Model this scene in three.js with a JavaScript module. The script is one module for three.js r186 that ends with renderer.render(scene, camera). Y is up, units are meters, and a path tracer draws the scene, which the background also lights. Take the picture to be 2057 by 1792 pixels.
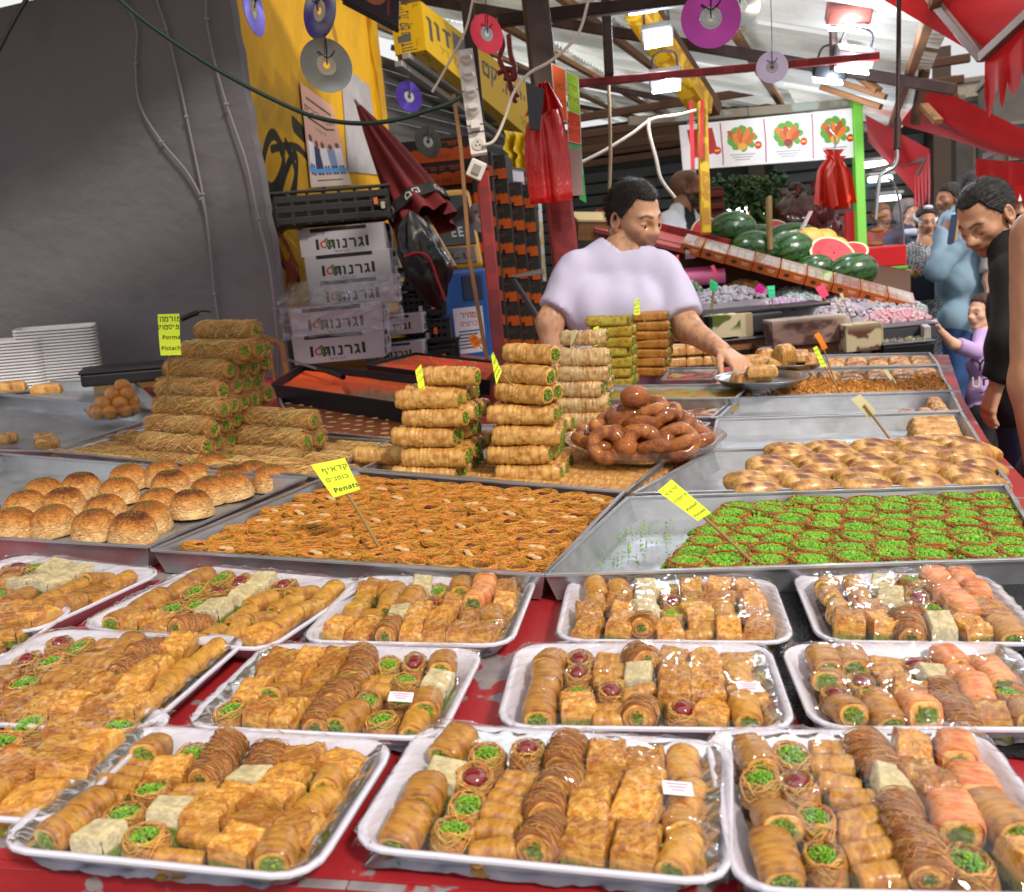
import * as THREE from 'three';
import { RoundedBoxGeometry } from 'three/addons/geometries/RoundedBoxGeometry.js';
import { mergeGeometries } from 'three/addons/utils/BufferGeometryUtils.js';

// ---------- camera, sky, sun, exposure ----------
const scene = new THREE.Scene();
const camera = new THREE.PerspectiveCamera(50.3, 1024 / 892, 0.05, 400);
camera.position.set(0, 1.6, 0);
camera.rotation.order = 'YXZ';
camera.rotation.set(THREE.MathUtils.degToRad(-11.3), 0, THREE.MathUtils.degToRad(-5.4));
camera.updateMatrixWorld(true);
camera.focus = 1.6; camera.userData.fStop = 9;
scene.add(camera);

{ // overcast sky, brightest overhead, with slow cloud mottling
  const w = 256, h = 128, a = new Float32Array(w * h * 4);
  for (let j = 0; j < h; j++) for (let i = 0; i < w; i++) {
    const el = ((j + .5) / h - .5) * Math.PI, az = i / w * Math.PI * 2;
    const up = Math.max(0, Math.sin(el));
    let L = (el > 0 ? .95 + 1.5 * up : .35) * .6;
    L *= 1 + .10 * Math.sin(az * 3 + 4 * el) * Math.cos(5 * el + az * 2) + .06 * Math.sin(az * 7 + 9 * el + 1);
    const k = (j * w + i) * 4;
    a[k] = L * 1.01; a[k + 1] = L; a[k + 2] = L * 1.0; a[k + 3] = 1;
  }
  const sky = new THREE.DataTexture(a, w, h, THREE.RGBAFormat, THREE.FloatType);
  sky.mapping = THREE.EquirectangularReflectionMapping; sky.magFilter = THREE.LinearFilter; sky.needsUpdate = true;
  scene.background = sky; scene.environment = sky;
}
const sun = new THREE.DirectionalLight(0xfff3e2, 2.5);
sun.position.set(5, 9, 5.5); sun.target.position.set(0, 1, -2); sun.castShadow = true;
sun.shadow.radius = 14; sun.shadow.mapSize.set(2048, 2048);
Object.assign(sun.shadow.camera, { left: -12, right: 12, top: 12, bottom: -12, near: .5, far: 40 });
scene.add(sun, sun.target);
const renderer = new THREE.WebGLRenderer({ antialias: true });
renderer.setSize(1024, 892);
renderer.toneMapping = THREE.LinearToneMapping;
renderer.toneMappingExposure = 1.12;
renderer.shadowMap.enabled = true;

// ---------- helpers ----------
const V = (x, y, z) => new THREE.Vector3(x, y, z);
const PI = Math.PI, { sin, cos, abs, min, max, floor, sqrt, hypot, exp, pow } = Math;
let seed = 7; const rnd = () => { seed = (seed * 1664525 + 1013904223) >>> 0; return seed / 4294967296; };
const rr = (a, b) => a + (b - a) * rnd(), pick = a => a[floor(rnd() * a.length)];
const clamp = (x, a = 0, b = 1) => x < a ? a : x > b ? b : x;
const sm = (a, b, x) => { const t = clamp((x - a) / (b - a)); return t * t * (3 - 2 * t); };
const mixA = (a, b, t) => [a[0] + (b[0] - a[0]) * t, a[1] + (b[1] - a[1]) * t, a[2] + (b[2] - a[2]) * t];
const col = h => { const c = new THREE.Color(h); return [c.r, c.g, c.b]; };
const h3 = (x, y, z) => { let n = Math.imul(x, 374761393) + Math.imul(y, 668265263) + Math.imul(z, 1442695041) | 0; n = Math.imul(n ^ (n >>> 13), 1274126177); return ((n ^ (n >>> 16)) >>> 0) / 4294967296; };
function noise(x, y, z = 0, P = 1 << 20) {
  const a = floor(x), b = floor(y), c = floor(z); let u = x - a, v = y - b, w = z - c; u = u * u * (3 - 2 * u); v = v * v * (3 - 2 * v); w = w * w * (3 - 2 * w);
  const m = q => ((q % P) + P) % P, a0 = m(a), a1 = m(a + 1), b0 = m(b), b1 = m(b + 1);
  const f = (k) => { const p = h3(a0, b0, k), q = h3(a1, b0, k), r = h3(a0, b1, k), s = h3(a1, b1, k); return p + (q - p) * u + (r - p) * v + (p - q - r + s) * u * v; };
  const g = f(c); return w ? g + (f(c + 1) - g) * w : g;
}
const fbm = (x, y, z = 0, o = 4, P = 1 << 20) => { let s = 0, a = .5, f = 1; for (let i = 0; i < o; i++) { s += a * noise(x * f, y * f, z * f + i * 17, P * f); a *= .5; f *= 2; } return s / (1 - pow(.5, o)); };

// pixel of the 2057-wide picture -> ray, used to measure where things stand
function ray(X, Y) { const t = Math.tan(25.15 * PI / 180); return V((X / 2057 * 2 - 1) * t * 1024 / 892, (1 - 2 * Y / 1792) * t, -1).applyQuaternion(camera.quaternion); }
const at = (X, Y, d) => camera.position.clone().addScaledVector(ray(X, Y), d);
// the tabletop: a gently tilted plane
const tN = V(.04, .999, .012).normalize(), tX = V(1, 0, 0).addScaledVector(tN, -tN.x).normalize(), tZ = V().crossVectors(tX, tN);
const tO = V(0, 1.6, 0).addScaledVector(tN, -.508);
const tQ = new THREE.Quaternion().setFromRotationMatrix(new THREE.Matrix4().makeBasis(tX, tN, tZ));
function onT(X, Y, h = 0) { const r = ray(X, Y); const P = r.multiplyScalar(-(.508 - h) / tN.dot(r)); return V(P.dot(tX), h, P.dot(tZ)); }
const tw = p => tO.clone().addScaledVector(tX, p.x).addScaledVector(tN, p.y).addScaledVector(tZ, p.z);
function put(o, p, yaw = 0, rx = 0, rz = 0) { // place a thing in table coordinates
  o.position.copy(tw(p)); o.quaternion.copy(tQ).multiply(new THREE.Quaternion().setFromEuler(new THREE.Euler(rx, yaw, rz, 'YXZ'))); return o;
}
const ord = n => ['first', 'second', 'third', 'fourth', 'fifth', 'sixth', 'seventh', 'eighth', 'ninth', 'tenth', 'eleventh', 'twelfth', 'thirteenth', 'fourteenth', 'fifteenth'][n];

const used = {};
function numbered(n) { used[n] = (used[n] ?? -1) + 1; return used[n] ? n + '_' + String(used[n]).padStart(3, '0') : n; }
function tag(o, label, category, group) { o.userData = { label, category }; if (group) o.userData.group = group; return o; }
function shadows(o) { o.castShadow = o.receiveShadow = true; return o; }
function thing(name, label, category, group, pos) { const o = new THREE.Group(); o.name = numbered(name); tag(o, label, category, group); if (pos) o.position.copy(pos); scene.add(o); return o; }
function part(parent, name, geo, mat, stuff) { const m = shadows(new THREE.Mesh(Array.isArray(geo) ? merge(geo) : geo, mat)); m.name = name; if (stuff) m.userData = { kind: 'stuff' }; parent.add(m); return m; }
function lone(name, label, category, geo, mat, group) { const m = part(scene, numbered(name), geo, mat); return tag(m, label, category, group); }
function struct(name, geo, mat) { const m = part(scene, numbered(name), geo, mat); m.userData = { kind: 'structure' }; return m; }
function copy(o, name, label, group) { const c = o.clone(); c.name = numbered(name); c.userData = { ...o.userData }; if (label) c.userData.label = label; if (group) c.userData.group = group; scene.add(c); return c; }

// ---------- geometry ----------
function norm(g) { // same attributes everywhere so that merging works
  if (!g.index) { const n = g.attributes.position.count, ix = new Uint32Array(n); for (let i = 0; i < n; i++) ix[i] = i; g.setIndex(new THREE.BufferAttribute(ix, 1)); }
  if (!g.attributes.normal) g.computeVertexNormals();
  if (!g.attributes.uv) g.setAttribute('uv', new THREE.BufferAttribute(new Float32Array(g.attributes.position.count * 2), 2));
  if (!g.attributes.color) { const a = new Float32Array(g.attributes.position.count * 3).fill(1); g.setAttribute('color', new THREE.BufferAttribute(a, 3)); }
  for (const k in g.attributes) if (!['position', 'normal', 'uv', 'color'].includes(k)) g.deleteAttribute(k);
  return g;
}
function merge(l) { return l.length === 1 ? norm(l[0]) : mergeGeometries(l.map(norm)); }
function paint(g, c) { const a = norm(g).attributes.color; for (let i = 0; i < a.count; i++) a.setXYZ(i, c[0], c[1], c[2]); return g; }
function boxUV(g, s = 1) { // uv in metres by dominant axis
  const p = g.attributes.position, n = g.attributes.normal, uv = g.attributes.uv;
  for (let i = 0; i < p.count; i++) { const nx = abs(n.getX(i)), ny = abs(n.getY(i)), nz = abs(n.getZ(i)); if (ny >= nx && ny >= nz) uv.setXY(i, p.getX(i) * s, p.getZ(i) * s); else if (nx >= nz) uv.setXY(i, p.getZ(i) * s, p.getY(i) * s); else uv.setXY(i, p.getX(i) * s, p.getY(i) * s); }
  return g;
}
const box = (w, h, d, x = 0, y = 0, z = 0) => boxUV(norm(new THREE.BoxGeometry(w, h, d).translate(x, y, z)));
const rbox = (w, h, d, r, x = 0, y = 0, z = 0, s = 2) => boxUV(norm(new RoundedBoxGeometry(w, h, d, s, r).translate(x, y, z)));
const cyl = (r1, r2, h, x = 0, y = 0, z = 0, s = 16, open = false) => norm(new THREE.CylinderGeometry(r1, r2, h, s, 1, open).translate(x, y, z));
const ball = (r, x = 0, y = 0, z = 0, sx = 1, sy = 1, sz = 1, s = 16) => norm(new THREE.SphereGeometry(r, s, max(6, s * .7 | 0)).scale(sx, sy, sz).translate(x, y, z));
const tube = (pts, r, n = 24, s = 6) => norm(new THREE.TubeGeometry(new THREE.CatmullRomCurve3(pts), n, r, s, false));
const lathe = (pts, s = 32) => norm(new THREE.LatheGeometry(pts.map(p => new THREE.Vector2(p[0], p[1])), s));
function bar(p, q, w, h, turn = 0) { // a rectangular bar from p to q
  const L = p.distanceTo(q), z = q.clone().sub(p).normalize(), y = abs(z.y) > .95 ? V(1, 0, 0) : V(0, 1, 0), x = V().crossVectors(y, z).normalize(); y.crossVectors(z, x);
  const g = rbox(w, h, L, min(w, h) * .12, 0, 0, 0, 1).rotateZ(turn); return g.applyMatrix4(new THREE.Matrix4().makeBasis(x, y, z).setPosition(p.clone().add(q).multiplyScalar(.5)));
}
function grid(nu, nv, f, su = 1, sv = 1) { // f(u,v) -> [x,y,z,[r,g,b]]
  const P = [], C = [], U = [], I = [];
  for (let j = 0; j <= nv; j++) for (let i = 0; i <= nu; i++) { const r = f(i / nu, j / nv); P.push(r[0], r[1], r[2]); const c = r[3] || [1, 1, 1]; C.push(c[0], c[1], c[2]); U.push(i / nu * su, j / nv * sv); }
  for (let j = 0; j < nv; j++) for (let i = 0; i < nu; i++) { const a = j * (nu + 1) + i, b = a + 1, c = a + nu + 1, d = c + 1; I.push(a, b, d, a, d, c); }
  const g = new THREE.BufferGeometry(); g.setAttribute('position', new THREE.Float32BufferAttribute(P, 3)); g.setAttribute('color', new THREE.Float32BufferAttribute(C, 3)); g.setAttribute('uv', new THREE.Float32BufferAttribute(U, 2)); g.setIndex(I); g.computeVertexNormals();
  const N = g.attributes.normal; // smooth a closed seam
  for (let j = 0; j <= nv; j++) { const a = j * (nu + 1), b = a + nu; if (hypot(P[a * 3] - P[b * 3], P[a * 3 + 1] - P[b * 3 + 1], P[a * 3 + 2] - P[b * 3 + 2]) < 1e-6) { const n = V(N.getX(a) + N.getX(b), N.getY(a) + N.getY(b), N.getZ(a) + N.getZ(b)).normalize(); N.setXYZ(a, n.x, n.y, n.z); N.setXYZ(b, n.x, n.y, n.z); } }
  return g;
}
function strands(lines, r, colors, sides = 3) { // many thin fibres in one geometry
  const P = [], C = [], N = [], I = [], t = V(), a = V(), b = V();
  lines.forEach((L, li) => {
    const c = colors(li), n = L.length, base = P.length / 3;
    for (let i = 0; i < n; i++) {
      t.copy(L[min(i + 1, n - 1)]).sub(L[max(i - 1, 0)]).normalize(); a.set(.3, 1, .2).cross(t).normalize(); b.crossVectors(t, a);
      const k = r * (i === 0 || i === n - 1 ? .5 : 1);
      for (let s = 0; s < sides; s++) { const w = s / sides * 2 * PI, x = cos(w), y = sin(w), nx = a.x * x + b.x * y, ny = a.y * x + b.y * y, nz = a.z * x + b.z * y; P.push(L[i].x + nx * k, L[i].y + ny * k, L[i].z + nz * k); N.push(nx, ny, nz); C.push(c[0], c[1], c[2]); }
      if (i) for (let s = 0; s < sides; s++) { const q = (s + 1) % sides, u = base + (i - 1) * sides, v = u + sides; I.push(u + s, v + q, v + s, u + s, u + q, v + q); }
    }
  });
  const g = new THREE.BufferGeometry(); g.setAttribute('position', new THREE.Float32BufferAttribute(P, 3)); g.setAttribute('normal', new THREE.Float32BufferAttribute(N, 3)); g.setAttribute('color', new THREE.Float32BufferAttribute(C, 3)); g.setIndex(I); return norm(g);
}
const ICO = new THREE.IcosahedronGeometry(1, 0), OCT = new THREE.OctahedronGeometry(1, 0);
function bits(list, colors, base = OCT) { // crumbs: list of [x,y,z,r]
  const bp = base.attributes.position, P = [], C = []; const q = new THREE.Quaternion(), v = V();
  for (const [x, y, z, r] of list) { q.set(rr(-1, 1), rr(-1, 1), rr(-1, 1), rr(-1, 1)).normalize(); const c = colors(), sx = rr(.7, 1.3), sy = rr(.6, 1.1), sz = rr(.7, 1.3);
    for (let i = 0; i < bp.count; i++) { v.fromBufferAttribute(bp, i); v.set(v.x * sx, v.y * sy, v.z * sz).applyQuaternion(q); P.push(x + v.x * r, y + v.y * r, z + v.z * r); C.push(c[0], c[1], c[2]); } }
  const g = new THREE.BufferGeometry(); g.setAttribute('position', new THREE.Float32BufferAttribute(P, 3)); g.setAttribute('color', new THREE.Float32BufferAttribute(C, 3)); return norm(g);
}
function quadSheet(a, b, c, d, nu = 1, nv = 1, su = 1, sv = 1, f) { // a-b bottom, d-c top
  return grid(nu, nv, (u, v) => { const p = a.clone().lerp(b, u).lerp(d.clone().lerp(c, u), v); if (f) f(p, u, v); return [p.x, p.y, p.z]; }, su, sv);
}
function slab(pts, t) { // thick panel: pts a,b,c,d round the front face, t behind it
  const [a, b, c, d] = pts, n = V().crossVectors(b.clone().sub(a), d.clone().sub(a)).normalize().multiplyScalar(-t), q = pts.map(p => p.clone().add(n)), L = [quadSheet(a, b, c, d), quadSheet(q[1], q[0], q[3], q[2])];
  for (let i = 0; i < 4; i++) L.push(quadSheet(pts[(i + 1) % 4], pts[i], q[i], q[(i + 1) % 4])); return merge(L);
}

// ---------- textures ----------
function tex(n, f, srgb, rep = 1, m = n) {
  const a = new Uint8Array(n * m * 4), e = x => { x = clamp(x); return srgb ? (x <= .0031308 ? x * 12.92 : 1.055 * pow(x, 1 / 2.4) - .055) : x; };
  for (let j = 0; j < m; j++) for (let i = 0; i < n; i++) { const c = f(i / n, j / m), k = (j * n + i) * 4; if (c.length) { a[k] = e(c[0]) * 255; a[k + 1] = e(c[1]) * 255; a[k + 2] = e(c[2]) * 255; } else a[k] = a[k + 1] = a[k + 2] = e(c) * 255; a[k + 3] = 255; }
  const t = new THREE.DataTexture(a, n, m); t.wrapS = t.wrapT = THREE.RepeatWrapping; t.magFilter = t.minFilter = THREE.LinearFilter; if (srgb) t.colorSpace = THREE.SRGBColorSpace; t.repeat.set(rep, rep); t.needsUpdate = true; return t;
}
function canvasTex(w, h, draw, rough) { const c = document.createElement('canvas'); c.width = w; c.height = h; const g = c.getContext('2d'); draw(g, w, h); const t = new THREE.CanvasTexture(c); t.colorSpace = THREE.SRGBColorSpace; t.needsUpdate = true; return t; }
const F = (x, y, s, o = 4, z = 0) => fbm(x * s, y * s, z, o, s); // tileable on the unit square
const M = (color, rough = .6, o = {}) => new THREE.MeshStandardMaterial({ color, roughness: rough, side: THREE.DoubleSide, ...o });
const MP = (color, rough, o = {}) => new THREE.MeshPhysicalMaterial({ color, roughness: rough, side: THREE.DoubleSide, ...o });
const T = {
  flaky: tex(512, (x, y) => { const l = F(x, y, 5, 3, 2), s = fbm(x * 8, y * 64, 5, 3, 8), b = F(x, y, 10, 5, 9), q = b * 7, t = q - floor(q), e = exp(-pow(t / .16, 2)); const k = sm(.3, .66, b) * .8 + .35 * (s - .5) + .3 * (l - .5); return mixA(mixA([.62, .40, .20], [1.12, 1.06, .92], clamp(k + .25)), [.42, .22, .08], e * .45); }, true),
  flakyB: tex(512, (x, y) => { const s = noise(x * 8, y * 70, 5, 8), b = F(x, y, 10, 5, 9); return .55 * floor(b * 7) / 7 + .2 * b + .25 * s; }),
  fibre: tex(512, (x, y) => { const w = F(x, y, 4, 3, 2), s = noise(x * 16 + 3 * w, y * 96 + 10 * w, 0, 1 << 20), q = F(x, y, 8, 3, 7); const k = clamp(.15 + s * (.5 + 1.0 * q)); return mixA([.45, .28, .12], [1.15, 1.1, 1.0], k); }, true),
  fibreB: tex(512, (x, y) => { const w = F(x, y, 4, 3, 2); return noise(x * 16 + 3 * w, y * 96 + 10 * w, 0, 1 << 20); }),
  grain: tex(256, (x, y) => .55 + .75 * F(x, y, 24, 3), true), grainB: tex(256, (x, y) => F(x, y, 24, 4)),
  metal: tex(512, (x, y) => { const s = noise(x * 6, y * 160, 2, 1 << 20) * .5 + noise(x * 150, y * 5, 4, 1 << 20) * .2, b = F(x, y, 5, 5, 3); return .62 + .3 * b + .14 * s; }, true),
  metalR: tex(512, (x, y) => { const b = F(x, y, 7, 5, 8); return [0, .22 + .5 * b, 1]; }),
  plaster: tex(512, (x, y) => { const b = F(x, y, 4, 6), d = F(x, y, 40, 3, 5); return .62 + .45 * b + .2 * (d - .5); }, true), plasterB: tex(512, (x, y) => F(x, y, 12, 6, 2)),
  wood: tex(512, (x, y) => { const w = F(x, y, 3, 3), s = noise(x * 4 + w, y * 48 + w * 6, 1, 1 << 20), k = noise(x * 10, y * 120, 3, 1 << 20); return .5 + .35 * s + .25 * k; }, true),
  rust: tex(512, (x, y) => { const b = F(x, y, 5, 6, 4), m = sm(.52, .62, b); const g = F(x, y, 30, 3); return mixA([.95 + .1 * g, .95 + .1 * g, .95 + .1 * g], [.55, .34, .22], m * .8); }, true),
  cloth: tex(256, (x, y) => .86 + .14 * F(x, y, 60, 2) + .1 * (F(x, y, 4, 3) - .5), true), clothB: tex(256, (x, y) => F(x, y, 64, 2)),
  skin: tex(256, (x, y) => { const b = F(x, y, 8, 5), p = F(x, y, 50, 2, 3); return [.86 + .22 * b, .78 + .3 * b + .1 * p, .74 + .3 * b + .12 * p]; }, true), skinB: tex(256, (x, y) => F(x, y, 50, 3)),
  wall: tex(512, (x, y) => { const b = F(x, y, 3, 6), d = F(x, y, 40, 3, 5), s = sm(.6, .75, F(x, y, 6, 5, 9)); return .86 + .16 * b + .06 * (d - .5) - .1 * s; }, true),
  film: tex(512, (x, y) => { const a = F(x, y, 5, 5, 6), r = 1 - abs(2 * F(x, y, 7, 3, 11) - 1); return .5 * a + .5 * pow(r, 4); }),
};
const tr = (t, x, y = x) => { const c = t.clone(); c.repeat.set(x, y); c.needsUpdate = true; return c; };
const vc = { vertexColors: true };
const m = {
  alu: M(0xc9ccd2, 1, { metalness: .88, map: tr(T.metal, 3), roughnessMap: tr(T.metalR, 3) }),
  aluDark: M(0x6c6e76, 1, { metalness: .8, map: tr(T.metal, 3), roughnessMap: tr(T.metalR, 3) }),
  pan: M(0x23242a, .45, { metalness: .5, map: tr(T.metal, 3) }),
  steel: M(0xb9bcc0, .28, { metalness: .95, map: T.metal }),
  foil: M(0xd8dade, .16, { metalness: 1 }),
  foam: MP(0xd3d0dd, .32, { clearcoat: .4, clearcoatRoughness: .2 }),
  film: MP(0xffffff, .025, { transmission: 1, thickness: 0, ior: 1.4, bumpMap: tr(T.film, 4), bumpScale: .0016 }),
  plastic: MP(0xf4f6f8, .04, { transmission: 1, thickness: 0, ior: 1.46 }),
  phyllo: MP(0xffffff, .42, { ...vc, map: tr(T.flaky, 11), bumpMap: tr(T.flakyB, 11), bumpScale: .0022, clearcoat: .35, clearcoatRoughness: .22 }),
  fibre: M(0xffffff, .7, { ...vc, map: tr(T.fibre, 9), bumpMap: tr(T.fibreB, 9), bumpScale: .0015 }),
  hair: M(0xffffff, .5, vc),
  crumb: M(0xffffff, .6, vc),
  coco: M(0xffffff, .8, { ...vc, map: tr(T.grain, 10), bumpMap: tr(T.grainB, 10), bumpScale: .001 }),
  glaze: MP(0xffffff, .34, { ...vc, clearcoat: .55, clearcoatRoughness: .12, bumpMap: tr(T.grainB, 3), bumpScale: .004 }),
  cherry: MP(0x780c10, .08, { clearcoat: 1 }),
  nut: M(0xd9b483, .5, { map: T.grain }), nutRed: M(0x5a1d14, .45, { map: T.grain }),
  paper: M(0xffffff, .8),
  stick: M(0xa5814f, .7, { map: T.wood }),
};
const txt = (g, s, x, y, size, color, font = 'sans-serif', w = '') => { g.fillStyle = color; g.font = `${w} ${size}px ${font}`; g.textAlign = 'center'; g.fillText(s, x, y); };
const heb = s => [...s].reverse().join('');

// ---------- lettering: drawn strokes for the Hebrew letters ----------
const HL = {
  'א': [[.1, 0, .9, 1], [.85, 0, .8, .35, .6, .55], [.15, 1, .2, .6, .4, .4]], 'ב': [[.1, 0, .7, 0, .8, .15, .8, 1], [.05, 1, .95, 1]], 'ג': [[.3, 0, .65, 0, .65, .6, .8, 1], [.65, .65, .25, 1]],
  'ד': [[.05, 0, .95, 0], [.75, 0, .75, 1]], 'ה': [[.05, 0, .85, 0, .85, 1], [.2, .4, .2, 1]], 'ו': [[.4, 0, .6, .05, .6, 1]], 'ז': [[.25, 0, .8, 0], [.5, 0, .55, 1]], 'ח': [[.15, 1, .15, 0, .85, 0, .85, 1]],
  'ט': [[.35, 0, .12, .1, .12, 1, .85, 1, .88, .1, .65, 0, .5, .3]], 'י': [[.4, 0, .6, .05, .55, .4]], 'כ': [[.1, 0, .7, 0, .85, .2, .85, .8, .7, 1, .1, 1]], 'ל': [[.2, -.35, .2, 0, .8, 0, .8, .3, .4, 1]],
  'מ': [[.1, 0, .22, .3, .1, 1], [.22, .25, .55, 0, .85, .15, .85, 1, .45, 1]], 'ם': [[.15, 0, .85, 0, .85, 1, .15, 1, .15, 0]], 'נ': [[.4, 0, .7, 0, .7, 1, .25, 1]], 'ס': [[.1, 0, .9, 0, .85, .7, .5, 1, .15, .7, .15, 0]],
  'ע': [[.2, 0, .25, .5, .55, .8], [.85, 0, .8, .6, .1, 1.1]], 'פ': [[.2, .5, .45, .5, .3, 0, .85, .1, .85, 1, .1, 1]], 'ף': [[.2, .5, .45, .5, .3, 0, .85, .1, .85, 1.4]], 'צ': [[.15, 0, .6, .5, .85, 1, .1, 1], [.85, 0, .6, .5]],
  'ק': [[.1, 0, .85, 0, .75, .5, .5, .8], [.2, .35, .2, 1.35]], 'ר': [[.1, 0, .7, 0, .85, .2, .85, 1]], 'ש': [[.1, 0, .2, 1, .8, .85, .9, 0], [.5, 0, .45, .5, .2, .65]], 'ת': [[.05, 0, .85, 0, .85, 1], [.25, 0, .25, 1, .05, 1]], 'ן': [[.4, 0, .6, .05, .6, 1.4]],
};
function hebrew(g, s, xc, y, size, color, lw = .12) { // baseline y, centred, written right to left
  const adv = [...s].map(c => c === ' ' ? .5 : 'וין'.includes(c) ? .62 : c === '.' || c === "'" ? .4 : 1.02), W = adv.reduce((a, b) => a + b, 0) * size * .78; let x = xc + W / 2;
  g.strokeStyle = color; g.lineWidth = size * lw; g.lineJoin = g.lineCap = 'round';
  [...s].forEach((c, i) => { const a = adv[i] * size * .78; x -= a; if (c === '.' || c === "'") { g.beginPath(); g.moveTo(x + a * .4, y - (c === '.' ? 0 : size * .7)); g.lineTo(x + a * .5, y - (c === '.' ? 1 : size * .55)); g.stroke(); }
    (HL[c] || []).forEach(L => { g.beginPath(); for (let k = 0; k < L.length; k += 2) { const px = x + (adv[i] < .9 && adv[i] > .55 ? (L[k] - .2) * size * .62 : L[k] * size * .7), py = y - size * .75 * (1 - L[k + 1]); k ? g.lineTo(px, py) : g.moveTo(px, py); } g.stroke(); }); });
}

// ---------- pastry shapes ----------
const GOLD = col('#c4841e'), PALE = col('#dfb25c'), BROWN = col('#70400e'), DARK = col('#5d2d10'), PIST = col('#86a62c'), PISTD = col('#55601a');
const gcol = () => mixA(col('#8cc430'), col('#588a1c'), rnd() * .95).map(v => v * rr(.8, 1.15)), pcol = () => mixA(PIST, PISTD, rnd()).map(v => v * rr(.7, 1.2));
function roll(L, R, o = {}) { // a rolled pastry along x; o: ridge, sq, flat, tone, tone2, end, fuzz
  const z0 = rr(0, 99), sq = o.sq ?? 2, A = o.tone || GOLD, B = o.tone2 || BROWN, nu = o.nu ?? 26, nv = o.nv ?? 34, sx = o.flat ?? 1, bend = o.bend ?? 0, fk = o.fl ?? 1;
  const rad = (w, x) => { const c = abs(cos(w)), s = abs(sin(w)); const k = pow(pow(c, sq) + pow(s, sq), -1 / sq); const e = abs(x) / (L / 2); return R * k * (1 - .16 * pow(e, 10)) * (1 + (o.ridge ?? .03) * (2 * noise(x * (o.rf ?? 260) + z0, w * .6 + z0) - 1) + .12 * (fbm(x * 22 + z0, cos(w) * 1.2, sin(w) * 1.2 + z0, 3) - .5) + .07 * fk * (floor(6 * fbm(x * 30 + z0, cos(w) * 1.6 + 9, sin(w) * 1.6, 3)) / 6 - .5)); };
  const body = grid(nu, nv, (u, v) => { const w = u * 2 * PI, x = (v - .5) * L, r = rad(u === 1 ? 0 : w, x), t = clamp(.25 + .9 * (fbm(x * 30 + z0, cos(w) * 2, sin(w) * 2 + z0, 4) - .35) + (o.top ?? .25) * max(0, sin(w)) * noise(x * 40, z0)); const q = 6 * fbm(x * 30 + z0, cos(w) * 1.6 + 9, sin(w) * 1.6, 3), tt = q - floor(q); const edge = sm(.82, 1, abs(v - .5) * 2) * (o.edge ?? .25) + fk * (.45 * exp(-pow(tt / .18, 2)) - .25 * (noise(floor(q) * 5.1, z0) - .3));
    return [x, sin(w) * r + bend * (x * x * 4 / L / L), cos(w) * r / sx, mixA(mixA(A, B, clamp(t * .8 + edge)), o.under || A, .5 * max(0, -sin(w)))]; }, L, R * 6.28);
  const caps = []; for (const s of [-1, 1]) caps.push(grid(nu, 6, (u, v) => { const w = u * 2 * PI, e = (1 - v), r = rad(u === 1 ? 0 : w, L / 2) * e, sp = noise(cos(w) * r * 900 + z0, sin(w) * r * 900, s + z0); const ring = e > (o.fill ?? .62) + .3 * (noise(cos(w) * 2 + z0, sin(w) * 2, s) - .5) ? 1 : 0; return [s * (L / 2 + R * .16 * (1 - e * e) * (o.pout ?? 1) * (.4 + sp) - (ring ? 0 : R * .1)), sin(w) * r + bend, cos(w) * r / sx, ring ? mixA(mixA(A, PALE, sp), B, .6 * (sin(e * 34 + w) > .2 ? 1 : 0)) : mixA(o.end || PIST, PISTD, sp).map(q => q * (.55 + .6 * noise(cos(w) * r * 600, sin(w) * r * 600, 3)))]; }, R * 6, R));
  const g = [merge([body, ...caps])];
  if (o.bits) { const l = []; for (const s of [-1, 1]) for (let i = 0; i < o.bits; i++) { const a = rnd() * 6.28, q = sqrt(rnd()) * R * .55; l.push([s * (L / 2 + R * .05), sin(a) * q + bend, cos(a) * q / sx, R * rr(.07, .16)]); } g.push(bits(l, pcol)); }
  return g;
}
function fuzz(L, R, n, tone, tone2, r = .00035, tilt = 1.1, flat = 1, lift = .0012) {
  const lines = []; for (let i = 0; i < n; i++) { const x0 = rr(-.5, .46) * L, w0 = rnd() * 6.28, len = rr(.12, .4) * L, tw = rr(.5, 1.3) * tilt * pick([1, 1, 1, -.4]), k = 9, l = [], lf = rr(.2, 1.6) * lift; for (let j = 0; j < k; j++) { const t = j / (k - 1), x = x0 + len * (t - .2), w = w0 + tw * t + .2 * sin(t * 5 + i); const rad = R + lf * (.6 + sin(t * PI) * rr(.7, 1.2)); if (abs(x) < L * .52) l.push(V(x, sin(w) * rad, cos(w) * rad / flat)); } if (l.length > 2) lines.push(l); }
  return strands(lines, r, () => mixA(tone, tone2, rnd()).map(v => v * rr(.8, 1.25)));
}
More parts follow.
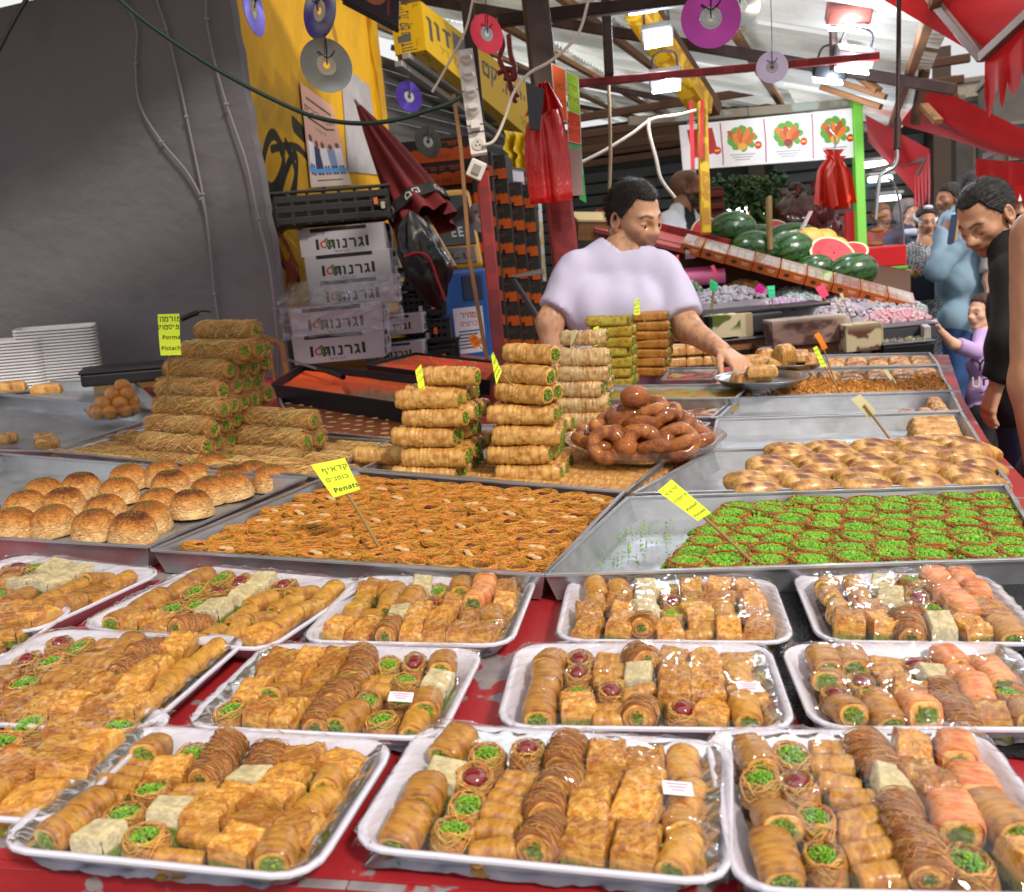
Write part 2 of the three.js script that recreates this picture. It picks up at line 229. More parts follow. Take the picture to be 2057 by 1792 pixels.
function nestShape(rx, rz, h, n, tone, tone2, o = {}) { // a bird's nest of vermicelli
  const z0 = rr(0, 99), ri = o.ri ?? .45;
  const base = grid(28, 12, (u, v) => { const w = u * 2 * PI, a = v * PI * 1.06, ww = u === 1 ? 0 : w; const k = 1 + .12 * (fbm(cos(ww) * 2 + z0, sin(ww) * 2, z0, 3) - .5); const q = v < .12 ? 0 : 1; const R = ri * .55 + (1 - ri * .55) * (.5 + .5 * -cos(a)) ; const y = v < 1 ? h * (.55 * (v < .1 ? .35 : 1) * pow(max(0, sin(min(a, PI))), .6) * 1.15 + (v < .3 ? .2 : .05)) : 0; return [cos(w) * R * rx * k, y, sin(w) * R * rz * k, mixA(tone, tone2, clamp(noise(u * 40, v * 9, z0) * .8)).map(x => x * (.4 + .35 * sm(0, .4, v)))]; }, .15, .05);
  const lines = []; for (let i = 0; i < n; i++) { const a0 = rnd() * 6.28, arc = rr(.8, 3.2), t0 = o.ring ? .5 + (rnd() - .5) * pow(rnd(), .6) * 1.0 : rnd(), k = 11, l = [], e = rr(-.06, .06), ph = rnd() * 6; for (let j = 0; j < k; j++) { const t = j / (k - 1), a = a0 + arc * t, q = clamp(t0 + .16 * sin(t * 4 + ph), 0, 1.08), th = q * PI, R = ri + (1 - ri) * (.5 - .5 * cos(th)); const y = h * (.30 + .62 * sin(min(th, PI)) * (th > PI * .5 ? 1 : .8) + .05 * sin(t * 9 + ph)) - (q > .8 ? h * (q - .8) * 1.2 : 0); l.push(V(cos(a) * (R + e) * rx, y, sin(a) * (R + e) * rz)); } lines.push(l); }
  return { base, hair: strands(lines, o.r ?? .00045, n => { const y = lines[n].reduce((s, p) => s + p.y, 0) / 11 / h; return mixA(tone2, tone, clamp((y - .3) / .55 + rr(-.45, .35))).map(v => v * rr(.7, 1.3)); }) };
}
function pileBits(n, R, y, h, r, c, base) { const l = []; for (let i = 0; i < n; i++) { const a = rnd() * 6.28, q = sqrt(rnd()); l.push([cos(a) * q * R * rr(.85, 1.1), y + h * (1 - q * q) * rr(.5, 1), sin(a) * q * R, r * rr(.6, 1.4)]); } return bits(l, c, base); }
function slabGeo(w, d, h, f, n = 22, m2 = n, side) { // heightfield on a base, f(x,z in -1..1) -> [height 0..1, colour]
  const top = grid(n, m2, (u, v) => { const x = u * 2 - 1, z = v * 2 - 1, [y, c] = f(x, z), e = max(abs(x), abs(z)), q = 1 - .05 * sm(.8, 1, e); return [x * w / 2 * q, h * y - h * .12 * sm(.86, 1, e), -z * d / 2 * q, c]; }, w, d);
  const L = [top]; const sc = side || (() => BROWN);
  for (const [ax, s] of [[0, 1], [0, -1], [1, 1], [1, -1]]) L.push(grid(n, 6, (u, v) => { const k = u * 2 - 1, x = ax ? s : k, z = ax ? k : s, [y] = f(x, z), nz = .03 * (noise(u * 25, v * 14, s + ax * 3) - .5); const yy = (h * y - h * .12) * v, b = .95 + nz * 2 + .035 * sin(v * PI); return [x * w / 2 * (ax ? b : .95), yy, -z * d / 2 * (ax ? .95 : b), sc(v, u)]; }, ax ? d : w, h));
  return merge(L);
}
const P = {}; // prototypes: a list of variants, each [geometry, material, [[part, geometry, material, stuff], ...]]
const many = (n, f) => Array.from({ length: n }, (_, i) => f(i));
function inst(k, name, parent, i) { const [g, mt, kids] = i === undefined ? pick(P[k]) : P[k][i % P[k].length]; const o = part(parent, parent === scene ? numbered(name) : name, g, mt); for (const [pn, pg, pm, st] of kids) part(o, pn, pg, pm, st); return o; }
const layerSide = (v, u) => v < .42 + .2 * (noise(u * 12, 3) - .5) ? mixA(PISTD, mixA(PIST, GOLD, .3), noise(u * 30, v * 20, 3)).map(x => x * (.5 + .7 * noise(u * 50, v * 30, 9))) : mixA(col('#b8701c'), PALE, noise(v * 26, u * 5, 1));
const goldTop = (z0, br = .5) => (x, z) => { const b = fbm(x * 1.5 + z0, z * 1.9, z0, 4), q = b * 8 + .8 * noise(x * 5, z * 5, z0), st = floor(q), t = q - st, e = exp(-pow(t / .2, 2)), fl = noise(st * 3.7, z0), p = fbm(x * 9 + z0, z * 9, 2, 3); return [.76 + .3 * (st / 8) + .035 * t + .05 * (p - .5), mixA(mixA(mixA(GOLD, PALE, clamp(fl * 1.3 - .25 + .6 * (p - .5))), col('#a4661a'), .7 * sm(.4, .8, fbm(x * 3 + z0, z * 3, z0 + 5, 3))), col('#8a4410'), clamp(e * .6 * br * 1.6))]; };
P.square = many(8, i => { const k = [1.25, .85, 1.1, .7, 1.3, .95, 1.15, .8][i], f = goldTop(i * 9.3, rr(.5, 1)); return [slabGeo(.038, .034, rr(.023, .029), (x, z) => { const [h, c] = f(x, z); return [h, [c[0] * k, c[1] * k * (k > 1 ? 1.04 : .94), c[2] * k * (k > 1 ? 1.15 : .85)]]; }, 30, 28, layerSide), m.phyllo, []]; });
P.finger = many(3, () => [merge(roll(.036, .0095, { ridge: .05, rf: 420, sq: 2.2, tone: col('#d6a03c'), tone2: col('#8e5416'), nu: 18, nv: 22 })), m.phyllo, []]);
P.longroll = many(3, () => [merge(roll(.05, .0105, { ridge: .04, rf: 300, tone: col('#dca83e'), tone2: col('#9c5e18'), nu: 18, nv: 24 })), m.phyllo, []]);
P.redroll = many(3, () => [merge(roll(.04, .015, { ridge: .05, sq: 3.4, fl: 1, tone: col('#e6ae68'), tone2: col('#d8562c'), under: col('#e8b470'), nu: 20, nv: 20 })), m.phyllo, []]);
P.cigar = many(3, () => { const g = roll(.04, .0125, { ridge: .05, sq: 2.6, tone: col('#c8913a'), tone2: col('#804c16'), end: PIST, fill: .7, bits: 40, nu: 18, nv: 20 }); return [g[0], m.phyllo, [['pistachio_filling', g[1], m.crumb, true]]]; });
P.krolls = many(3, () => [merge(roll(.042, .013, { ridge: .03, rf: 500, fl: .1, tone: col('#c98a48'), tone2: col('#84481a'), fill: .45, nu: 20, nv: 20 })), m.fibre, [['vermicelli_strands', fuzz(.042, .0128, 150, col('#d49a58'), col('#8a5020'), .00034, 2.2, 1, .001), m.hair, true]]]);
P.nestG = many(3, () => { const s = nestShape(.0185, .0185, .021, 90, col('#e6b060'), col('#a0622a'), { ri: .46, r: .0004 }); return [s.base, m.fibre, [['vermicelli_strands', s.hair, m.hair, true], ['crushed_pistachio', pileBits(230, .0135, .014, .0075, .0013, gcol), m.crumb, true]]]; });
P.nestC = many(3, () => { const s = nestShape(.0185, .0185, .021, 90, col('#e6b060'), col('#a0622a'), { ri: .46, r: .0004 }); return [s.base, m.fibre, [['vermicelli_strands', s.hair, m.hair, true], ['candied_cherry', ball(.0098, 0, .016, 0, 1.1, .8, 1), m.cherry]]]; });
P.coco = many(3, i => [slabGeo(.034, .032, .027, (x, z) => [.93 + .07 * fbm(x * 4 + i * 5, z * 4, i, 4), mixA(col('#dfd2a8'), col('#c4b07c'), fbm(x * 3, z * 3, i + 4, 3))], 18, 18, (v, u) => v < .5 ? mixA(PISTD, PIST, noise(u * 30, v * 20, 3)) : col('#ddd0aa')), m.coco, []]);
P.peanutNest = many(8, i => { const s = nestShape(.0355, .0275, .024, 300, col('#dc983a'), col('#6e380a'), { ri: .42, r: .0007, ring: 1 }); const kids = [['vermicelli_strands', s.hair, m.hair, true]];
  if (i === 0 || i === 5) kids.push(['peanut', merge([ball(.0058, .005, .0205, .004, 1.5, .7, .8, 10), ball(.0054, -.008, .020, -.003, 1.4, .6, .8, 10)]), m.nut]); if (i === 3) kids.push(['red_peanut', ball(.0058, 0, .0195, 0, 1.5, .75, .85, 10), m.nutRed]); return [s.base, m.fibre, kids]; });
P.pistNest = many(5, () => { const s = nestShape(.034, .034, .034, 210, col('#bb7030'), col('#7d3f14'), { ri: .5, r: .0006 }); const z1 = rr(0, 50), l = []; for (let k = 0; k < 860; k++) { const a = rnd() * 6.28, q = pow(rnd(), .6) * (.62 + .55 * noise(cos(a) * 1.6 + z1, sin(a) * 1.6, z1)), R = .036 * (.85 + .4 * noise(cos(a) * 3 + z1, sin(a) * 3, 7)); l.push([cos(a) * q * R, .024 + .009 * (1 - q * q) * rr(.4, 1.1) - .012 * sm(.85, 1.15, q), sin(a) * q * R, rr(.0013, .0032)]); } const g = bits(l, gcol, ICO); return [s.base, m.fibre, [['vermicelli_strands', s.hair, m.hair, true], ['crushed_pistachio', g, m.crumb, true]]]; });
P.bun = many(4, i => { const z0 = i * 13 + 3, R = .046, H = .058, br = [.35, .55, .85, .45][i];
  const g = grid(40, 22, (u, v) => { const w = u * 2 * PI, a = v * PI / 2, ww = u === 1 ? 0 : w, k = 1 + .07 * (fbm(cos(ww) * 1.5 + z0, sin(ww) * 1.5, v * 2, 3) - .5), r = R * pow(cos(a), .72) * k * (v > .99 ? 0 : 1), y = H * (v < .12 ? v * 1.3 : pow(sin(a), .9)) * k; const top = sm(.35, .95, v + .25 * (fbm(cos(ww) * 2, sin(ww) * 2, z0, 3) - .5)); return [cos(w) * r, y, sin(w) * r, mixA(mixA(col('#eac892'), col('#d08c38'), sm(.1, .55, v)), col('#6e3210'), clamp(top * (br + .25) * 1.2))]; }, .3, .09);
  const lines = []; for (let n = 0; n < 380; n++) { const v0 = pow(rnd(), 1.7) * .8, w0 = rnd() * 6.28, dw = rr(-.35, .35), dv = rr(-.2, .2), l = []; for (let j = 0; j < 7; j++) { const t = j / 6, a = clamp(v0 + dv * t) * PI / 2, w = w0 + dw * t; const r = (R + .0006) * pow(cos(a), .72), y = H * pow(sin(a), .9) + .0004; l.push(V(cos(w) * r * 1.01, y, sin(w) * r * 1.01)); } lines.push(l); }
  const hair = strands(lines, .00035, n => { const t = lines[n][0].y / H; return mixA(mixA(col('#e6c48c'), col('#c08038'), sm(.1, .5, t)), col('#6a2f10'), sm(.5, .95, t) * min(1, br + .2)).map(x => x * rr(.75, 1.2)); });
  return [g, m.fibre, [['vermicelli_strands', hair, m.hair, true], ['crushed_pistachio', pileBits(60, .019, H * .97, .003, .0011, pcol), m.crumb, true]]]; });
P.burma = many(4, i => { const g = roll(.185, .0225, { ridge: .04, rf: 90, fl: 0, bend: rr(-.004, .004), tone: col('#e0b160'), tone2: col('#a06a28'), end: PIST, fill: .55, bits: 70, nu: 30, nv: 40, edge: .1 }); const ends = []; for (const s of [-1, 1]) for (let k = 0; k < 90; k++) { const a = rnd() * 6.28, r0 = rr(.6, 1) * .0225; ends.push([V(s * .088, sin(a) * r0, cos(a) * r0), V(s * .0945, sin(a + .2) * r0 * 1.04, cos(a + .2) * r0 * 1.04), V(s * rr(.094, .099), sin(a + .5) * r0 * rr(.8, 1.15), cos(a + .5) * r0 * rr(.8, 1.15))]); }
  return [g[0], m.fibre, [['pistachio_filling', g[1], m.crumb, true], ['vermicelli_strands', merge([fuzz(.185, .0224, 620, col('#f6d490'), col('#a46c2a'), .00052, 1.5, 1, .0026), strands(ends, .0004, () => mixA(col('#d8a878'), col('#b07a48'), rnd()))]), m.hair, true]]]; });
const phRoll = (L, R, o) => { const g = roll(L, R, { ridge: .09, rf: 240, sq: 2.7, fl: .3, tone: col('#f2c678'), tone2: col('#a0641e'), fill: .75, top: .4, bend: rr(-.003, .003), nu: 30, nv: 60, ...o, bits: 60 }); const fl = []; return [g[0], m.phyllo, [['pistachio_filling', g[1], m.crumb, true]]]; };
P.phyllo = many(4, () => phRoll(.135, .0205, { under: col('#a48a40') }));
P.sugarRoll = many(3, () => phRoll(.12, .0195, { end: col('#a9744c'), tone: col('#f4dcae'), tone2: col('#b88a50') }));
P.greenBar = many(3, () => { const g = roll(.12, .0165, { sq: 4.5, ridge: .03, tone: col('#b4b434'), tone2: col('#b87c2c'), under: col('#8e9c24'), end: col('#8ea52c'), fill: .95, nu: 24, nv: 24, bits: 60 }); const l = []; for (let k = 0; k < 150; k++) l.push([rr(-.058, .058), .0155 + rr(-.002, .001), rr(-.015, .015), rr(.001, .0022)]); for (let k = 0; k < 90; k++) l.push([rr(-.058, .058), rr(-.013, .013), .0158 * pick([-1, 1]), rr(.001, .0022)]); return [g[0], m.phyllo, [['pistachio_filling', merge([g[1], bits(l, () => mixA(col('#9db42e'), PISTD, rnd()))]), m.crumb, true]]]; });
P.nutBar = many(3, () => { const g = roll(.105, .0155, { sq: 4.5, ridge: .03, tone: col('#c89040'), tone2: col('#844c18'), under: col('#a0903a'), end: col('#a87850'), fill: .95, nu: 24, nv: 24, bits: 60 }); const l = []; for (let k = 0; k < 60; k++) l.push([rr(-.05, .05), .015, rr(-.014, .014), rr(.0008, .0018)]); return [g[0], m.phyllo, [['chopped_nuts', merge([g[1], bits(l, () => mixA(col('#dcc09a'), col('#8a5a30'), rnd()))]), m.crumb, true]]]; });
P.tiny = many(4, () => [merge(roll(.044, .0125, { ridge: .05, rf: 300, tone: col('#dcae6a'), tone2: col('#b9823c'), end: col('#cf9c55'), nu: 14, nv: 14 })), m.phyllo, []]);
const lobe = (L, W, H, tw, z0, br) => grid(20, 22, (u, v) => { const w = u * 2 * PI, t = v * 2 - 1, k = pow(max(0, 1 - t * t), .38), x = t * L / 2, a = tw * t; const r = 1 + .1 * (fbm(t * 4 + z0, cos(u === 1 ? 0 : w) * 2, z0, 3) - .5) + .04 * sin((u === 1 ? 0 : w) * 6 + t * 3); const y = sin(w) * H / 2 * k * r + H / 2, z = cos(w) * W / 2 * k * r; const b = fbm(t * 3 + z0, sin(u === 1 ? 0 : w) * 2, z0, 4); return [x, y, z + a * .02, mixA(mixA(col('#e2ba74'), col('#c88c3a'), clamp(b * 1.5 - .2)), col('#70370f'), clamp((b - .5) * 3 * br + br * .5 * sm(.75, 1, sin(w))))]; }, L, W * 3);
P.braid = many(5, i => { const L = []; for (let k = 0; k < 3; k++) L.push(lobe(.102, .046, .052, .9, i * 9 + k * 4, .8).rotateX(.35).rotateY(.55 + rr(-.1, .1)).translate(rr(-.004, .004), .002, .042 - k * .042)); const l = []; for (let k = 0; k < 50; k++) l.push([rr(-.045, .045), .045 + rr(-.012, .006), rr(-.03, .04), rr(.001, .0022)]); return [merge(L), m.phyllo, [['crushed_pistachio', bits(l, gcol), m.crumb, true]]]; });
P.crunch = many(4, () => { const l = []; for (let k = 0; k < 120; k++) { const a = rnd() * 6.28, q = sqrt(rnd()) * .024; l.push([cos(a) * q, .008 + rnd() * .022 * (1 - q / .03), sin(a) * q, rr(.004, .0085)]); } const s = []; for (let k = 0; k < 14; k++) { const a = rnd() * 6.28, q = rnd() * .022; s.push([V(cos(a) * q, .01, sin(a) * q), V(cos(a) * q * 1.1, .022, sin(a) * q * 1.1), V(cos(a + .5) * q * 1.2, rr(.024, .04), sin(a + .5) * q * 1.2)]); } return [bits(l, () => mixA(col('#d8983c'), col('#94541a'), rnd()), ICO), m.crumb, [['vermicelli_strands', strands(s, .0009, () => mixA(col('#e0a040'), col('#8a4a14'), rnd())), m.hair, true]]]; });
P.dome = many(4, i => [slabGeo(.075, .06, .038, (x, z) => { const b = fbm(x * 1.5 + i * 7, z * 1.5, i, 4), r = pow(max(0, 1 - pow(abs(x), 3.2)) * max(0, 1 - pow(abs(z), 3.2)), .5); return [.3 + .7 * r + .1 * (b - .5) + .03 * sin(x * 14 + z * 3 + b * 6), mixA(mixA(col('#e3b878'), col('#cf9648'), b), col('#8a4516'), clamp((b - .42) * 2.4 + .35 * r * b))]; }, 22, 20, () => col('#c99850')), m.phyllo, []]);
P.flakeBlock = many(3, i => [slabGeo(.11, .052, .042, (x, z) => { const b = fbm(x * 2 + i * 7, z * 3, i, 4), r = pow(max(0, 1 - pow(abs(z), 2.4)), .5) * (1 - .25 * pow(abs(x), 6)); return [.35 + .6 * r + .18 * (fbm(x * 3 + z * 2, z * 8, i + 3, 3) - .5), mixA(mixA(col('#dfb878'), col('#cf9a50'), b), col('#8d5020'), clamp((b - .4) * 1.8))]; }, 28, 20, (v, u) => mixA(col('#c9974c'), col('#7c8a30'), sm(.5, .9, noise(u * 20, v * 20, 2)) * .7)), m.phyllo, []]);
P.donut = many(4, i => { const z0 = i * 11, R = .0285, r = .0155; const g = grid(36, 18, (u, v) => { const w = (u === 1 ? 0 : u) * 2 * PI, a = (v === 1 ? 0 : v) * 2 * PI, k = 1 + .22 * (fbm(cos(w) * 1.4 + z0, sin(w) * 1.4, z0, 3) - .5) + .05 * (noise(cos(w) * 8 + cos(a) * 3, sin(w) * 8 + sin(a) * 3, z0) - .5), q = r * k; const b = fbm(cos(w) * 3 + z0, sin(w) * 3, sin(a), 4); return [cos(w) * (R + cos(a) * q), sin(a) * q * .92, sin(w) * (R * 1 + cos(a) * q), mixA(col('#e29040'), col('#8c4414'), clamp(b * 1.6 - .45 + .14 * i))]; }); return [g, m.glaze, []]; });
P.doughBall = many(2, i => { const g = ball(.03, 0, 0, 0, 1.15, .85, .95, 28); const p = g.attributes.position, c = g.attributes.color; for (let k = 0; k < p.count; k++) { const x = p.getX(k), y = p.getY(k), z = p.getZ(k), b = fbm(x * 40 + 9 + i * 7, y * 40, z * 40 + 5, 4), s = 1 + .14 * (b - .5); p.setXYZ(k, x * s, y * s, z * s); const q = mixA(col('#cc742c'), col('#74340f'), clamp(b * 1.6 - .3)); c.setXYZ(k, ...q); } g.computeVertexNormals(); return [g, m.glaze, []]; });
P.syrupBall = many(3, i => { const g = ball(.025, 0, 0, 0, 1, .9, 1, 22); const p = g.attributes.position, c = g.attributes.color; for (let k = 0; k < p.count; k++) { const x = p.getX(k), y = p.getY(k), z = p.getZ(k), b = fbm(x * 60 + 9 + i * 5, y * 60, z * 60 + 5, 4), s = 1 + .25 * (b - .5); p.setXYZ(k, x * s, y * s, z * s); const q = mixA(col('#f0a43c'), col('#b8641a'), clamp(b * 1.6 - .4)); c.setXYZ(k, ...q); } g.computeVertexNormals(); return [g, m.glaze, []]; });

// ---------- the stall table ----------
const fwd = V(0, 0, -1).applyQuaternion(camera.quaternion), depthOf = p => p.clone().sub(camera.position).dot(fwd);
const redTex = tex(1024, (x, y) => { const b = F(x, y, 6, 6, 4), s = noise(x * 300, y * 8, 3) * noise(x * 12, y * 12, 5), ch = sm(.665, .69, F(x, y, 9, 5, 21)), g = F(x, y, 40, 3, 2); return mixA(mixA([.30, .012, .018], [.42, .03, .035], b), mixA([.2, .17, .18], [.34, .3, .3], g), clamp(ch + .5 * sm(.72, .9, s))); }, true);
m.redWood = M(0xffffff, .38, { map: tr(redTex, 1.6), bumpMap: tr(T.grainB, 3), bumpScale: .001 });
m.blackVinyl = M(0x1d1d20, .5, { bumpMap: tr(T.clothB, 6), bumpScale: .002, map: tr(T.metal, 5) });
{
  const pts = [[-760, 1655], [0, 1722], [700, 1763], [2500, 1900], [2300, 1240], [2075, 980], [1985, 885], [1935, 800], [1905, 712], [1560, 715], [1390, 752], [1190, 770], [1000, 720], [830, 700], [560, 722], [-320, 742]].map(q => onT(q[0], q[1], 0));
  const sh = new THREE.Shape(pts.map(p => new THREE.Vector2(p.x, -p.z)));
  const t = thing('market_table', 'long red painted stall table carrying all the pastry trays', 'table'); t.position.copy(tO); t.quaternion.copy(tQ);
  const uvw = (g) => boxUV(norm(g));
  part(t, 'tabletop', uvw(new THREE.ExtrudeGeometry(sh, { depth: .035, bevelEnabled: false }).rotateX(-PI / 2).translate(0, -.036, 0)), m.redWood);
  const n = pts.length; for (let i = 0; i < n; i++) { const a = pts[i], b = pts[(i + 1) % n], k = .985, A = V(a.x * k, -.04, a.z * k + -.02), B = V(b.x * k, -.04, b.z * k - .02); const L = max(1, Math.ceil(A.distanceTo(B) / .33)); for (let j = 0; j < L; j++) { const p = A.clone().lerp(B, (j + .01) / L), q = A.clone().lerp(B, (j + .99) / L); if (i > 3 && i !== 15 && j) continue; const full = i > 3 ? B : q, P0 = p.clone(), d = V(0, -1.0, 0); part(t, 'skirt_board', boxUV(slab([P0.clone().add(d), full.clone().add(d), full, P0], .02)), m.redWood); if (i > 3) break; } }
  part(t, 'edge_strip', pts.slice(0, 4).slice(0, -1).map((a, i) => bar(V(a.x, -.022, a.z + .006), V(pts[i + 1].x, -.022, pts[i + 1].z + .006), .012, .04)), m.redWood);
  const bv = [[1500, 1450], [2400, 1500], [2200, 1150], [1640, 1120], [1100, 1160], [1200, 1000], [1620, 1300]]; // black cover on the right part
  const q = [[1615, 1470], [2300, 1560], [2250, 1160], [1600, 1140], [1440, 1165]].map(a => onT(a[0], a[1], 0)); 
  part(t, 'vinyl_cover', uvw(new THREE.ExtrudeGeometry(new THREE.Shape(q.map(p => new THREE.Vector2(p.x, -p.z))), { depth: .003, bevelEnabled: false }).rotateX(-PI / 2).translate(0, .0015, 0)), m.blackVinyl);
}

// ---------- metal baking trays ----------
const RIM = .042;
function quadTray(name, label, px, o = {}) {
  const H = o.h ?? RIM, base = o.base ?? .002, mat = o.mat || m.alu, c = px.map(q => Array.isArray(q) ? onT(q[0], q[1], base + H) : q), mid = V(); c.forEach(p => mid.addScaledVector(p, .25)); mid.y = base;
  const t = thing(name, label, o.cat || 'baking tray', o.group || 'metal baking trays of the pastry stall'); put(t, mid);
  const L = c.map(p => V(p.x - mid.x, H, p.z - mid.z)), In = k => L.map(p => { const r = hypot(p.x, p.z), q = 1 - k / (r * .7); return V(p.x * q, 0, p.z * q); });
  const fl = In(.012), sheet = [], wl = [];
  const wob = (p) => { p.y += .0012 * (fbm(p.x * 9, p.z * 9, 3, 3) - .5); };
  const S = quadSheet(fl[0], fl[1], fl[2], fl[3], 16, 12, .7, .5, wob);
  for (let i = 0; i < 4; i++) { const a = L[i], b = L[(i + 1) % 4], fa = fl[i], fb = fl[(i + 1) % 4]; wl.push(quadSheet(fa, fb, b, a, 14, 2, .7, .05, (p, u, v) => { const k = .002 * (noise(u * 9 + i * 5, i) - .5) * v; p.x += k; p.z += k; })); }
  part(t, 'tray_floor', S, mat); part(t, 'tray_wall', merge(wl), mat);
  const rim = []; for (let i = 0; i < 4; i++) rim.push(bar(L[i], L[(i + 1) % 4], .007, .0045)); part(t, 'rim', rim, mat);
  // place by (s,t): s to the right, t away from the viewer
  t.userData = { ...t.userData };
  return { t, mid, at: (s, q, h = .003) => { const a = c[0].clone().lerp(c[1], s), b = c[3].clone().lerp(c[2], s), r = a.lerp(b, q); r.y = base + h; return r; }, yaw: -Math.atan2(c[1].z - c[0].z, c[1].x - c[0].x), yawD: Math.atan2(-(c[3].x - c[0].x), -(c[3].z - c[0].z) * -1 === 0 ? 1 : (c[0].z - c[3].z)) };
}
const TR = {
  M3: quadTray('baking_tray', 'wide tray of green pistachio nests in front on the right, its left third empty', [[1095, 1155], [2110, 1122], [2020, 975], [1262, 1000]]),
  M2: quadTray('baking_tray', 'tray packed with orange vermicelli nests topped with peanuts', [[305, 1105], [1095, 1155], [1255, 987], [700, 940]]),
  M1: quadTray('baking_tray', 'tray of round toasted buns at the left with its rear half empty', [[-330, 1062], [298, 1099], [615, 960], [0, 912]]),
  M4: quadTray('baking_tray', 'tray filled with braided pale pastries behind the green pistachio nests', [[1272, 992], [2027, 971], [1966, 887], [1432, 905]]),
  M5: quadTray('baking_tray', 'nearly empty tray with a block of flaky pastry in its right end', [[1428, 903], [1966, 885], [1930, 827], [1441, 843]]),
  M6: quadTray('baking_tray', 'nearly empty tray with a few dark glazed rolls in its right end', [[1428, 840], [1930, 825], [1911, 787], [1477, 799]]),
  M7: quadTray('baking_tray', 'tray heaped with small crunchy nut clusters', [[1484, 797], [1911, 785], [1894, 758], [1520, 768]]),
  M8: quadTray('baking_tray', 'tray of domed golden pastries behind the nut clusters', [[1520, 767], [1894, 757], [1885, 734], [1540, 743]]),
  M9: quadTray('baking_tray', 'rearmost right tray of golden pastry slabs next to the halva', [[1545, 741], [1885, 732], [1867, 709], [1570, 716]]),
  M10: quadTray('baking_tray', 'tray under the tall pyramid of vermicelli rolls', [[105, 907], [642, 958], [782, 886], [300, 855]]),
  M11: quadTray('baking_tray', 'tray of flat brown semolina cake dotted with almonds', [[590, 862], [800, 884], [846, 830], [560, 797]]),
  M13: quadTray('baking_tray', 'empty left tray with a heap of leftover crumbly pastry at its front', [[-200, 899], [103, 907], [345, 828], [0, 790]]),
  M14: quadTray('baking_tray', 'rear left tray with two golden pastries beside the white dishes', [[-60, 788], [335, 826], [262, 762], [-140, 772]]),
  M15: quadTray('baking_tray', 'tray of small finger rolls under the phyllo roll stacks and doughnut dish', [[720, 946], [1257, 989], [1425, 850], [905, 855]]),
  M16: quadTray('baking_tray', 'tray of green dusted pastry sheets under the pistachio bar stack', [[1180, 803], [1478, 800], [1505, 772], [1230, 775]], { base: .02 }),
  M17: quadTray('baking_tray', 'tray of sugar dusted dark pastry behind the doughnut dish', [[1230, 842], [1445, 838], [1478, 806], [1200, 810]]),
  M18: quadTray('baking_tray', 'small tray of bright red jelly behind the silver round platters', [[1330, 763], [1430, 762], [1445, 738], [1345, 740]], { base: .02 }),
};
const panA = quadTray('dark_pan', 'black deep pan of orange syrupy semolina with a scraped empty corner', [[545, 772], [842, 816], [930, 768], [610, 731]], { h: .06, base: .03, mat: m.pan, cat: 'pan', group: 'dark semolina pans' });
const panB = quadTray('dark_pan', 'pan of red orange semolina with green pistachio tufts', [[735, 733], [985, 765], [1010, 728], [835, 709]], { h: .05, base: .03, mat: m.pan, cat: 'pan', group: 'dark semolina pans' });

function single(k, name, label, cat, group, p, yaw = 0, rx = 0, rz = 0, i) { const o = inst(k, name, scene, i); tag(o, label, cat, group); put(o, p, yaw, rx, rz); return o; }
const yawOf = (a, b) => -Math.atan2(b.z - a.z, b.x - a.x);
// peanut nests
for (let j = 0; j < 10; j++) for (let i = 0; i < 11; i++) { const s = (i + .5 + (j % 2) * .25 - .12) / 11 * .93 + .035, q = (j + .5) / 10 * .9 + .05; single('peanutNest', 'peanut_nest', `orange vermicelli peanut nest, ${ord(j)} row from the front, ${ord(i)} from the left`, 'pastry', 'peanut nests in the tray', TR.M2.at(s, q, .012 + rr(0, .006)), TR.M2.yaw + rr(-.5, .5), rr(-.12, .12), rr(-.12, .12)); }
// pistachio nests
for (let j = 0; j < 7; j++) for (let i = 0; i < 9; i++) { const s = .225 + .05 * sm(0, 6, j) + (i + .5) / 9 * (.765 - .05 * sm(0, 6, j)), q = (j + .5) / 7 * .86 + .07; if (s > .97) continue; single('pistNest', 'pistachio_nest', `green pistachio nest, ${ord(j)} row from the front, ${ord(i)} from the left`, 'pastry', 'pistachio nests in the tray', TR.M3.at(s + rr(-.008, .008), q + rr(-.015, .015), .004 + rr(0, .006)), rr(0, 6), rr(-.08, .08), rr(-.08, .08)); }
lone('pistachio_crumbs', 'bright green pistachio crumbs spilled over the nests and the empty metal beside them', 'crumbs', (() => { const l = []; for (let k = 0; k < 260; k++) { const q = rnd(), s = .02 + .2 * pow(rnd(), 1.6) * (1 - .4 * q), p = TR.M3.at(s + (rnd() < .6 ? .05 - q * .02 : 0), q * .95, .0045); const w = tw(p); l.push([w.x, w.y, w.z, rr(.0008, .0026)]); } for (let k = 0; k < 3600; k++) { const s = rr(.265, .965), q = rr(.04, .955), w = tw(TR.M3.at(s, q, rr(.022, .038))); l.push([w.x, w.y, w.z, rr(.001, .0026)]); } return bits(l, gcol, OCT); })(), m.crumb).userData.kind = 'stuff';
// buns
[[[-40, 1050], [30, 1078], [112, 1072], [195, 1082], [268, 1088]], [[55, 1040], [132, 1034], [215, 1050], [300, 1065]], [[90, 1012], [165, 1000], [240, 1012], [322, 1036], [385, 1040]], [[260, 982], [345, 996], [425, 1010]], [[330, 975], [392, 980], [470, 1002]], [[425, 958], [470, 985], [510, 976], [548, 985]]].forEach((R, j) => R.forEach(([X, Y], i) => single('bun', 'toasted_bun', `round toasted bun, ${ord(j)} row from the front, ${ord(i)} from the left`, 'bun', 'toasted buns in the tray', onT(X, Y - 4, .006), rr(0, 6), rr(-.1, .1), rr(-.1, .1), [0, 1, 2, 1, 3, 0, 3, 1, 2, 3, 0, 2][(i * 5 + j * 3) % 12]).scale.set(.95, .92, .95)));
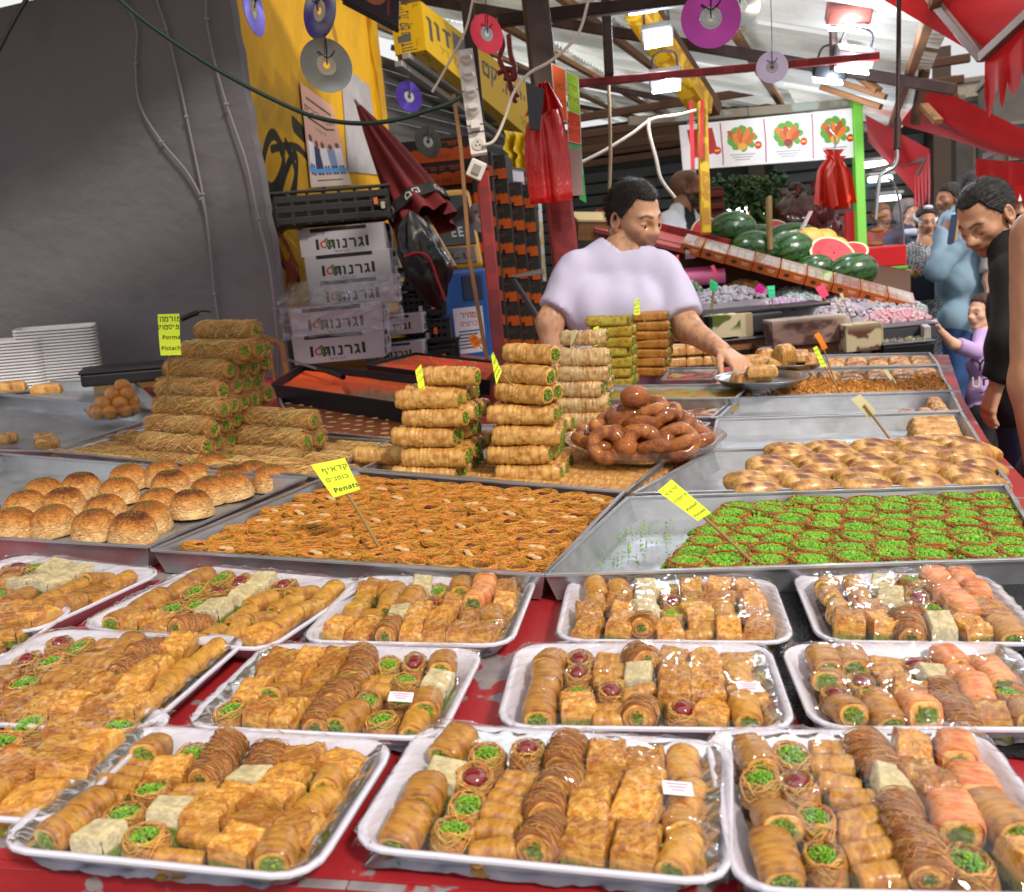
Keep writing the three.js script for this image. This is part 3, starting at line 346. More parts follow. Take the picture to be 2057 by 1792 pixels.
// braided pastries
for (let i = 0; i < 5; i++) for (let j = 0; j < 3; j++) single('braid', 'braided_pastry', `pale braided pastry, ${ord(j)} row from the front, ${ord(i)} column from the left`, 'pastry', 'braided pastries in the tray', TR.M4.at(.225 + (i + .5) * .152 + .01 * j, .17 + j * .31, .006 + .004 * j), TR.M4.yaw + rr(-.12, .12), rr(-.05, .02));
[[.06, .1], [.1, .05], [.02, .25]].forEach(([s, q]) => single('flakeBlock', 'pastry_scrap', 'broken end of braided pastry at the left of its tray', 'pastry', 'broken pastry ends', TR.M4.at(s, q + .05, .004), rr(0, 6)).scale.set(.4, .5, .5));
// nearly empty trays
[[.86, .3], [.87, .52], [.875, .74], [.88, .93]].forEach(([s, q], i) => single('flakeBlock', 'flaky_pastry', 'golden flaky pastry strip in the block at the right end of its tray', 'pastry', 'flaky pastry block', TR.M5.at(s, q - .1, .004), TR.M5.yaw + rr(-.05, .05)));
single('flakeBlock', 'flaky_pastry', 'single flaky pastry lying left of the flaky block, by a stick', 'pastry', 0, TR.M5.at(.71, .1, .004), TR.M5.yaw);
[[.79, .2], [.865, .25], [.93, .3], [.925, .55], [.92, .8]].forEach(([s, q]) => { const o = single('dome', 'glazed_roll', 'dark glazed roll at the right end of the nearly empty tray', 'pastry', 'dark glazed rolls', TR.M6.at(s, q, .004), TR.M6.yaw + rr(-.1, .1)); o.scale.set(.62, .9, .8); });
for (let j = 0; j < 5; j++) for (let i = 0; i < 14; i++) single('crunch', 'nut_cluster', `crunchy nut cluster, ${ord(j)} row from the front, ${ord(i)} from the left`, 'pastry', 'nut clusters in the tray', TR.M7.at(.05 + i / 13 * .9, .1 + j * .2, .012 + rr(0, .012)), rr(0, 6)).scale.setScalar(1.15);
for (const [k, lab, g] of [['M8', 'domed pastry behind the nut clusters', 'domed pastries'], ['M9', 'golden slab in the rearmost right tray', 'golden pastry slabs']]) for (let j = 0; j < 3; j++) for (let i = 0; i < 7; i++) single('dome', 'golden_pastry', `${lab}, ${ord(j)} row, ${ord(i)} from left`, 'pastry', g, TR[k].at(.1 + i * .138, .16 + j * .33, .006), TR[k].yaw + rr(-.1, .1)).scale.set(1, .9, 1.15);
// leftovers on the left
for (let k = 0; k < 9; k++) single('flakeBlock', 'pastry_scrap', 'crumbly leftover piece of pistachio pastry heaped in the empty left tray', 'pastry', 'leftover pastry pieces', onT(rr(-40, 120), rr(885, 902), .004 + (k % 2) * .018), rr(0, 6), rr(-.3, .3)).scale.set(.5, .7, .8);
[[25, 790], [95, 795]].forEach(([X, Y], i) => single('flakeBlock', 'golden_pastry', ['left one of two golden pastries in the rear left tray', 'right one of two golden pastries in the rear left tray'][i], 'pastry', 0, onT(X, Y - 4, .035), .2));
// vermicelli roll pyramid
{
  const Y0 = TR.M10.yaw, B = onT(345, 938, .022), ax = V(cos(Y0), 0, -sin(Y0)), dp = V(sin(.34), 0, -cos(.34));
  const lay = (X0, n, layers, shx, lab, g, r0 = 0) => { for (let l = 0; l < layers.length; l++) for (let k = 0; k < layers[l]; k++) { const p = X0.clone().addScaledVector(dp, k * .049 + l * .023).addScaledVector(ax, shx[l] + rr(-.004, .004)); p.y = .03 + l * .0428 + r0 + (k > layers[l] - 1 ? .0 : 0); single('burma', 'vermicelli_roll', `${lab}, ${ord(l)} layer up, ${ord(k)} from the front`, 'pastry', g, p, Y0 + rr(-.05, .05), rr(0, 6)).scale.set(1.16 * rr(.97, 1.04), 1.06, 1.06); } };
  lay(B, 0, [6, 6, 5, 5, 4, 4, 3], [0, 0, .01, .025, .02, .032, .065], 'vermicelli roll in the tall pyramid', 'vermicelli rolls of the tall pyramid');
  lay(onT(540, 925, .022), 0, [3, 2, 1], [0, .012, .02], 'vermicelli roll in the low pile', 'vermicelli rolls of the low pile');
  single('burma', 'vermicelli_roll', 'topmost vermicelli roll of the tall pyramid', 'pastry', 0, B.clone().addScaledVector(dp, .2).addScaledVector(ax, .075).setY(.332), Y0 + .05, 2);
  for (let j = 0; j < 7; j++) for (let i = 0; i < 6; i++) { const s = .06 + i * .175, q = .07 + j * .135; const o = single('burma', 'vermicelli_roll', `flat lying vermicelli roll under the pyramid, ${ord(j)} row, ${ord(i)} from the left`, 'pastry', 'vermicelli rolls of the bottom layer', TR.M10.at(s, q, .012), Y0 + rr(-.03, .03), rr(0, 6)); o.scale.set(.95, .8, 1.2); }
}
// phyllo stacks
function stackRolls(kind, name, lab, g, X, Y, layers, yaw, pitch, lh, o = {}) { // layers: [count deep, shift]
  const B = onT(X, Y, .02), ax = V(cos(yaw), 0, -sin(yaw)), dp = V(sin(-yaw), 0, -cos(yaw)).set(-sin(yaw), 0, -cos(yaw)); let h = o.h0 ?? .03;
  layers.forEach(([n, sh = 0, tw2 = 0], l) => { for (let k = 0; k < n; k++) { const p = B.clone().addScaledVector(dp, k * pitch + (o.back ?? 0) * l).addScaledVector(ax, sh + rr(-.009, .009)); p.y = h + rr(0, .001); single(kind, name, `${lab}, ${ord(l)} layer up, ${ord(k)} from the front`, 'pastry', g, p, yaw + tw2 + rr(-.11, .11), rr(-.25, .25), rr(-.035, .035)).scale.set(rr(1.02, 1.1), rr(.97, 1.05), 1); } h += lh; });
}
const ys = -.3;
stackRolls('phyllo', 'phyllo_roll', 'phyllo roll in the front stack', 'phyllo rolls of the front stack', 870, 965, [[5, -.01], [5, .004], [5, -.012], [4, .01], [3, .0]], ys, .043, .0415, { back: .004 });
stackRolls('phyllo', 'phyllo_roll', 'phyllo roll in the stack beside the doughnuts', 'phyllo rolls of the second stack', 1052, 962, [[4, .006], [4, -.01], [4, .004], [3, -.006]], ys, .043, .0415, { back: .005 });
single('phyllo', 'phyllo_roll', 'lone phyllo roll crowning the front phyllo stack', 'pastry', 0, tp(onT(870, 965, .02), .03, .06, .238), ys - .1, 0, 0);
[[.0, .03, .198], [.01, .075, .198], [-.005, .12, .198], [.005, .04, .238], [.0, .085, .238], [.01, .07, .277]].forEach(([a, b, h]) => single('phyllo', 'phyllo_roll', 'phyllo roll turned endwise on top of the second stack', 'pastry', 'phyllo rolls crowning the second stack', tp(onT(1052, 962, .02), a, b, h), ys - .45));
function tp(B, a, b, h) { const p = B.clone().add(V(cos(ys) * a - sin(ys) * b, 0, -sin(ys) * a - cos(ys) * b)); p.y = h; return p; }
[[757, 952, .02], [768, 930, .02], [800, 905, .02], [770, 925, .055]].forEach(([X, Y, h], i) => single('phyllo', 'phyllo_roll', 'brownish phyllo roll lying at the left foot of the front phyllo stack', 'pastry', 'loose phyllo rolls', onT(X, Y - 10, h), ys + .05, i));
stackRolls('sugarRoll', 'sugared_roll', 'sugar dusted roll behind the doughnuts', 'sugared rolls of the rear stack', 1168, 882, [[3], [3], [3], [3], [2], [2, .005]], ys, .04, .0385, { back: .003 });
single('sugarRoll', 'sugared_roll', 'topmost sugar dusted roll with a paper tag stuck in it', 'pastry', 0, onT(1168, 872, .02).add(V(.02, 0, -.05)).setY(.262), ys, 0);
stackRolls('greenBar', 'pistachio_bar', 'green pistachio bar before the vendor', 'pistachio bars of the stack', 1228, 795, [[4], [4, -.003], [4], [4, -.004], [3, .002], [3, .003], [2]], ys, .034, .0325, { h0: .06 });
stackRolls('nutBar', 'nut_bar', 'brown nut bar in the narrow tower', 'nut bars of the tower', 1310, 770, [[3], [3], [3], [3], [3, .004], [2], [2, .004]], ys, .033, .031, { h0: .06 });
for (let j = 0; j < 8; j++) for (let i = 0; i < 15; i++) single('tiny', 'finger_roll', `small finger roll under the phyllo stacks, ${ord(j)} row from the front, ${ord(i)} from the left`, 'pastry', 'small finger rolls in rows', TR.M15.at(.03 + i * .067 + .002 * j, .04 + j * .058, .013), TR.M15.yaw + rr(-.06, .06), rr(0, 6));
for (let j = 8; j < 15; j++) for (let i = 8; i < 15; i++) single('tiny', 'finger_roll', `small finger roll under the phyllo stacks, ${ord(j)} row from the front, ${ord(i)} from the left`, 'pastry', 'small finger rolls in rows', TR.M15.at(.03 + i * .067 + .002 * j, .04 + j * .058, .013), TR.M15.yaw + rr(-.06, .06), rr(0, 6));
// sheets in trays: one sliced cake each
function cake(k, name, label, mat, colf, h, extra, bmp = .004) { const q = TR[k] || k, a = q.at(.02, .03, h), t = thing(name, label, 'cake'); t.position.copy(tw(q.mid)); t.quaternion.copy(tQ); const g = grid(60, 44, (u, v) => { const p = q.at(.02 + .96 * u, .03 + .94 * v, h); const b = fbm(u * 8, v * 6, 3, 4); return [p.x - q.mid.x, p.y - q.mid.y + bmp * (b - .5) - (u < .001 || u > .999 || v < .001 || v > .999 ? h : 0), p.z - q.mid.z, colf(u, v, b)]; }, .6, .5); part(t, 'cake_sheet', g, mat); if (extra) extra(t, (u, v, e = 0) => { const p = q.at(.02 + .96 * u, .03 + .94 * v, h + e); return V(p.x - q.mid.x, p.y - q.mid.y, p.z - q.mid.z); }); return t; }
m.semolina = MP(0xffffff, .5, { ...vc, map: tr(T.grain, 6), bumpMap: tr(T.grainB, 8), bumpScale: .002 });
cake('M11', 'semolina_cake', 'flat reddish brown semolina cake scattered with almonds', m.semolina, (u, v, b) => mixA(col('#b05c28'), col('#7c3814'), b), .03, (t, at2) => { for (let j = 0; j < 6; j++) for (let i = 0; i < 9; i++) { const p = at2((i + .5 + rr(-.2, .2)) / 9, (j + .5) / 6, .002); part(t, 'almond', ball(.008, p.x, p.y, p.z, 1.6, .4, .6, 8).translate(0, 0, 0), m.nut); } });
cake('M16', 'pistachio_sheet', 'green dusted golden pastry sheet behind the doughnut dish', m.semolina, (u, v, b) => mixA(mixA(col('#c08a34'), col('#8a5a1c'), b), col('#7d9a28'), sm(.45, .65, fbm(u * 20, v * 16, 5, 4))), .03, 0, .014);
cake('M17', 'sugared_sheet', 'dark brown pastry sheet dusted white behind the doughnut dish', m.semolina, (u, v, b) => mixA(mixA(col('#9a5226'), col('#6a3014'), b), col('#e8d8c4'), sm(.5, .75, fbm(u * 12, v * 9, 7, 4)) * .8), .03, 0, .012);
cake('M18', 'red_jelly', 'bright red jelly sheet with pale green slivers', m.semolina, (u, v, b) => mixA(mixA(col('#d8361c'), col('#a81c12'), b), col('#a8b060'), sm(.62, .7, fbm(u * 6, v * 8, 9, 3))), .03);
cake(panB, 'semolina_cake', 'red orange semolina sheet with small green tufts', m.semolina, (u, v, b) => mixA(col('#e0481a'), col('#a82c0c'), b), .045, (t, at2) => { const l = []; for (let j = 0; j < 4; j++) for (let i = 0; i < 6; i++) for (let k = 0; k < 14; k++) { const p = at2((i + .5) / 6 + rr(-.02, .02), (j + .5) / 4 + rr(-.02, .02), .002); l.push([p.x, p.y, p.z, rr(.002, .004)]); } part(t, 'pistachio_tufts', bits(l, pcol), m.crumb, true); });
{ // scraped pan: orange only at the left and back
  const q = panA, t = thing('semolina_pudding', 'bright orange syrupy semolina left along two sides of the black pan', 'pudding'); put(t, q.mid);
  part(t, 'pudding_sheet', grid(70, 44, (u, v) => { const e = .42 + .18 * (fbm(v * 6, 3, 1, 4) - .5) + .5 * sm(.62, .8, v + .25 * (fbm(u * 7, v * 2, 5, 3) - .5)), inn = sm(.0, .06, e - u), p = q.at(.02 + .96 * u, .04 + .92 * v, .004 + .034 * inn); const b = fbm(u * 9, v * 7, 2, 4); return [p.x - q.mid.x, p.y - q.mid.y + .006 * (b - .5) * inn, p.z - q.mid.z, mixA(mixA(col('#8a7a6a'), col('#c06a28'), sm(.45, .7, b) * .7), mixA(col('#ff6a14'), col('#e03c08'), b), inn)]; }), m.semolina);
  const a = tw(onT(640, 742, .1)), b = tw(onT(690, 758, .095)); const k = thing('knife', 'black handled knife resting on the edge of the orange pan', 'knife', 0, a); const A = V(0, 0, 0), Bq = b.clone().sub(a);
  part(k, 'handle', tube([A, Bq.clone().multiplyScalar(.35).add(V(0, .003, 0)), Bq], .009, 12, 8), m.pan); part(k, 'blade', bar(A.clone().addScaledVector(Bq, -1.6), A, .022, .0015), m.steel);
}
// doughnut dish
{
  const c = onT(1295, 902, .045), R = .18, D = thing('clear_dish', 'wide clear plastic dish piled with brown doughnuts', 'dish'); put(D, c);
  part(D, 'dish', lathe([[0, -.002], [R * .78, -.002], [R * .9, .012], [R * .98, .028], [R, .03], [R * .975, .026], [R * .885, .0145], [R * .77, .0015], [0, .0015]], 56), MP(0xf6f0ec, .05, { transmission: .92, thickness: 0, ior: 1.46 })); part(D, 'dish_foot', lathe([[R * .55, -.02], [R * .58, -.02], [R * .6, -.002]], 40), m.plastic);
  const lay = [[12, .122, .024, .2], [9, .085, .042, .45], [6, .055, .064, .4], [3, .028, .08, .35]];
  lay.forEach(([n, r, h, ti], l) => { for (let k = 0; k < n; k++) { const a = k / n * 6.28 + l * .4 + rr(-.1, .1), p = c.clone().add(V(cos(a) * r, h, sin(a) * r * .92)); const isB = (k * 7 + l * 3) % 4 === 0; const o = single(isB ? 'doughBall' : 'donut', isB ? 'dough_ball' : 'doughnut', isB ? `solid dough ball in the clear dish, ${ord(l)} layer, ${ord(k)} round it` : `ring doughnut in the clear dish, ${ord(l)} layer up, ${ord(k)} round it`, 'doughnut', isB ? 'dough balls in the clear dish' : 'ring doughnuts in the clear dish', p, rr(0, 6)); const q = new THREE.Quaternion().setFromAxisAngle(V(sin(a), 0, -cos(a)), -ti - rr(0, .5)); o.quaternion.premultiply(q); } });
  single('doughBall', 'dough_ball', 'round dough ball crowning the doughnut pile', 'doughnut', 0, c.clone().add(V(-.02, .122, .01)), .4);
  [[-.095, .12, 1.15], [-.02, .13, 1.2], [.06, .125, 1.0]].forEach(([x, z, ti]) => { const o = single('donut', 'doughnut', 'ring doughnut standing on edge at the front of the clear dish', 'doughnut', 'doughnuts on edge', c.clone().add(V(x, .035, z * .8)), 0, ti); });
  const b = onT(232, 838, .03), R2 = .092, E = thing('clear_bowl', 'small clear bowl of syrupy amber balls beside the pyramid', 'bowl'); put(E, b);
  part(E, 'bowl', lathe([[0, 0], [R2 * .7, 0], [R2 * .95, .03], [R2, .034], [R2 * .93, .031], [R2 * .68, .003], [0, .003]], 40), m.plastic);
  [[9, .058, .025], [6, .045, .05], [4, .03, .075], [1, 0, .1]].forEach(([n, r, h], l) => { for (let k = 0; k < n; k++) { const a = k / n * 6.28 + l; single('syrupBall', 'syrup_ball', 'amber syrup soaked ball in the small clear bowl', 'dessert', 'syrup balls in the bowl', b.clone().add(V(cos(a) * r + .012 * l, h, sin(a) * r)), rr(0, 6)); } });
}
// silver round platters near the vendor's hand
for (const [X, Y, R, lab] of [[1528, 768, .135, 'front round steel platter with layered golden pastry'], [1570, 735, .14, 'rear round steel platter heaped with sliced pastry under the vendor hand']]) {
  const c = onT(X, Y, .075), D = thing('round_platter', lab, 'platter'); put(D, c);
  part(D, 'platter', lathe([[0, 0], [R * .8, 0], [R * .93, .016], [R, .019], [R * 1.01, .016], [R * .95, .013], [R * .82, -.003], [0, -.003]], 56), m.steel); part(D, 'platter_foot', lathe([[R * .4, -.07], [R * .45, -.07], [R * .3, -.003]], 24), m.steel);
  const n = Y < 750 ? 14 : 6; for (let k = 0; k < n; k++) { const a = k * 2.4, r = Y < 750 ? sqrt(k / n) * R * .8 : rr(0, R * .4); single(k % 3 ? 'dome' : 'flakeBlock', 'pastry_slice', Y < 750 ? 'golden pastry slice on the rear round steel platter' : 'layered golden pastry on the front round steel platter', 'pastry', Y < 750 ? 'slices on the rear platter' : 'pastries on the front platter', c.clone().add(V(cos(a) * r - (Y > 750 ? .04 : 0), .004 + (k % 4 === 3 ? .02 : 0), sin(a) * r * .9)), rr(-.4, .4)).scale.set(.8, .8, .9); }
}

// ---------- wrapped foam platters ----------
function foamGeo(w, d) { // rounded rectangle lofted from the base to the rolled rim
  const rings = [[-.03, .0015, .02], [-.03, 0, .02], [-.026, 0, .022], [-.012, .012, .026], [-.004, .0255, .03], [0, .028, .032], [.003, .0285, .034], [.0045, .027, .035], [.004, .024, .035]];
  const N = 64; const outline = (k, r) => (t) => { const W = w / 2 + k, D = d / 2 + k, per = [2 * (W - r), PI / 2 * r, 2 * (D - r), PI / 2 * r], tot = 2 * (per[0] + per[1] + per[2] + per[3]); let s = t * tot; const seg = [[per[0], 0], [per[1], 1], [per[2], 0], [per[3], 1], [per[0], 0], [per[1], 1], [per[2], 0], [per[3], 1]]; let i = 0; while (i < 7 && s > seg[i][0]) s -= seg[i++][0]; const cx = W - r, cz = D - r; const corner = (x, z, a0) => { const a = a0 + s / r; return [x + cos(a) * r, z + sin(a) * r]; };
    return [[-cx + s, -D], corner(cx, -cz, -PI / 2), [W, -cz + s], corner(cx, cz, 0), [cx - s, D], corner(-cx, cz, PI / 2), [-W, cz - s], corner(-cx, -cz, PI)].map((v, j) => j === i ? v : 0)[i]; };
  const inner = grid(N, rings.length, (u, v) => { const k = Math.round(v * rings.length); if (k === 0) return [0, .0015, 0]; const [o, y, r] = rings[k - 1], q = outline(o, r)(u === 1 ? 0 : u); return [q[0], y + .0006 * noise(q[0] * 40, q[1] * 40), q[1]]; }, .4, .1);
  const out = grid(N, 3, (u, v) => { const k = Math.round(v * 3), [o, y, r] = [[.004, .024, .035], [-.004, .02, .033], [-.022, -.002, .024], [-.05, -.0025, .02]][k], q = outline(o, r)(u === 1 ? 0 : u); return [q[0], y, q[1]]; }, .4, .1);
  return merge([inner, out]);
}
function filmGeo(w, d, boxes, rise) { // stretched film: taut over the pieces, held by the rim
  const nx = 100, nz = 70, arcs = many(6, () => { const R = rr(.03, .12), a = rnd() * 6.28; return [rr(-.5, .5) * w + cos(a) * R, rr(-.5, .5) * d + sin(a) * R, R, rr(.0012, .0032), a + PI + rr(-.4, .4), rr(.5, 1.3)]; }), H = new Float32Array((nx + 1) * (nz + 1)), O = new Float32Array(H.length), id = (i, j) => j * (nx + 1) + i, z0 = rr(0, 99);
  for (let j = 0; j <= nz; j++) for (let i = 0; i <= nx; i++) { const x = (i / nx - .5) * (w + .012), z = (j / nz - .5) * (d + .012); let h = -1; for (const [bx, bz, hw, hd, top] of boxes) { const q = max(abs(x - bx) / hw, abs(z - bz) / hd); if (q < 1.1) h = max(h, top + .0015 - .006 * pow(q, 4)); } O[id(i, j)] = h; H[id(i, j)] = max(h, .031); }
  for (let it = 0; it < 90; it++) for (let j = 1; j < nz; j++) for (let i = 1; i < nx; i++) { const k = id(i, j), a = .25 * (H[k - 1] + H[k + 1] + H[k - nx - 1] + H[k + nx + 1]); H[k] = max(O[k], H[k] + 1.2 * (a - H[k])); }
  return grid(nx, nz, (u, v) => { const i = Math.round(u * nx), j = Math.round((1 - v) * nz), x = (u - .5) * (w + .012), z = (.5 - v) * (d + .012), e = max(abs(x) / (w / 2), abs(z) / (d / 2)); let y = H[id(i, j)]; const edge = sm(.72, 1, e), q = sm(.985, 1.03, e);
    const ang = Math.atan2(z / d, x / w); const rad = pow(1 - abs(2 * noise(ang * 9 + z0, e * 1.2) - 1), 5); const ridge = pow(1 - abs(2 * fbm(x * 14 + z0, z * 5 + x * 9, z0, 2) - 1), 9);
    for (const [ax, az, R, am, a0, sp] of arcs) { const q = hypot(x - ax, z - az) - R; if (abs(q) < .012) { let da = Math.atan2(z - az, x - ax) - a0; da = Math.atan2(sin(da), cos(da)); y += am * exp(-q * q / .000018) * sm(sp, sp * .5, abs(da)); } }
    y += .0035 * rad * edge + .0022 * ridge * (1 - edge) + .0006 * noise(x * 90, z * 90, z0) - .004 * q * (1 + rad); const cr = (max(0, abs(x) - w / 2 + .03) * max(0, abs(z) - d / 2 + .03)) > .0005 ? .86 : 1; const k = cr < 1 ? 1 - .035 : 1; return [x * k, y, z * k]; }, w, d);
}
function foilGeo(w, d, side) { return grid(44, 32, (u, v) => { const x = (u - .5) * w, z = (.5 - v) * d; const f = abs(2 * noise(x * 60, z * 60, side) - 1) + .5 * abs(2 * noise(x * 130, z * 130, side + 4) - 1); const e = max(sm(.36, .5, u - .5) * (side & 1), sm(.36, .5, v - .5) * (side & 2 ? 1 : 0), sm(.36, .5, .5 - u) * (side & 4 ? 1 : 0)); return [x + .004 * (noise(x * 50, z * 50, 2) - .5), .003 + .005 * f + .024 * e, z + .004 * (noise(x * 50, z * 50, 7) - .5)]; }); }
const KIND = { s: ['square', 'phyllo_square'], p: ['cigar', 'pistachio_cigar'], G: ['nestG', 'pistachio_nest'], C: ['nestC', 'cherry_nest'], k: ['krolls', 'vermicelli_roll'], f: ['finger', 'finger_roll'], m: ['longroll', 'long_roll'], o: ['redroll', 'orange_roll'], w: ['coco', 'coconut_square'], r: ['longroll', 'ridged_roll'] };
m.sticker = M(0xf2e6ee, .5);
function platter(label, px, rows, o = {}) {
  const c = px.map(q => onT(q[0], q[1], .028)), [FL, FR, BL] = c, yaw = o.yaw ?? yawOf(FL, FR); const ux = V(cos(yaw), 0, -sin(yaw)), uz = V(sin(yaw), 0, cos(yaw)); const w = clamp(FL.distanceTo(FR), .25, .33), dv = clamp(-BL.clone().sub(FL).dot(uz), .175, .25);
  const mid = FL.clone().addScaledVector(FR.clone().sub(FL).normalize(), w / 2).addScaledVector(uz, -dv / 2); if (px[3]) { mid.copy(onT(px[3][0], px[3][1], .028)); } mid.y = .001;
  const t = thing('wrapped_platter', label, 'pastry platter', o.group === undefined ? 'wrapped pastry platters' : o.group); put(t, mid, yaw);
  part(t, 'foam_tray', foamGeo(w, dv), m.foam);
  if (o.foil) part(t, 'foil_sheet', foilGeo(w - .014, dv - .012, o.foil), m.foil);
  const W = w - .04, D = dv - .03, boxes = []; const nr = rows.length;
  rows.forEach((row, j) => { const z = (-.5 + (j + .5) / nr) * D; [...row].forEach((ch0, i) => { const ch = rnd() < .13 && ch0 !== '.' ? pick('sGpfsC') : ch0, n = row.length, cw = W / n, cd = D / nr, x = (-.5 + (i + .5) / n) * W; if (ch === '.') return; const [k, nm] = KIND[ch]; const reps = ch === 'f' ? 2 : 1;
    for (let r = 0; r < reps; r++) { const q = inst(k, nm, t); let dims = { s: [.038, .034, .026], p: [.04, .025, .025], G: [.037, .037, .026], C: [.037, .037, .026], k: [.042, .026, .026], f: [.036, .019, .019], m: [.05, .021, .021], r: [.05, .021, .021], o: [.04, .03, .03], w: [.038, .036, .028] }[ch]; const along = 'kpmo'.includes(ch); // axis turned away from the viewer
      const a0 = along ? PI / 2 : 0, sx = (along ? cd : cw) / dims[0] * .99, sz = (along ? cw : cd / reps) / dims[1] * .99; const up = 'pfkmro'.includes(ch); const sy = clamp((sx + sz) / 2, .9, 1.25); q.scale.set(clamp(sx, .75, 1.35) * rr(.94, 1.1), sy * rr(.86, 1.06), clamp(sz, .8, 1.4) * rr(.96, 1.1)); const lift = rr(0, .006) + (o.lift ?? 0);
      q.position.set(x + rr(-.004, .004), (up ? dims[2] / 2 * sy : 0) + .004 + lift, z + (reps > 1 ? (r - .5) * cd / 2 : 0) + rr(-.004, .004)); q.rotation.set(rr(-.2, .2), a0 + rr(-.28, .28), rr(-.18, .18)); boxes.push([q.position.x, q.position.z, cw * .5, cd / reps * .5, dims[2] * sy + .006 + lift]); } }); });
  part(t, 'pistachio_specks', bits(Array.from({ length: 90 }, () => { const x = rr(-.5, .5) * W, z = rr(-.5, .5) * D; let y = .004; for (const [bx, bz, hw, hd, top] of boxes) if (abs(x - bx) < hw * .8 && abs(z - bz) < hd * .8) y = top - .0065; return [x, y, z, rr(.0006, .0015)]; }), pcol), m.crumb, true);
  part(t, 'cling_film', filmGeo(w, dv, boxes), m.film);
  if (o.sticker) { const [sx, sz] = o.sticker, y = .034 + .006; const s = part(t, 'price_sticker', [rbox(.026, .0006, .018, .0002, 0, 0, 0, 1)], m.sticker); s.position.set(sx * w, y, sz * dv); s.rotation.set(.1, .15, -.12); part(s, 'sticker_print', [...[0, 1, 2].map(i => box(.019 - i * .004, .0004, .0014, 0, .0006, -.005 + i * .0042))], M(0xc98aa0, .6)); }
  return t;
}
platter('front left platter running out of the picture, foil at its right', [[-10, 1700], [620, 1762], [290, 1462]], ['pGkkss', 'CskwsmG'.slice(0, 6), 'pGfssm', 'pGwsss', 'pwnkss'.replace('n', 'G')], { foil: 5 });
platter('front middle platter with a pistachio nest at left and a white price sticker at right', [[705, 1698], [1462, 1772], [925, 1462]], ['pGfkssm', 'wCfkssm', 'pGfkssm', 'pGfkssm'], { foil: 3, sticker: [.36, .0] });
platter('front right platter with a column of orange pastries at its right', [[1485, 1785], [2215, 1798], [1515, 1472]], ['pGfkoo', 'pCfwso', 'pGfkoo', 'pGfkso'], { foil: 2, lift: .002 });
platter('cut off platter at the left edge below the long foil platter', [[-360, 1615], [-10, 1640], [-90, 1410]], ['GGsG', 'GGms', 'pGss', 'ppss'], {});
platter('long platter at left, second row from the front, foil on its right rim', [[-190, 1440], [280, 1470], [130, 1268]], ['GGffksm', 'CGffksm', 'pGwsssm', 'pssssss'], { foil: 1 });
platter('second row platter of phyllo squares beside a band of vermicelli rolls, sticker at right', [[370, 1458], [880, 1482], [590, 1297]], ['ssskGCp', 'ssskfGw', 'ssskGGp', 'ssskpGm'], { foil: 4, sticker: [.3, .22] });
platter('second row platter right of the red gap with cherry nest and squares, sticker at right', [[1003, 1458], [1595, 1464], [1100, 1297]], ['pGfkssf', 'pCfwssm', 'pGfkssf', 'pGfkssm'], { foil: 1, sticker: [.38, .18], lift: .003 });
platter('second row platter at the right edge with orange pastries and foil in front', [[1640, 1460], [2130, 1462], [1668, 1298]], ['pGfkoo', 'pCfwoo', 'pGskoo', 'ppoksp'], { foil: 1 });
platter('third row platter at the left edge with pale coconut squares', [[-250, 1222], [62, 1270], [-20, 1100]], ['CGwwmm', 'CGwwms', 'pGGpms', 'ppssss'], {});
platter('third row platter below the peanut nest tray, ridged rolls at right', [[158, 1257], [532, 1306], [330, 1132]], ['pGCwmmm', 'pGCwmmm', 'pGGwmmm', 'psskmms'], {});
platter('third row platter in the middle with a round cherry nest and foil corner', [[606, 1287], [1022, 1295], [752, 1160]], ['mmwGpos', 'mmwCsos', 'mmwGssp', 'sskssss'], { foil: 1 });
platter('third row platter in front of the green nests, ridged rolls at left', [[1120, 1285], [1592, 1289], [1202, 1166]], ['mmwGsss', 'mmwCsss', 'mmwGsms', 'ssksfss'], { lift: .004 });
platter('third row platter at the right edge with a loose green crumb on its film', [[1650, 1287], [2110, 1292], [1662, 1155]], ['mmwGoo', 'mmwCoo', 'mmwGos', 'sskwsp'], { lift: .006 });
platter('tiny visible end of a platter at the left edge between two longer ones', [[-420, 1330], [8, 1322], [-330, 1235]], ['GGss', 'ppss', 'ppss'], {});

// ---------- price tags ----------
const TAGY = '#e3fb3c';
function tagSign(label, base, hb, px, draw, o = {}) { // base pixel and height give the foot of the stick, px the four card corners TL TR BR BL
  const B = o.world || tw(onT(base[0], base[1], hb)), d = depthOf(B) - (o.near ?? 0), [TL, TR, BR, BL] = px.map(q => at(q[0], q[1], d)); const mid = BL.clone().add(BR).multiplyScalar(.5), topm = TL.clone().add(TR).multiplyScalar(.5), n = V().crossVectors(BR.clone().sub(BL), TL.clone().sub(BL)).normalize();
  const t = thing('price_tag', label, 'price tag', o.group, B), rel = p => p.clone().sub(B); const w = BL.distanceTo(BR), h = BL.distanceTo(TL), cu = o.curl ?? .06;
  const mat = o.back ? M(0xcfc79a, .8) : M(0xffffff, .75, { map: canvasTex(192, max(64, Math.round(192 * h / w)), draw) });
  const f = s => quadSheet(rel(BL), rel(BR), rel(TR), rel(TL), 8, 8, 1, 1, (p, u, v) => p.addScaledVector(n, s - cu * w * (pow(2 * v - 1, 2) - .4) + cu * w * .6 * (u - .5)));
  part(t, 'card', f(.0004), mat); part(t, 'card_back', f(-.0004), o.backMat || M(o.back || TAGY, .8));
  const sm2 = rel(mid.clone().lerp(topm, o.grip ?? .35)).addScaledVector(n, o.back ? .004 : -.004 - cu * w * .4); const S = V(0, -.012, 0); part(t, 'stick', tube([S, S.clone().lerp(sm2, .5).add(V(.001, 0, 0)), sm2], o.r ?? .0022, 10, 6), m.stick); return t;
}
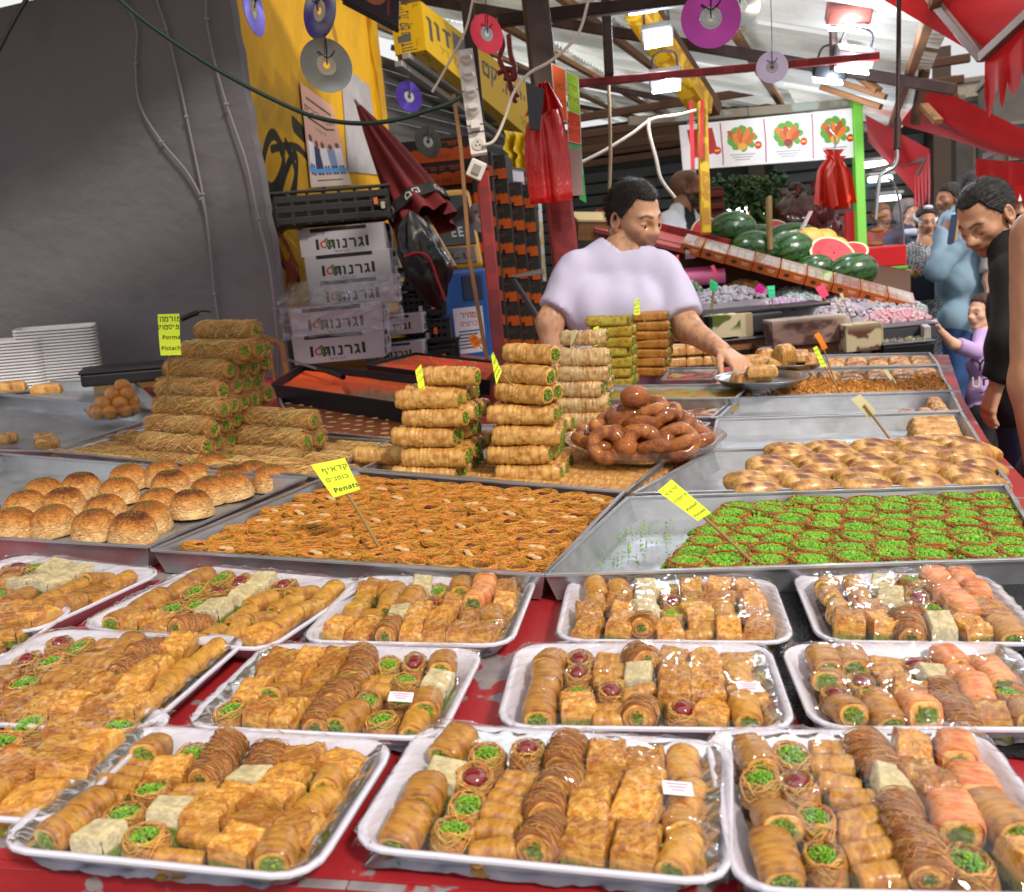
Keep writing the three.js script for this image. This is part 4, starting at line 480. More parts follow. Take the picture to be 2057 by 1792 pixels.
const bg = (g, w, h, c = TAGY) => { g.fillStyle = c; g.fillRect(0, 0, w, h); };
const hand = (g, s, x, y, size) => { g.save(); g.translate(x, y); g.transform(1, 0, -.12, 1, 0, 0); txt(g, s, 0, 0, size, '#161408', 'sans-serif', 'bold'); g.restore(); };
tagSign('large upright yellow tag reading Porma Pistach on the tall vermicelli pyramid', [346, 815], .1, [[316, 631], [360, 630], [364, 713], [322, 714]], (g, w, h) => { bg(g, w, h); hebrew(g, 'פורמה', w * .58, h * .18, 52, '#14120a', .15); hebrew(g, 'פיסטוק', w * .48, h * .37, 48, '#14120a', .15); hand(g, 'Porma', w * .58, h * .62, 54); hand(g, 'Pistach', w * .52, h * .88, 52); }, { near: .1, r: .0028, world: tw(onT(345, 930, .03)).addScaledVector(tN, .15) });
tagSign('yellow tag half hidden behind the vermicelli pyramid', [528, 800], .05, [[515, 702], [536, 699], [543, 740], [522, 742]], (g, w, h) => { bg(g, w, h); hebrew(g, 'זו', w * .5, h * .4, 70, '#14120a'); hand(g, 'ina', w * .5, h * .88, 80); }, {});
tagSign('yellow tag reading Penats on a dark stick in the peanut nest tray', [775, 1112], .03, [[624, 934], [692, 920], [724, 983], [670, 1000]], (g, w, h) => { bg(g, w, h); hebrew(g, 'קדאיף', w * .58, h * .3, 44, '#14120a'); hebrew(g, 'בוטנים', w * .5, h * .56, 34, '#14120a'); hand(g, 'Penats', w * .58, h * .9, 52); }, { r: .003, grip: .1, curl: .04 });
tagSign('yellow tag reading Kadaif Pistakh over the green pistachio nests', [1523, 1126], .04, [[1321, 987], [1349, 963], [1428, 1030], [1402, 1047]], (g, w, h) => { bg(g, w, h); g.save(); g.translate(w / 2, h / 2); g.rotate(0); hebrew(g, 'קדאיף', 0, -h * .3, 44, '#14120a'); hebrew(g, 'פיסטוק', 0, -h * .08, 40, '#14120a'); hand(g, 'Kadaif', 0, h * .2, 48); hand(g, 'Pistakh', 0, h * .4, 46); g.restore(); }, { r: .0028, grip: .05, curl: .05 });
const small = (a, b) => (g, w, h) => { bg(g, w, h); const s = w * .42; hebrew(g, a, w * .5, h * .2, s, '#14120a'); hebrew(g, b, w * .5, h * .42, s, '#14120a'); hand(g, 'baklava', w * .5, h * .66, s * .62); hand(g, 'nuts', w * .5, h * .86, s * .8); };
tagSign('narrow yellow tag leaning on the front phyllo roll stack', [853, 842], .15, [[834, 745], [846, 731], [857, 799], [846, 809]], small('בקלוה', 'אגוז'), { world: tw(onT(850, 960, .02)).addScaledVector(tN, .16) });
tagSign('yellow tag on a bent stick in the second phyllo stack', [1024, 800], .15, [[986, 715], [991, 707], [1008, 746], [997, 773]], small('גלילות', 'קשיו'), { world: tw(onT(1040, 960, .02)).addScaledVector(tN, .21) });
tagSign('orange tag on a stick beyond the phyllo stacks at the dark pans', [985, 716], .06, [[939, 681], [951, 669], [971, 688], [954, 701]], (g, w, h) => { bg(g, w, h, '#f58a1e'); hebrew(g, 'שקד', w * .5, h * .45, 60, '#8a2a0a'); hebrew(g, 'חם', w * .5, h * .85, 56, '#8a2a0a'); }, { backMat: M('#f58a1e', .8) });
tagSign('tag turned away showing its pale back, stuck in the sugared roll stack', [1138, 748], .27, [[1148, 664], [1158, 662], [1151, 712], [1145, 712]], bg, { back: '#d8d4a4', world: tw(onT(1168, 870, .02)).addScaledVector(tN, .27) });
tagSign('narrow yellow tag on the green pistachio bar stack', [1196, 742], .2, [[1192, 658], [1203, 655], [1202, 694], [1192, 695]], small('פיס', 'טוק'), { world: tw(onT(1205, 795, .06)).addScaledVector(tN, .2) });
tagSign('narrow yellow tag on top of the brown nut bar tower', [1284, 700], .2, [[1275, 603], [1283, 598], [1286, 632], [1273, 633]], small('אגוז', 'דבש'), { world: tw(onT(1300, 772, .06)).addScaledVector(tN, .2) });
tagSign('yellow tag on a slanted stick in the red jelly tray', [1440, 737], .04, [[1412, 676], [1422, 673], [1425, 701], [1415, 708]], small('לוקום', 'אדום'), {});
tagSign('yellow tag on a long stick leaning over the nut cluster tray', [1690, 786], .05, [[1633, 699], [1641, 695], [1661, 737], [1650, 737]], small('שומשום', 'דבש'), {});
tagSign('curled orange tag on a stick behind the leaning yellow one', [1678, 765], .05, [[1636, 672], [1645, 667], [1663, 699], [1653, 703]], (g, w, h) => bg(g, w, h, '#f58a1e'), { backMat: M('#f58a1e', .8), curl: .25 });
tagSign('pale backed tag on a stick leaning in the nearly empty middle tray', [1796, 884], .01, [[1710, 802], [1728, 792], [1762, 828], [1745, 841]], bg, { back: '#cfc7a6', grip: .55, curl: .14, r: .003 });
tagSign('small yellow tag seen from behind over the dark glazed rolls', [1818, 802], .02, [[1774, 744], [1781, 741], [1801, 769], [1796, 774]], bg, { back: '#b9b470', r: .002 });

// ---------- the place: walls, shop front, roof, street ----------
const sA = .36, sD = V(sin(sA), 0, -cos(sA)), pD = V(cos(sA), 0, sin(sA)), UP = V(0, 1, 0);
const onPl = (X, Y, P0, n) => { const r = ray(X, Y); return camera.position.clone().addScaledVector(r, P0.clone().sub(camera.position).dot(n) / r.dot(n)); };
const qd = (px, d) => px.map((q, i) => at(q[0], q[1], Array.isArray(d) ? d[i] : d));
const asph = M(0x55524f, .9, { map: tr(T.plaster, 60), bumpMap: tr(T.plasterB, 60), bumpScale: .01 });
struct('ground', grid(20, 20, (u, v) => [(u - .5) * 160, 0, (.5 - v) * 160 - 40], 20, 20), asph);
m.grey = M(0x6e6b70, .85, { map: tr(T.wall, .5), bumpMap: tr(T.plasterB, .9), bumpScale: .006 });
m.brown = M(0x3c2520, .6, { map: tr(T.rust, 2) }); m.redPaint = M(0x8a1418, .4, { map: tr(T.rust, 3) }); m.yellowPaint = M(0xd0a818, .5, { map: tr(T.rust, 3) }); m.greenPaint = M(0x6fbf3c, .4);
m.whitePlastic = MP(0xe2ddd6, .35, { clearcoat: .3 }); m.black = M(0x141416, .5); m.blackRough = M(0x18171a, .85, { map: T.cloth });
m.timber = M(0x9a6a40, .75, { map: tr(T.wood, 1.5), bumpMap: tr(T.grainB, 4), bumpScale: .002 }); m.timberDark = M(0x5a3820, .75, { map: tr(T.wood, 1.5) });
m.cable = M(0xd8ccbc, .6); m.greenCable = M(0x0c2c22, .5); m.lead = M(0x0e0e10, .5);
// left grey wall, its broken edge towards the yellow shop front
{
  const P0 = at(560, 560, 4.0), n = sD.clone().negate(), E = [[590, 900], [586, 800], [574, 735], [568, 690], [556, 610], [547, 560], [540, 500], [526, 430], [520, 380], [508, 320], [496, 270], [487, 210], [478, 150], [466, 80], [455, 0], [440, -90]];
  const t = thing('grey_wall', 'dark grey plastered wall with a ragged right edge at the left', 'wall', 0, P0);
  const L = E.map(([X, Y]) => onPl(X, Y, P0, n).sub(P0)), ex = pD, W = 3.4, rows = E.length;
  part(t, 'plaster', grid(26, rows - 1 << 2, (u, v) => { const q = v * (rows - 1), i = min(rows - 2, floor(q)), e = L[i].clone().lerp(L[i + 1], q - i); const jag = u > .99 ? .012 * (noise(q * 3, 2) - .5) : 0; const p = e.addScaledVector(ex, -(1 - u) * W + jag); const bulge = .02 * (fbm(p.x * .9, p.y * .9, 3, 3) - .5) - .03 * sm(.985, 1, u); p.addScaledVector(n, bulge); return [p.x, p.y, p.z]; }, 3.4, 2.6), m.grey);
  part(t, 'wall_end', grid(3, rows - 1 << 2, (u, v) => { const q = v * (rows - 1), i = min(rows - 2, floor(q)), e = L[i].clone().lerp(L[i + 1], q - i).addScaledVector(ex, .012 * (noise(q * 3, 2) - .5)).addScaledVector(n, -.03 - u * .05); return [e.x, e.y, e.z]; }, .3, 2.6), m.grey);
  part(t, 'wall_base', slab([L[0].clone().addScaledVector(ex, -W).setY(-P0.y), L[0].clone().setY(-P0.y), L[0], L[0].clone().addScaledVector(ex, -W)], .2), m.grey);
  const wire = (nm, pts, r, mt) => { const A = pts.map(([X, Y]) => onPl(X, Y, P0, n).addScaledVector(n, .016)); const o = thing('wall_cable', nm, 'cable', 0, A[0]); part(o, 'cable', tube(A.map(p => p.clone().sub(A[0])), r * .55, 60, 6), mt); for (let k = 1; k < pts.length - 1; k += 2) { const c = A[k].clone().sub(A[0]); part(o, 'cable_clip', rbox(.02, .01, .014, .003, c.x, c.y, c.z, 1), mt); } };
  const wc = M(0x858085, .7);
  wire('left grey cable painted onto the wall, joining its neighbour halfway down', [[232, -15], [264, 20], [280, 60], [278, 130], [286, 210], [330, 285], [380, 345], [410, 400], [424, 470], [428, 520]], .0085, wc);
  wire('middle grey cable running down the whole wall', [[314, -15], [340, 60], [362, 150], [380, 235], [398, 320], [412, 390], [426, 490], [436, 590], [448, 670], [462, 770]], .009, wc);
  wire('right grey cable curving down near the ragged wall edge', [[418, -15], [420, 40], [435, 120], [460, 210], [505, 330], [545, 440], [580, 530], [605, 620], [625, 700], [638, 790]].map(([x, y]) => [x - (y > 300 ? (y - 300) * .155 : 0), y]), .008, wc);
}
// shop front along the street: yellow wall, shutter, sign
const Y0 = at(572, 700, 4.5), yN = pD, onY2 = (X, Y, off = 0) => onPl(X, Y, Y0.clone().addScaledVector(yN, off), yN), sOf = p => p.clone().sub(Y0).dot(sD), wp = (s, y, off = 0) => Y0.clone().setY(0).addScaledVector(sD, s).addScaledVector(yN, off).setY(y);
{
  const sa = -.35, sb = sOf(onY2(790, 420)), H = 4.2;
  const ctex = canvasTex(1024, 1024, (g, w, h) => { g.fillStyle = '#d6a010'; g.fillRect(0, 0, w, h); let q = 5; const R = () => (q = (q * 16807) % 2147483647) / 2147483647;
    for (let i = 0; i < 900; i++) { g.fillStyle = `rgba(${R() < .5 ? '96,66,8' : '226,176,36'},${R() * .06})`; g.beginPath(); g.ellipse(R() * w, R() * h, 6 + R() * 90, 6 + R() * 40, R() * 3, 0, 7); g.fill(); }
    const st = (pts, c, lw) => { g.strokeStyle = c; g.lineWidth = lw; g.lineCap = g.lineJoin = 'round'; g.beginPath(); g.moveTo(...pts[0]); for (let i = 1; i < pts.length - 1; i++) g.quadraticCurveTo(...pts[i], (pts[i][0] + pts[i + 1][0]) / 2, (pts[i][1] + pts[i + 1][1]) / 2); g.lineTo(...pts[pts.length - 1]); g.stroke(); };
    const px = (X, Y) => { const p = onY2(X, Y); return [(sOf(p) - sa) / (sb - sa) * w, (1 - p.y / H) * h]; };
    const S = (l, c, lw) => st(l.map(a => px(...a)), c, lw);
    for (let i = 0; i < 26; i++) S([[500 + i * 6, 240 + (i % 5) * 8], [520 + i * 6, 190], [525 + i * 5, 150 + (i * 7 % 40)]], 'rgba(30,30,8,.08)', 18);
    S([[500, 260], [520, 320], [545, 400], [575, 330], [560, 290]], '#262410', 16); S([[520, 380], [530, 300], [548, 260], [570, 300]], '#262410', 13); S([[560, 400], [575, 330], [600, 300], [592, 390], [600, 420]], '#1f1d0c', 12); S([[540, 440], [570, 420], [585, 440], [560, 470], [540, 460]], '#262410', 10); S([[590, 250], [640, 300], [650, 330], [650, 420]], '#2a2812', 20); S([[545, 300], [590, 285], [620, 320]], '#28260f', 9);
    S([[508, 300], [530, 350], [525, 400], [560, 380]], '#1c1a0c', 20); S([[530, 420], [560, 440], [590, 420], [570, 400]], '#201e0c', 18); S([[575, 290], [600, 340], [585, 400]], '#1c1a0c', 16); S([[500, 400], [530, 470], [560, 520], [600, 560]], '#17150c', 14); S([[520, 520], [560, 560], [565, 620]], '#b8480e', 16); S([[560, 500], [590, 560], [570, 640]], '#b8480e', 12); S([[540, 600], [575, 660], [600, 700]], '#17150c', 16); S([[600, 450], [620, 520], [640, 580]], '#2b2f3a', 26);
    for (let k = 0; k < 5; k++) S([[560 + k * 8, 470 + k * 14], [590 + k * 4, 500 + k * 10], [575, 540 + k * 12]], '#a8420f', 6);
    S([[670, 60], [680, 90], [668, 120]], 'rgba(60,40,6,.35)', 22); });
  const wy = M(0xffffff, .8, { map: ctex, bumpMap: tr(T.plasterB, 2), bumpScale: .006 });
  const t = thing('yellow_wall', 'ochre yellow shop wall covered with black and orange graffiti', 'wall', 0, wp(sa, 0)), R = p => p.sub(wp(sa, 0));
  part(t, 'painted_wall', quadSheet(R(wp(sa, 0)), R(wp(sb, 0)), R(wp(sb, H)), R(wp(sa, H)), 4, 4), wy); part(t, 'jamb', slab([R(wp(sb - .07, 0, .03)), R(wp(sb, 0, .03)), R(wp(sb, H, .03)), R(wp(sb - .07, H, .03))], .35), m.yellowPaint);
  const q = [[700, 345], [768, 352], [742, 172], [684, 128]].map(a => onY2(a[0], a[1], .006)); part(t, 'white_paint_patch', quadSheet(...q.map(R), 2, 2), M(0xb6b0b0, .8, { map: T.plaster }));
  const pq = [[625, 377], [706, 371], [668, 214], [603, 166]].map(a => onY2(a[0], a[1], .012)), c0 = pq[0].clone();
  const po = thing('poster', 'tall pale poster with Hebrew title and a row of standing people on the yellow wall', 'poster', 0, c0);
  part(po, 'sheet', slab(pq.map(p => p.sub(c0)), .003), M(0xffffff, .7, { map: canvasTex(320, 700, (g, w, h) => { g.fillStyle = '#d7a48e'; g.fillRect(0, 0, w, h); g.fillStyle = '#241c1e'; g.fillRect(40, 70, 250, 14); g.fillRect(40, 200, 250, 14); hebrew(g, 'התלאביבית', w / 2, 165, 44, '#241c1e', .16); hebrew(g, 'תיאטרון', w / 2, 262, 24, '#5a4a48'); const C = ['#e8e4e6', '#2a3456', '#e2dcdc', '#7b90b4', '#dcd6da']; for (let i = 0; i < 5; i++) { const x = 45 + i * 58; g.fillStyle = '#6a4232'; g.beginPath(); g.ellipse(x, 345 + (i % 2) * 14, 17, 24, 0, 0, 7); g.fill(); g.fillStyle = C[i]; g.fillRect(x - 27, 370 + (i % 2) * 12, 54, 170); g.fillStyle = i % 2 ? '#2c3a66' : '#46568a'; g.fillRect(x - 20, 520, 17, 120); g.fillRect(x + 3, 520, 17, 120); } g.fillStyle = '#58a4d8'; g.fillRect(0, 545, w, 34); g.fillStyle = '#e4cdb8'; g.fillRect(0, 600, w, 100); g.fillStyle = '#4a3c3a'; g.fillRect(60, 640, 200, 10); }) }));
  // shutter
  const s2 = sOf(onY2(1085, 420, -.12)), yT = onY2(800, 128).y, sh = thing('roller_shutter', 'grey metal roller shutter closing the shop beside the yellow wall', 'shutter', 0, wp(sb, 0, -.12)); const base = wp(sb, 0, -.12);
  const n = Math.ceil(yT / .075), sg = grid(1, 6, (u, v) => { const p = sD.clone().multiplyScalar((s2 - sb) * u).addScaledVector(yN, .014 * sin(v * PI)); return [p.x, v * .074, p.z]; }, 1.6, .075); const sh1 = M(0x6f6c68, .55, { metalness: .5, map: tr(T.metal, 2) }); for (let k = 0; k < n; k++) part(sh, 'shutter_slat', sg, sh1).position.y = k * .075;
  part(sh, 'red_scrawl', [[[930, 350], [940, 320], [955, 350]], [[965, 345], [975, 318], [985, 350]], [[1000, 345], [1008, 325], [1018, 350]], [[1030, 340], [1040, 320], [1046, 350]]].map(l => tube(l.map(a => onY2(a[0] - 40, a[1] + 10, -.1).sub(base)), .006, 12, 5)), M(0x8c2c30, .7));
  const rail = [[806, 118, 1002, 254], [800, 128, 1000, 268], [815, 112, 1010, 243]].map(([a, b, c, d], i) => bar(onY2(a, b, .02 + i * .04).sub(base), onY2(c + 60, d + 45, .02 + i * .04).sub(base), .05, .035)); part(sh, 'housing_rail', rail, M(0xa09c96, .5, { metalness: .4 }));
  // sign
  const A = [[856, 100], [1062, 275], [1062, 172], [845, 2]].map(a => onY2(a[0], a[1], .22)), o = A[0].clone(); const sg2 = thing('shop_sign', 'long yellow shop sign with dark Hebrew lettering above the shutter', 'shop sign', 0, o);
  part(sg2, 'sign_panel', slab(A.map(p => p.clone().sub(o)), .2), M(0xffffff, .5, { map: canvasTex(1024, 300, (g, w, h) => { g.fillStyle = '#d6a90c'; g.fillRect(0, 0, w, h); hebrew(g, 'זון', 130, 170, 120, '#4a4a46', .2); g.fillStyle = '#5f605a'; g.fillRect(235, 40, 150, 130); hebrew(g, "ג'ינה. קט ש", 720, 165, 105, '#3a4250', .17); hebrew(g, 'נר דל', 200, 250, 46, '#6a5a18'); hebrew(g, 'טל', 960, 262, 50, '#4a4220'); }) }));
  part(sg2, 'sign_side', slab([[790, 75], [856, 100], [845, 2], [812, -30]].map((a, i) => (i === 0 || i === 3 ? onY2(a[0], a[1], .02) : onY2(a[0], a[1], .22)).sub(o)), .02), M(0x6a4c10, .6));
  // hanging food banner at the top
  const B = qd([[690, 4], [800, 62], [803, -30], [660, -30]], 3.9), bo = B[0].clone(); const bn = thing('food_banner', 'dark food banner hanging over the yellow wall at the top edge', 'banner', 0, bo); part(bn, 'banner_sheet', slab(B.map(p => p.sub(bo)), .012), M(0xffffff, .5, { map: canvasTex(256, 128, (g, w, h) => { g.fillStyle = '#2a1420'; g.fillRect(0, 0, w, h); g.fillStyle = '#b8663c'; g.beginPath(); g.ellipse(110, 30, 90, 60, .2, 0, 7); g.fill(); g.fillStyle = '#e0b48a'; g.beginPath(); g.ellipse(120, 20, 50, 34, .2, 0, 7); g.fill(); g.fillStyle = '#7c2a3a'; g.fillRect(200, 10, 14, 90); }) }));
  part(bn, 'hem', tube([B[0], B[1]].map(p => p.clone()), .01, 2, 6), m.black);
}
// tarpaulins stretched over the stall, above the picture, with a slit of sky between them
{ const tarp = MP(0xb0a080, .85, { transmission: .15, thickness: 0, map: tr(T.cloth, 5) }); [[-3.4, 1.0, -1.1, -2.15, 'front tarpaulin stretched above the stall, out of the picture', 2.75], [-3.4, 1.0, -2.5, -3.25, 'middle strip of tarpaulin above the stall, out of the picture', 2.95], [-3.4, .9, -3.55, -4.6, 'rear tarpaulin above the stall, out of the picture', 3.15]].forEach(([x0, x1, z0, z1, l, y]) => { const t = thing('tarpaulin', l, 'tarpaulin', 0, V((x0 + x1) / 2, y, (z0 + z1) / 2)); part(t, 'tarp_sheet', grid(20, 12, (u, v) => [(u - .5) * (x1 - x0), -.06 * sin(u * PI) * sin(v * PI) - .1 * u, (v - .5) * (z1 - z0) + .22 * (u - .5)], 3, 2), tarp); part(t, 'tarp_rope', tube([V(-(x1 - x0) / 2, 0, -(z1 - z0) / 2), V(0, .02, -(z1 - z0) / 2 + .1), V((x1 - x0) / 2, -.1, -(z1 - z0) / 2 + .11)], .006, 12, 5), m.cable); }); }
// posts
const post = (name, label, cat, pts, d, w, h, mt) => { const q = qd(pts, d), o = q[0].clone(); const t = thing(name, label, cat, 0, o); for (let i = 0; i < q.length - 1; i++) part(t, 'post', bar(q[i].clone().sub(o), q[i + 1].clone().sub(o), w, h), Array.isArray(mt) ? mt[i] : mt); return t; };
post('thin_post', 'thin square red post with a power strip strapped to it', 'post', [[936, -30], [969, 345], [1010, 790]], 3.1, .042, .042, [m.brown, m.redPaint]);
const bp = post('steel_post', 'stout steel post, rusty brown above and red below, behind the red plastic bags', 'post', [[1071, -30], [1096, 190], [1150, 640]], 3.7, .11, .1, [m.brown, m.redPaint]);
post('wooden_stick', 'long crooked wooden stick standing beside the thin red post', 'stick', [[911, 190], [926, 300], [943, 520], [978, 722]], 3.0, .013, .013, m.timber);
{ // power strip
  const q = qd([[947, 316], [979, 311], [950, 104], [918, 109]], 3.04), o = q[0].clone(), r = q.map(p => p.clone().sub(o)), ux = r[1].clone().normalize(), uy = r[3].clone().normalize(), uz = V().crossVectors(ux, uy), L = r[3].length(), w = r[1].length();
  const t = thing('power_strip', 'long white six socket power strip strapped to the thin red post', 'power strip', 0, o); part(t, 'strip_body', slab(r.map(p => p.clone().addScaledVector(uz, .03)), .03), m.whitePlastic);
  for (let k = 0; k < 6; k++) { const c = ux.clone().multiplyScalar(w / 2).addScaledVector(uy, L * (.085 + k * .165)).addScaledVector(uz, .03), mt = new THREE.Matrix4().makeBasis(ux, uy, uz).setPosition(c); if (k && k !== 1) { part(t, 'plug', [cyl(.018, .021, .02, 0, .01, 0, 18).rotateX(PI / 2).applyMatrix4(mt), rbox(.03, .016, .02, .004, 0, 0, .026, 1).applyMatrix4(mt)], m.whitePlastic); } else if (k === 1) part(t, 'plug', rbox(.03, .026, .03, .003, 0, 0, .015, 1).applyMatrix4(mt), m.whitePlastic); else { part(t, 'socket', cyl(.019, .019, .004, 0, .002, 0, 20).rotateX(PI / 2).applyMatrix4(mt), M(0xc9c2ba, .5)); part(t, 'socket_hole', [[-.006, -.004], [.006, -.004], [0, .007]].map(([x, y]) => cyl(.0026, .0026, .003, 0, .0045, 0, 8).rotateX(PI / 2).translate(x, y, 0).applyMatrix4(mt)), m.black); } }
  for (const f of [.27, .6, .2]) part(t, 'tie', tube([r[0], r[1]].map((p, i) => p.clone().addScaledVector(uy, L * f).addScaledVector(uz, .032)), .0015, 2, 4), m.black);
  const b = at(957, 341, 3.02), s = thing('switch_box', 'small tilted beige switch box hanging under the power strip', 'switch', 0, b); const g = part(s, 'housing', rbox(.052, .058, .03, .005), m.whitePlastic); part(s, 'rocker', rbox(.026, .03, .008, .002, 0, 0, .018, 1), M(0x9a9088, .5)); s.rotation.z = -.5;
}
const cable = (name, label, pts, d, r, mt, n = 60) => { const q = qd(pts, d), o = q[0].clone(); const t = thing(name, label, 'cable', 0, o); part(t, 'cable', tube(q.map(p => p.sub(o)), r, n, 6), mt); return t; };
cable('green_cable', 'dark green cable sagging across from the top left to the power strip', [[225, -15], [290, 42], [420, 130], [545, 198], [640, 237], [725, 248], [800, 240], [860, 222], [903, 208], [925, 195]], 2.6, .0065, m.greenCable);
cable('black_cable', 'short black cable crossing the top left corner', [[62, -15], [40, 20], [10, 75], [-15, 125]], 2.6, .006, m.lead);
cable('beige_cable', 'beige cable looping from the beam to the power strip', [[1185, -10], [1160, 70], [1110, 120], [1060, 150], [1030, 190], [1015, 235], [990, 285], [970, 292]], 3.0, .0052, m.cable);
cable('thin_cable', 'thin beige cable hanging left of the power strip', [[952, -12], [935, 60], [905, 120], [880, 165], [868, 185]], 3.0, .004, m.cable, 30);
cable('white_cable', 'white cable slanting up to the green pole of the fried food stall', [[1168, 326], [1210, 305], [1270, 268], [1310, 240], [1360, 232], [1398, 222]], 4.6, .009, m.cable, 40);
cable('white_cable', 'white cable hanging down behind the bald man', [[1304, 238], [1303, 260], [1318, 320], [1328, 360], [1356, 398]], 4.6, .009, m.cable, 40);
cable('rope', 'thin rope hanging straight behind the vendor', [[1222, 150], [1226, 300], [1224, 400], [1226, 470]], 4.4, .008, M(0xa08a6c, .8), 20);
// roof over the lane: corrugated sheets on purlins and rafters
{
  const e0 = at(1905, 62, 4.3), roofN = V(pD.x * .32, 1, pD.z * .32).normalize(), inn = pD.clone().negate().addScaledVector(UP, .32).normalize(); // up the slope, away from the street
  const P = (a, b, h = 0) => e0.clone().addScaledVector(sD, a).addScaledVector(inn, b).addScaledVector(roofN, h);
  const t = thing('metal_roof', 'pale corrugated metal roof over the market lane', 'roof', 0, e0), R = p => p.sub(e0);
  const cor = MP(0xe4e6e0, .6, { transmission: .5, thickness: 0, map: tr(T.metal, 1) }), clear = MP(0xf2f6f2, .6, { transmission: .8, thickness: 0 });
  let k = 0; for (let b = 0; b < 5.2; b += .95) for (let a = -1.6; a < 12; a += 2.2) { k++; const gone = (k * 7) % 17 === 3; if (gone) continue; const ca = a + rr(-.05, .05); part(t, 'roof_sheet', grid(44, 3, (u, v) => { const p = R(P(ca + u * 2.26, b + v * 1.02, .03 * (k % 2) + .022 * sin(u * 2.26 * 2 * PI / .11))); return [p.x, p.y, p.z]; }, 2.2, 1), (k * 5) % 7 < 3 ? clear : cor); }
  for (let b = .1; b < 5.4; b += .95) part(t, 'purlin', bar(R(P(-1.8, b, -.05)), R(P(12, b, -.05)), .045, .05), m.timber);
  for (let a = .9; a < 12; a += 4) part(t, 'rafter', bar(R(P(a, -.15, -.12)), R(P(a, 5.3, -.12)), .05, .06), m.brown);
}
const beam = (name, label, pts, d, w, h, mt) => post(name, label, 'beam', pts, d, w, h, mt);
beam('red_beam', 'slim dark red crossbar below the roof carrying a hanging disc', [[1160, 168], [1765, 113]], [4.3, 4.3], .034, .034, m.redPaint);
beam('dark_pipe', 'dark horizontal pipe under the near roof edge', [[1000, 42], [1385, -2]], [3.9, 3.9], .05, .05, m.brown);
beam('hanging_bar', 'short dark vertical bar between the pipe and the red crossbar', [[1216, -20], [1224, 152]], [4.2, 4.2], .04, .04, m.brown);
beam('yellow_brace', 'thick slanting yellow brace under the roof', [[1278, 15], [1412, 218]], [4.6, 5.3], .12, .1, m.yellowPaint);
beam('brown_brace', 'brown timber lying along the yellow brace', [[1300, 8], [1438, 222]], [4.7, 5.4], .07, .08, m.timberDark);
beam('yellow_post', 'round yellow post before the bald man', [[1410, 205], [1418, 470]], [5.0, 5.0], .05, .05, m.yellowPaint);
beam('white_post', 'flat white post just left of the yellow post', [[1388, 190], [1392, 470]], [6.8, 6.8], .06, .05, M(0xc8ccc8, .6));
beam('green_post', 'bright green post at the right end of the fried food banner', [[1720, 200], [1731, 540]], [5.5, 5.5], .055, .055, m.greenPaint);
beam('rusty_brace', 'rusty rafter tail slanting beside the hook rod', [[1893, -10], [1868, 80], [1838, 250]], [5.2, 5.3, 5.5], .05, .05, m.timberDark);
for (const [a, b, c, d, lab] of [[1650, 175, 1770, 215, 'upper broken timber batten under the roof'], [1640, 150, 1780, 195, 'lower broken timber batten beneath the roof sheets'], [1855, 212, 1885, 245, 'short loose stick poking down below the roof'], [1700, 135, 1765, 182, 'pale plank end under the floodlight']]) beam('timber_batten', lab, [[a, b], [c, d]], [5.4, 5.2], .05, .03, m.timber);
beam('banner_pipe', 'grey pipe running above the fried food banner', [[1262, 244], [1500, 226], [1732, 205]], [5.55, 5.55, 5.55], .05, .05, M(0x9aa394, .6, { map: T.rust }));
{ const t = thing('hook_rod', 'brown steel rod with a bent hook hanging at the right under the roof', 'hook', 0, at(1806, -20, 3.3)), o = at(1806, -20, 3.3); part(t, 'rod', tube(qd([[1806, -20], [1805, 100], [1803, 240]], 3.3).map(p => p.sub(o)), .0085, 12, 8), m.brown); part(t, 'sleeve', tube(qd([[1803, 238], [1802, 300]], 3.3).map(p => p.sub(o)), .013, 4, 8), m.brown); part(t, 'hook', tube(qd([[1802, 298], [1801, 322], [1795, 336], [1778, 346], [1768, 354], [1764, 380], [1759, 442]], 3.3).map(p => p.sub(o)), .0075, 40, 8), m.steel); }
// red awnings across the street
m.awning = MP(0xd4181c, .7, { transmission: .35, thickness: 0, map: tr(T.cloth, 6) }); m.pipe = M(0x8c7c78, .4, { metalness: .4 });
function awning(label, px, d, arms, val) { const q = qd(px, d), o = q[0].clone(), r = q.map(p => p.clone().sub(o)), t = thing('red_awning', label, 'awning', 0, o); const sag = f => (p, u, v) => { p.y -= f * sin(u * PI) * sin(v * PI); }; part(t, 'awning_sheet', quadSheet(r[0], r[1], r[2], r[3], 14, 10, 2, 2, sag(.08)), m.awning);
  if (val) { const [a, b, drop] = val, A = at(a[0], a[1], a[2]).sub(o), B = at(b[0], b[1], b[2]).sub(o); part(t, 'valance', grid(48, 5, (u, v) => { const p = A.clone().lerp(B, u); p.y -= v * drop * (1 - .35 * pow(abs((u * 8) % 1 - .5) * 2, 2)) * (1 + .12 * (noise(u * 30, 3) - .5)); p.addScaledVector(sD, .03 * sin(u * 30) * v); return [p.x, p.y, p.z]; }), m.awning); }
  for (const [a, b] of arms) part(t, 'awning_arm', bar(at(...a).sub(o), at(...b).sub(o), .035, .035), m.pipe); return t; }
awning('near red awning with a torn scalloped valance at the top right corner', [[1974, 118], [2220, -90], [2200, -330], [1690, -50]], [3.5, 2.9, 3.4, 3.9], [[[1850, -30, 3.68], [1975, 118, 3.46]], [[1972, 116, 3.46], [2120, -22, 3.1]]], [[1978, 112, 3.47], [2200, -70, 2.95], .22]);
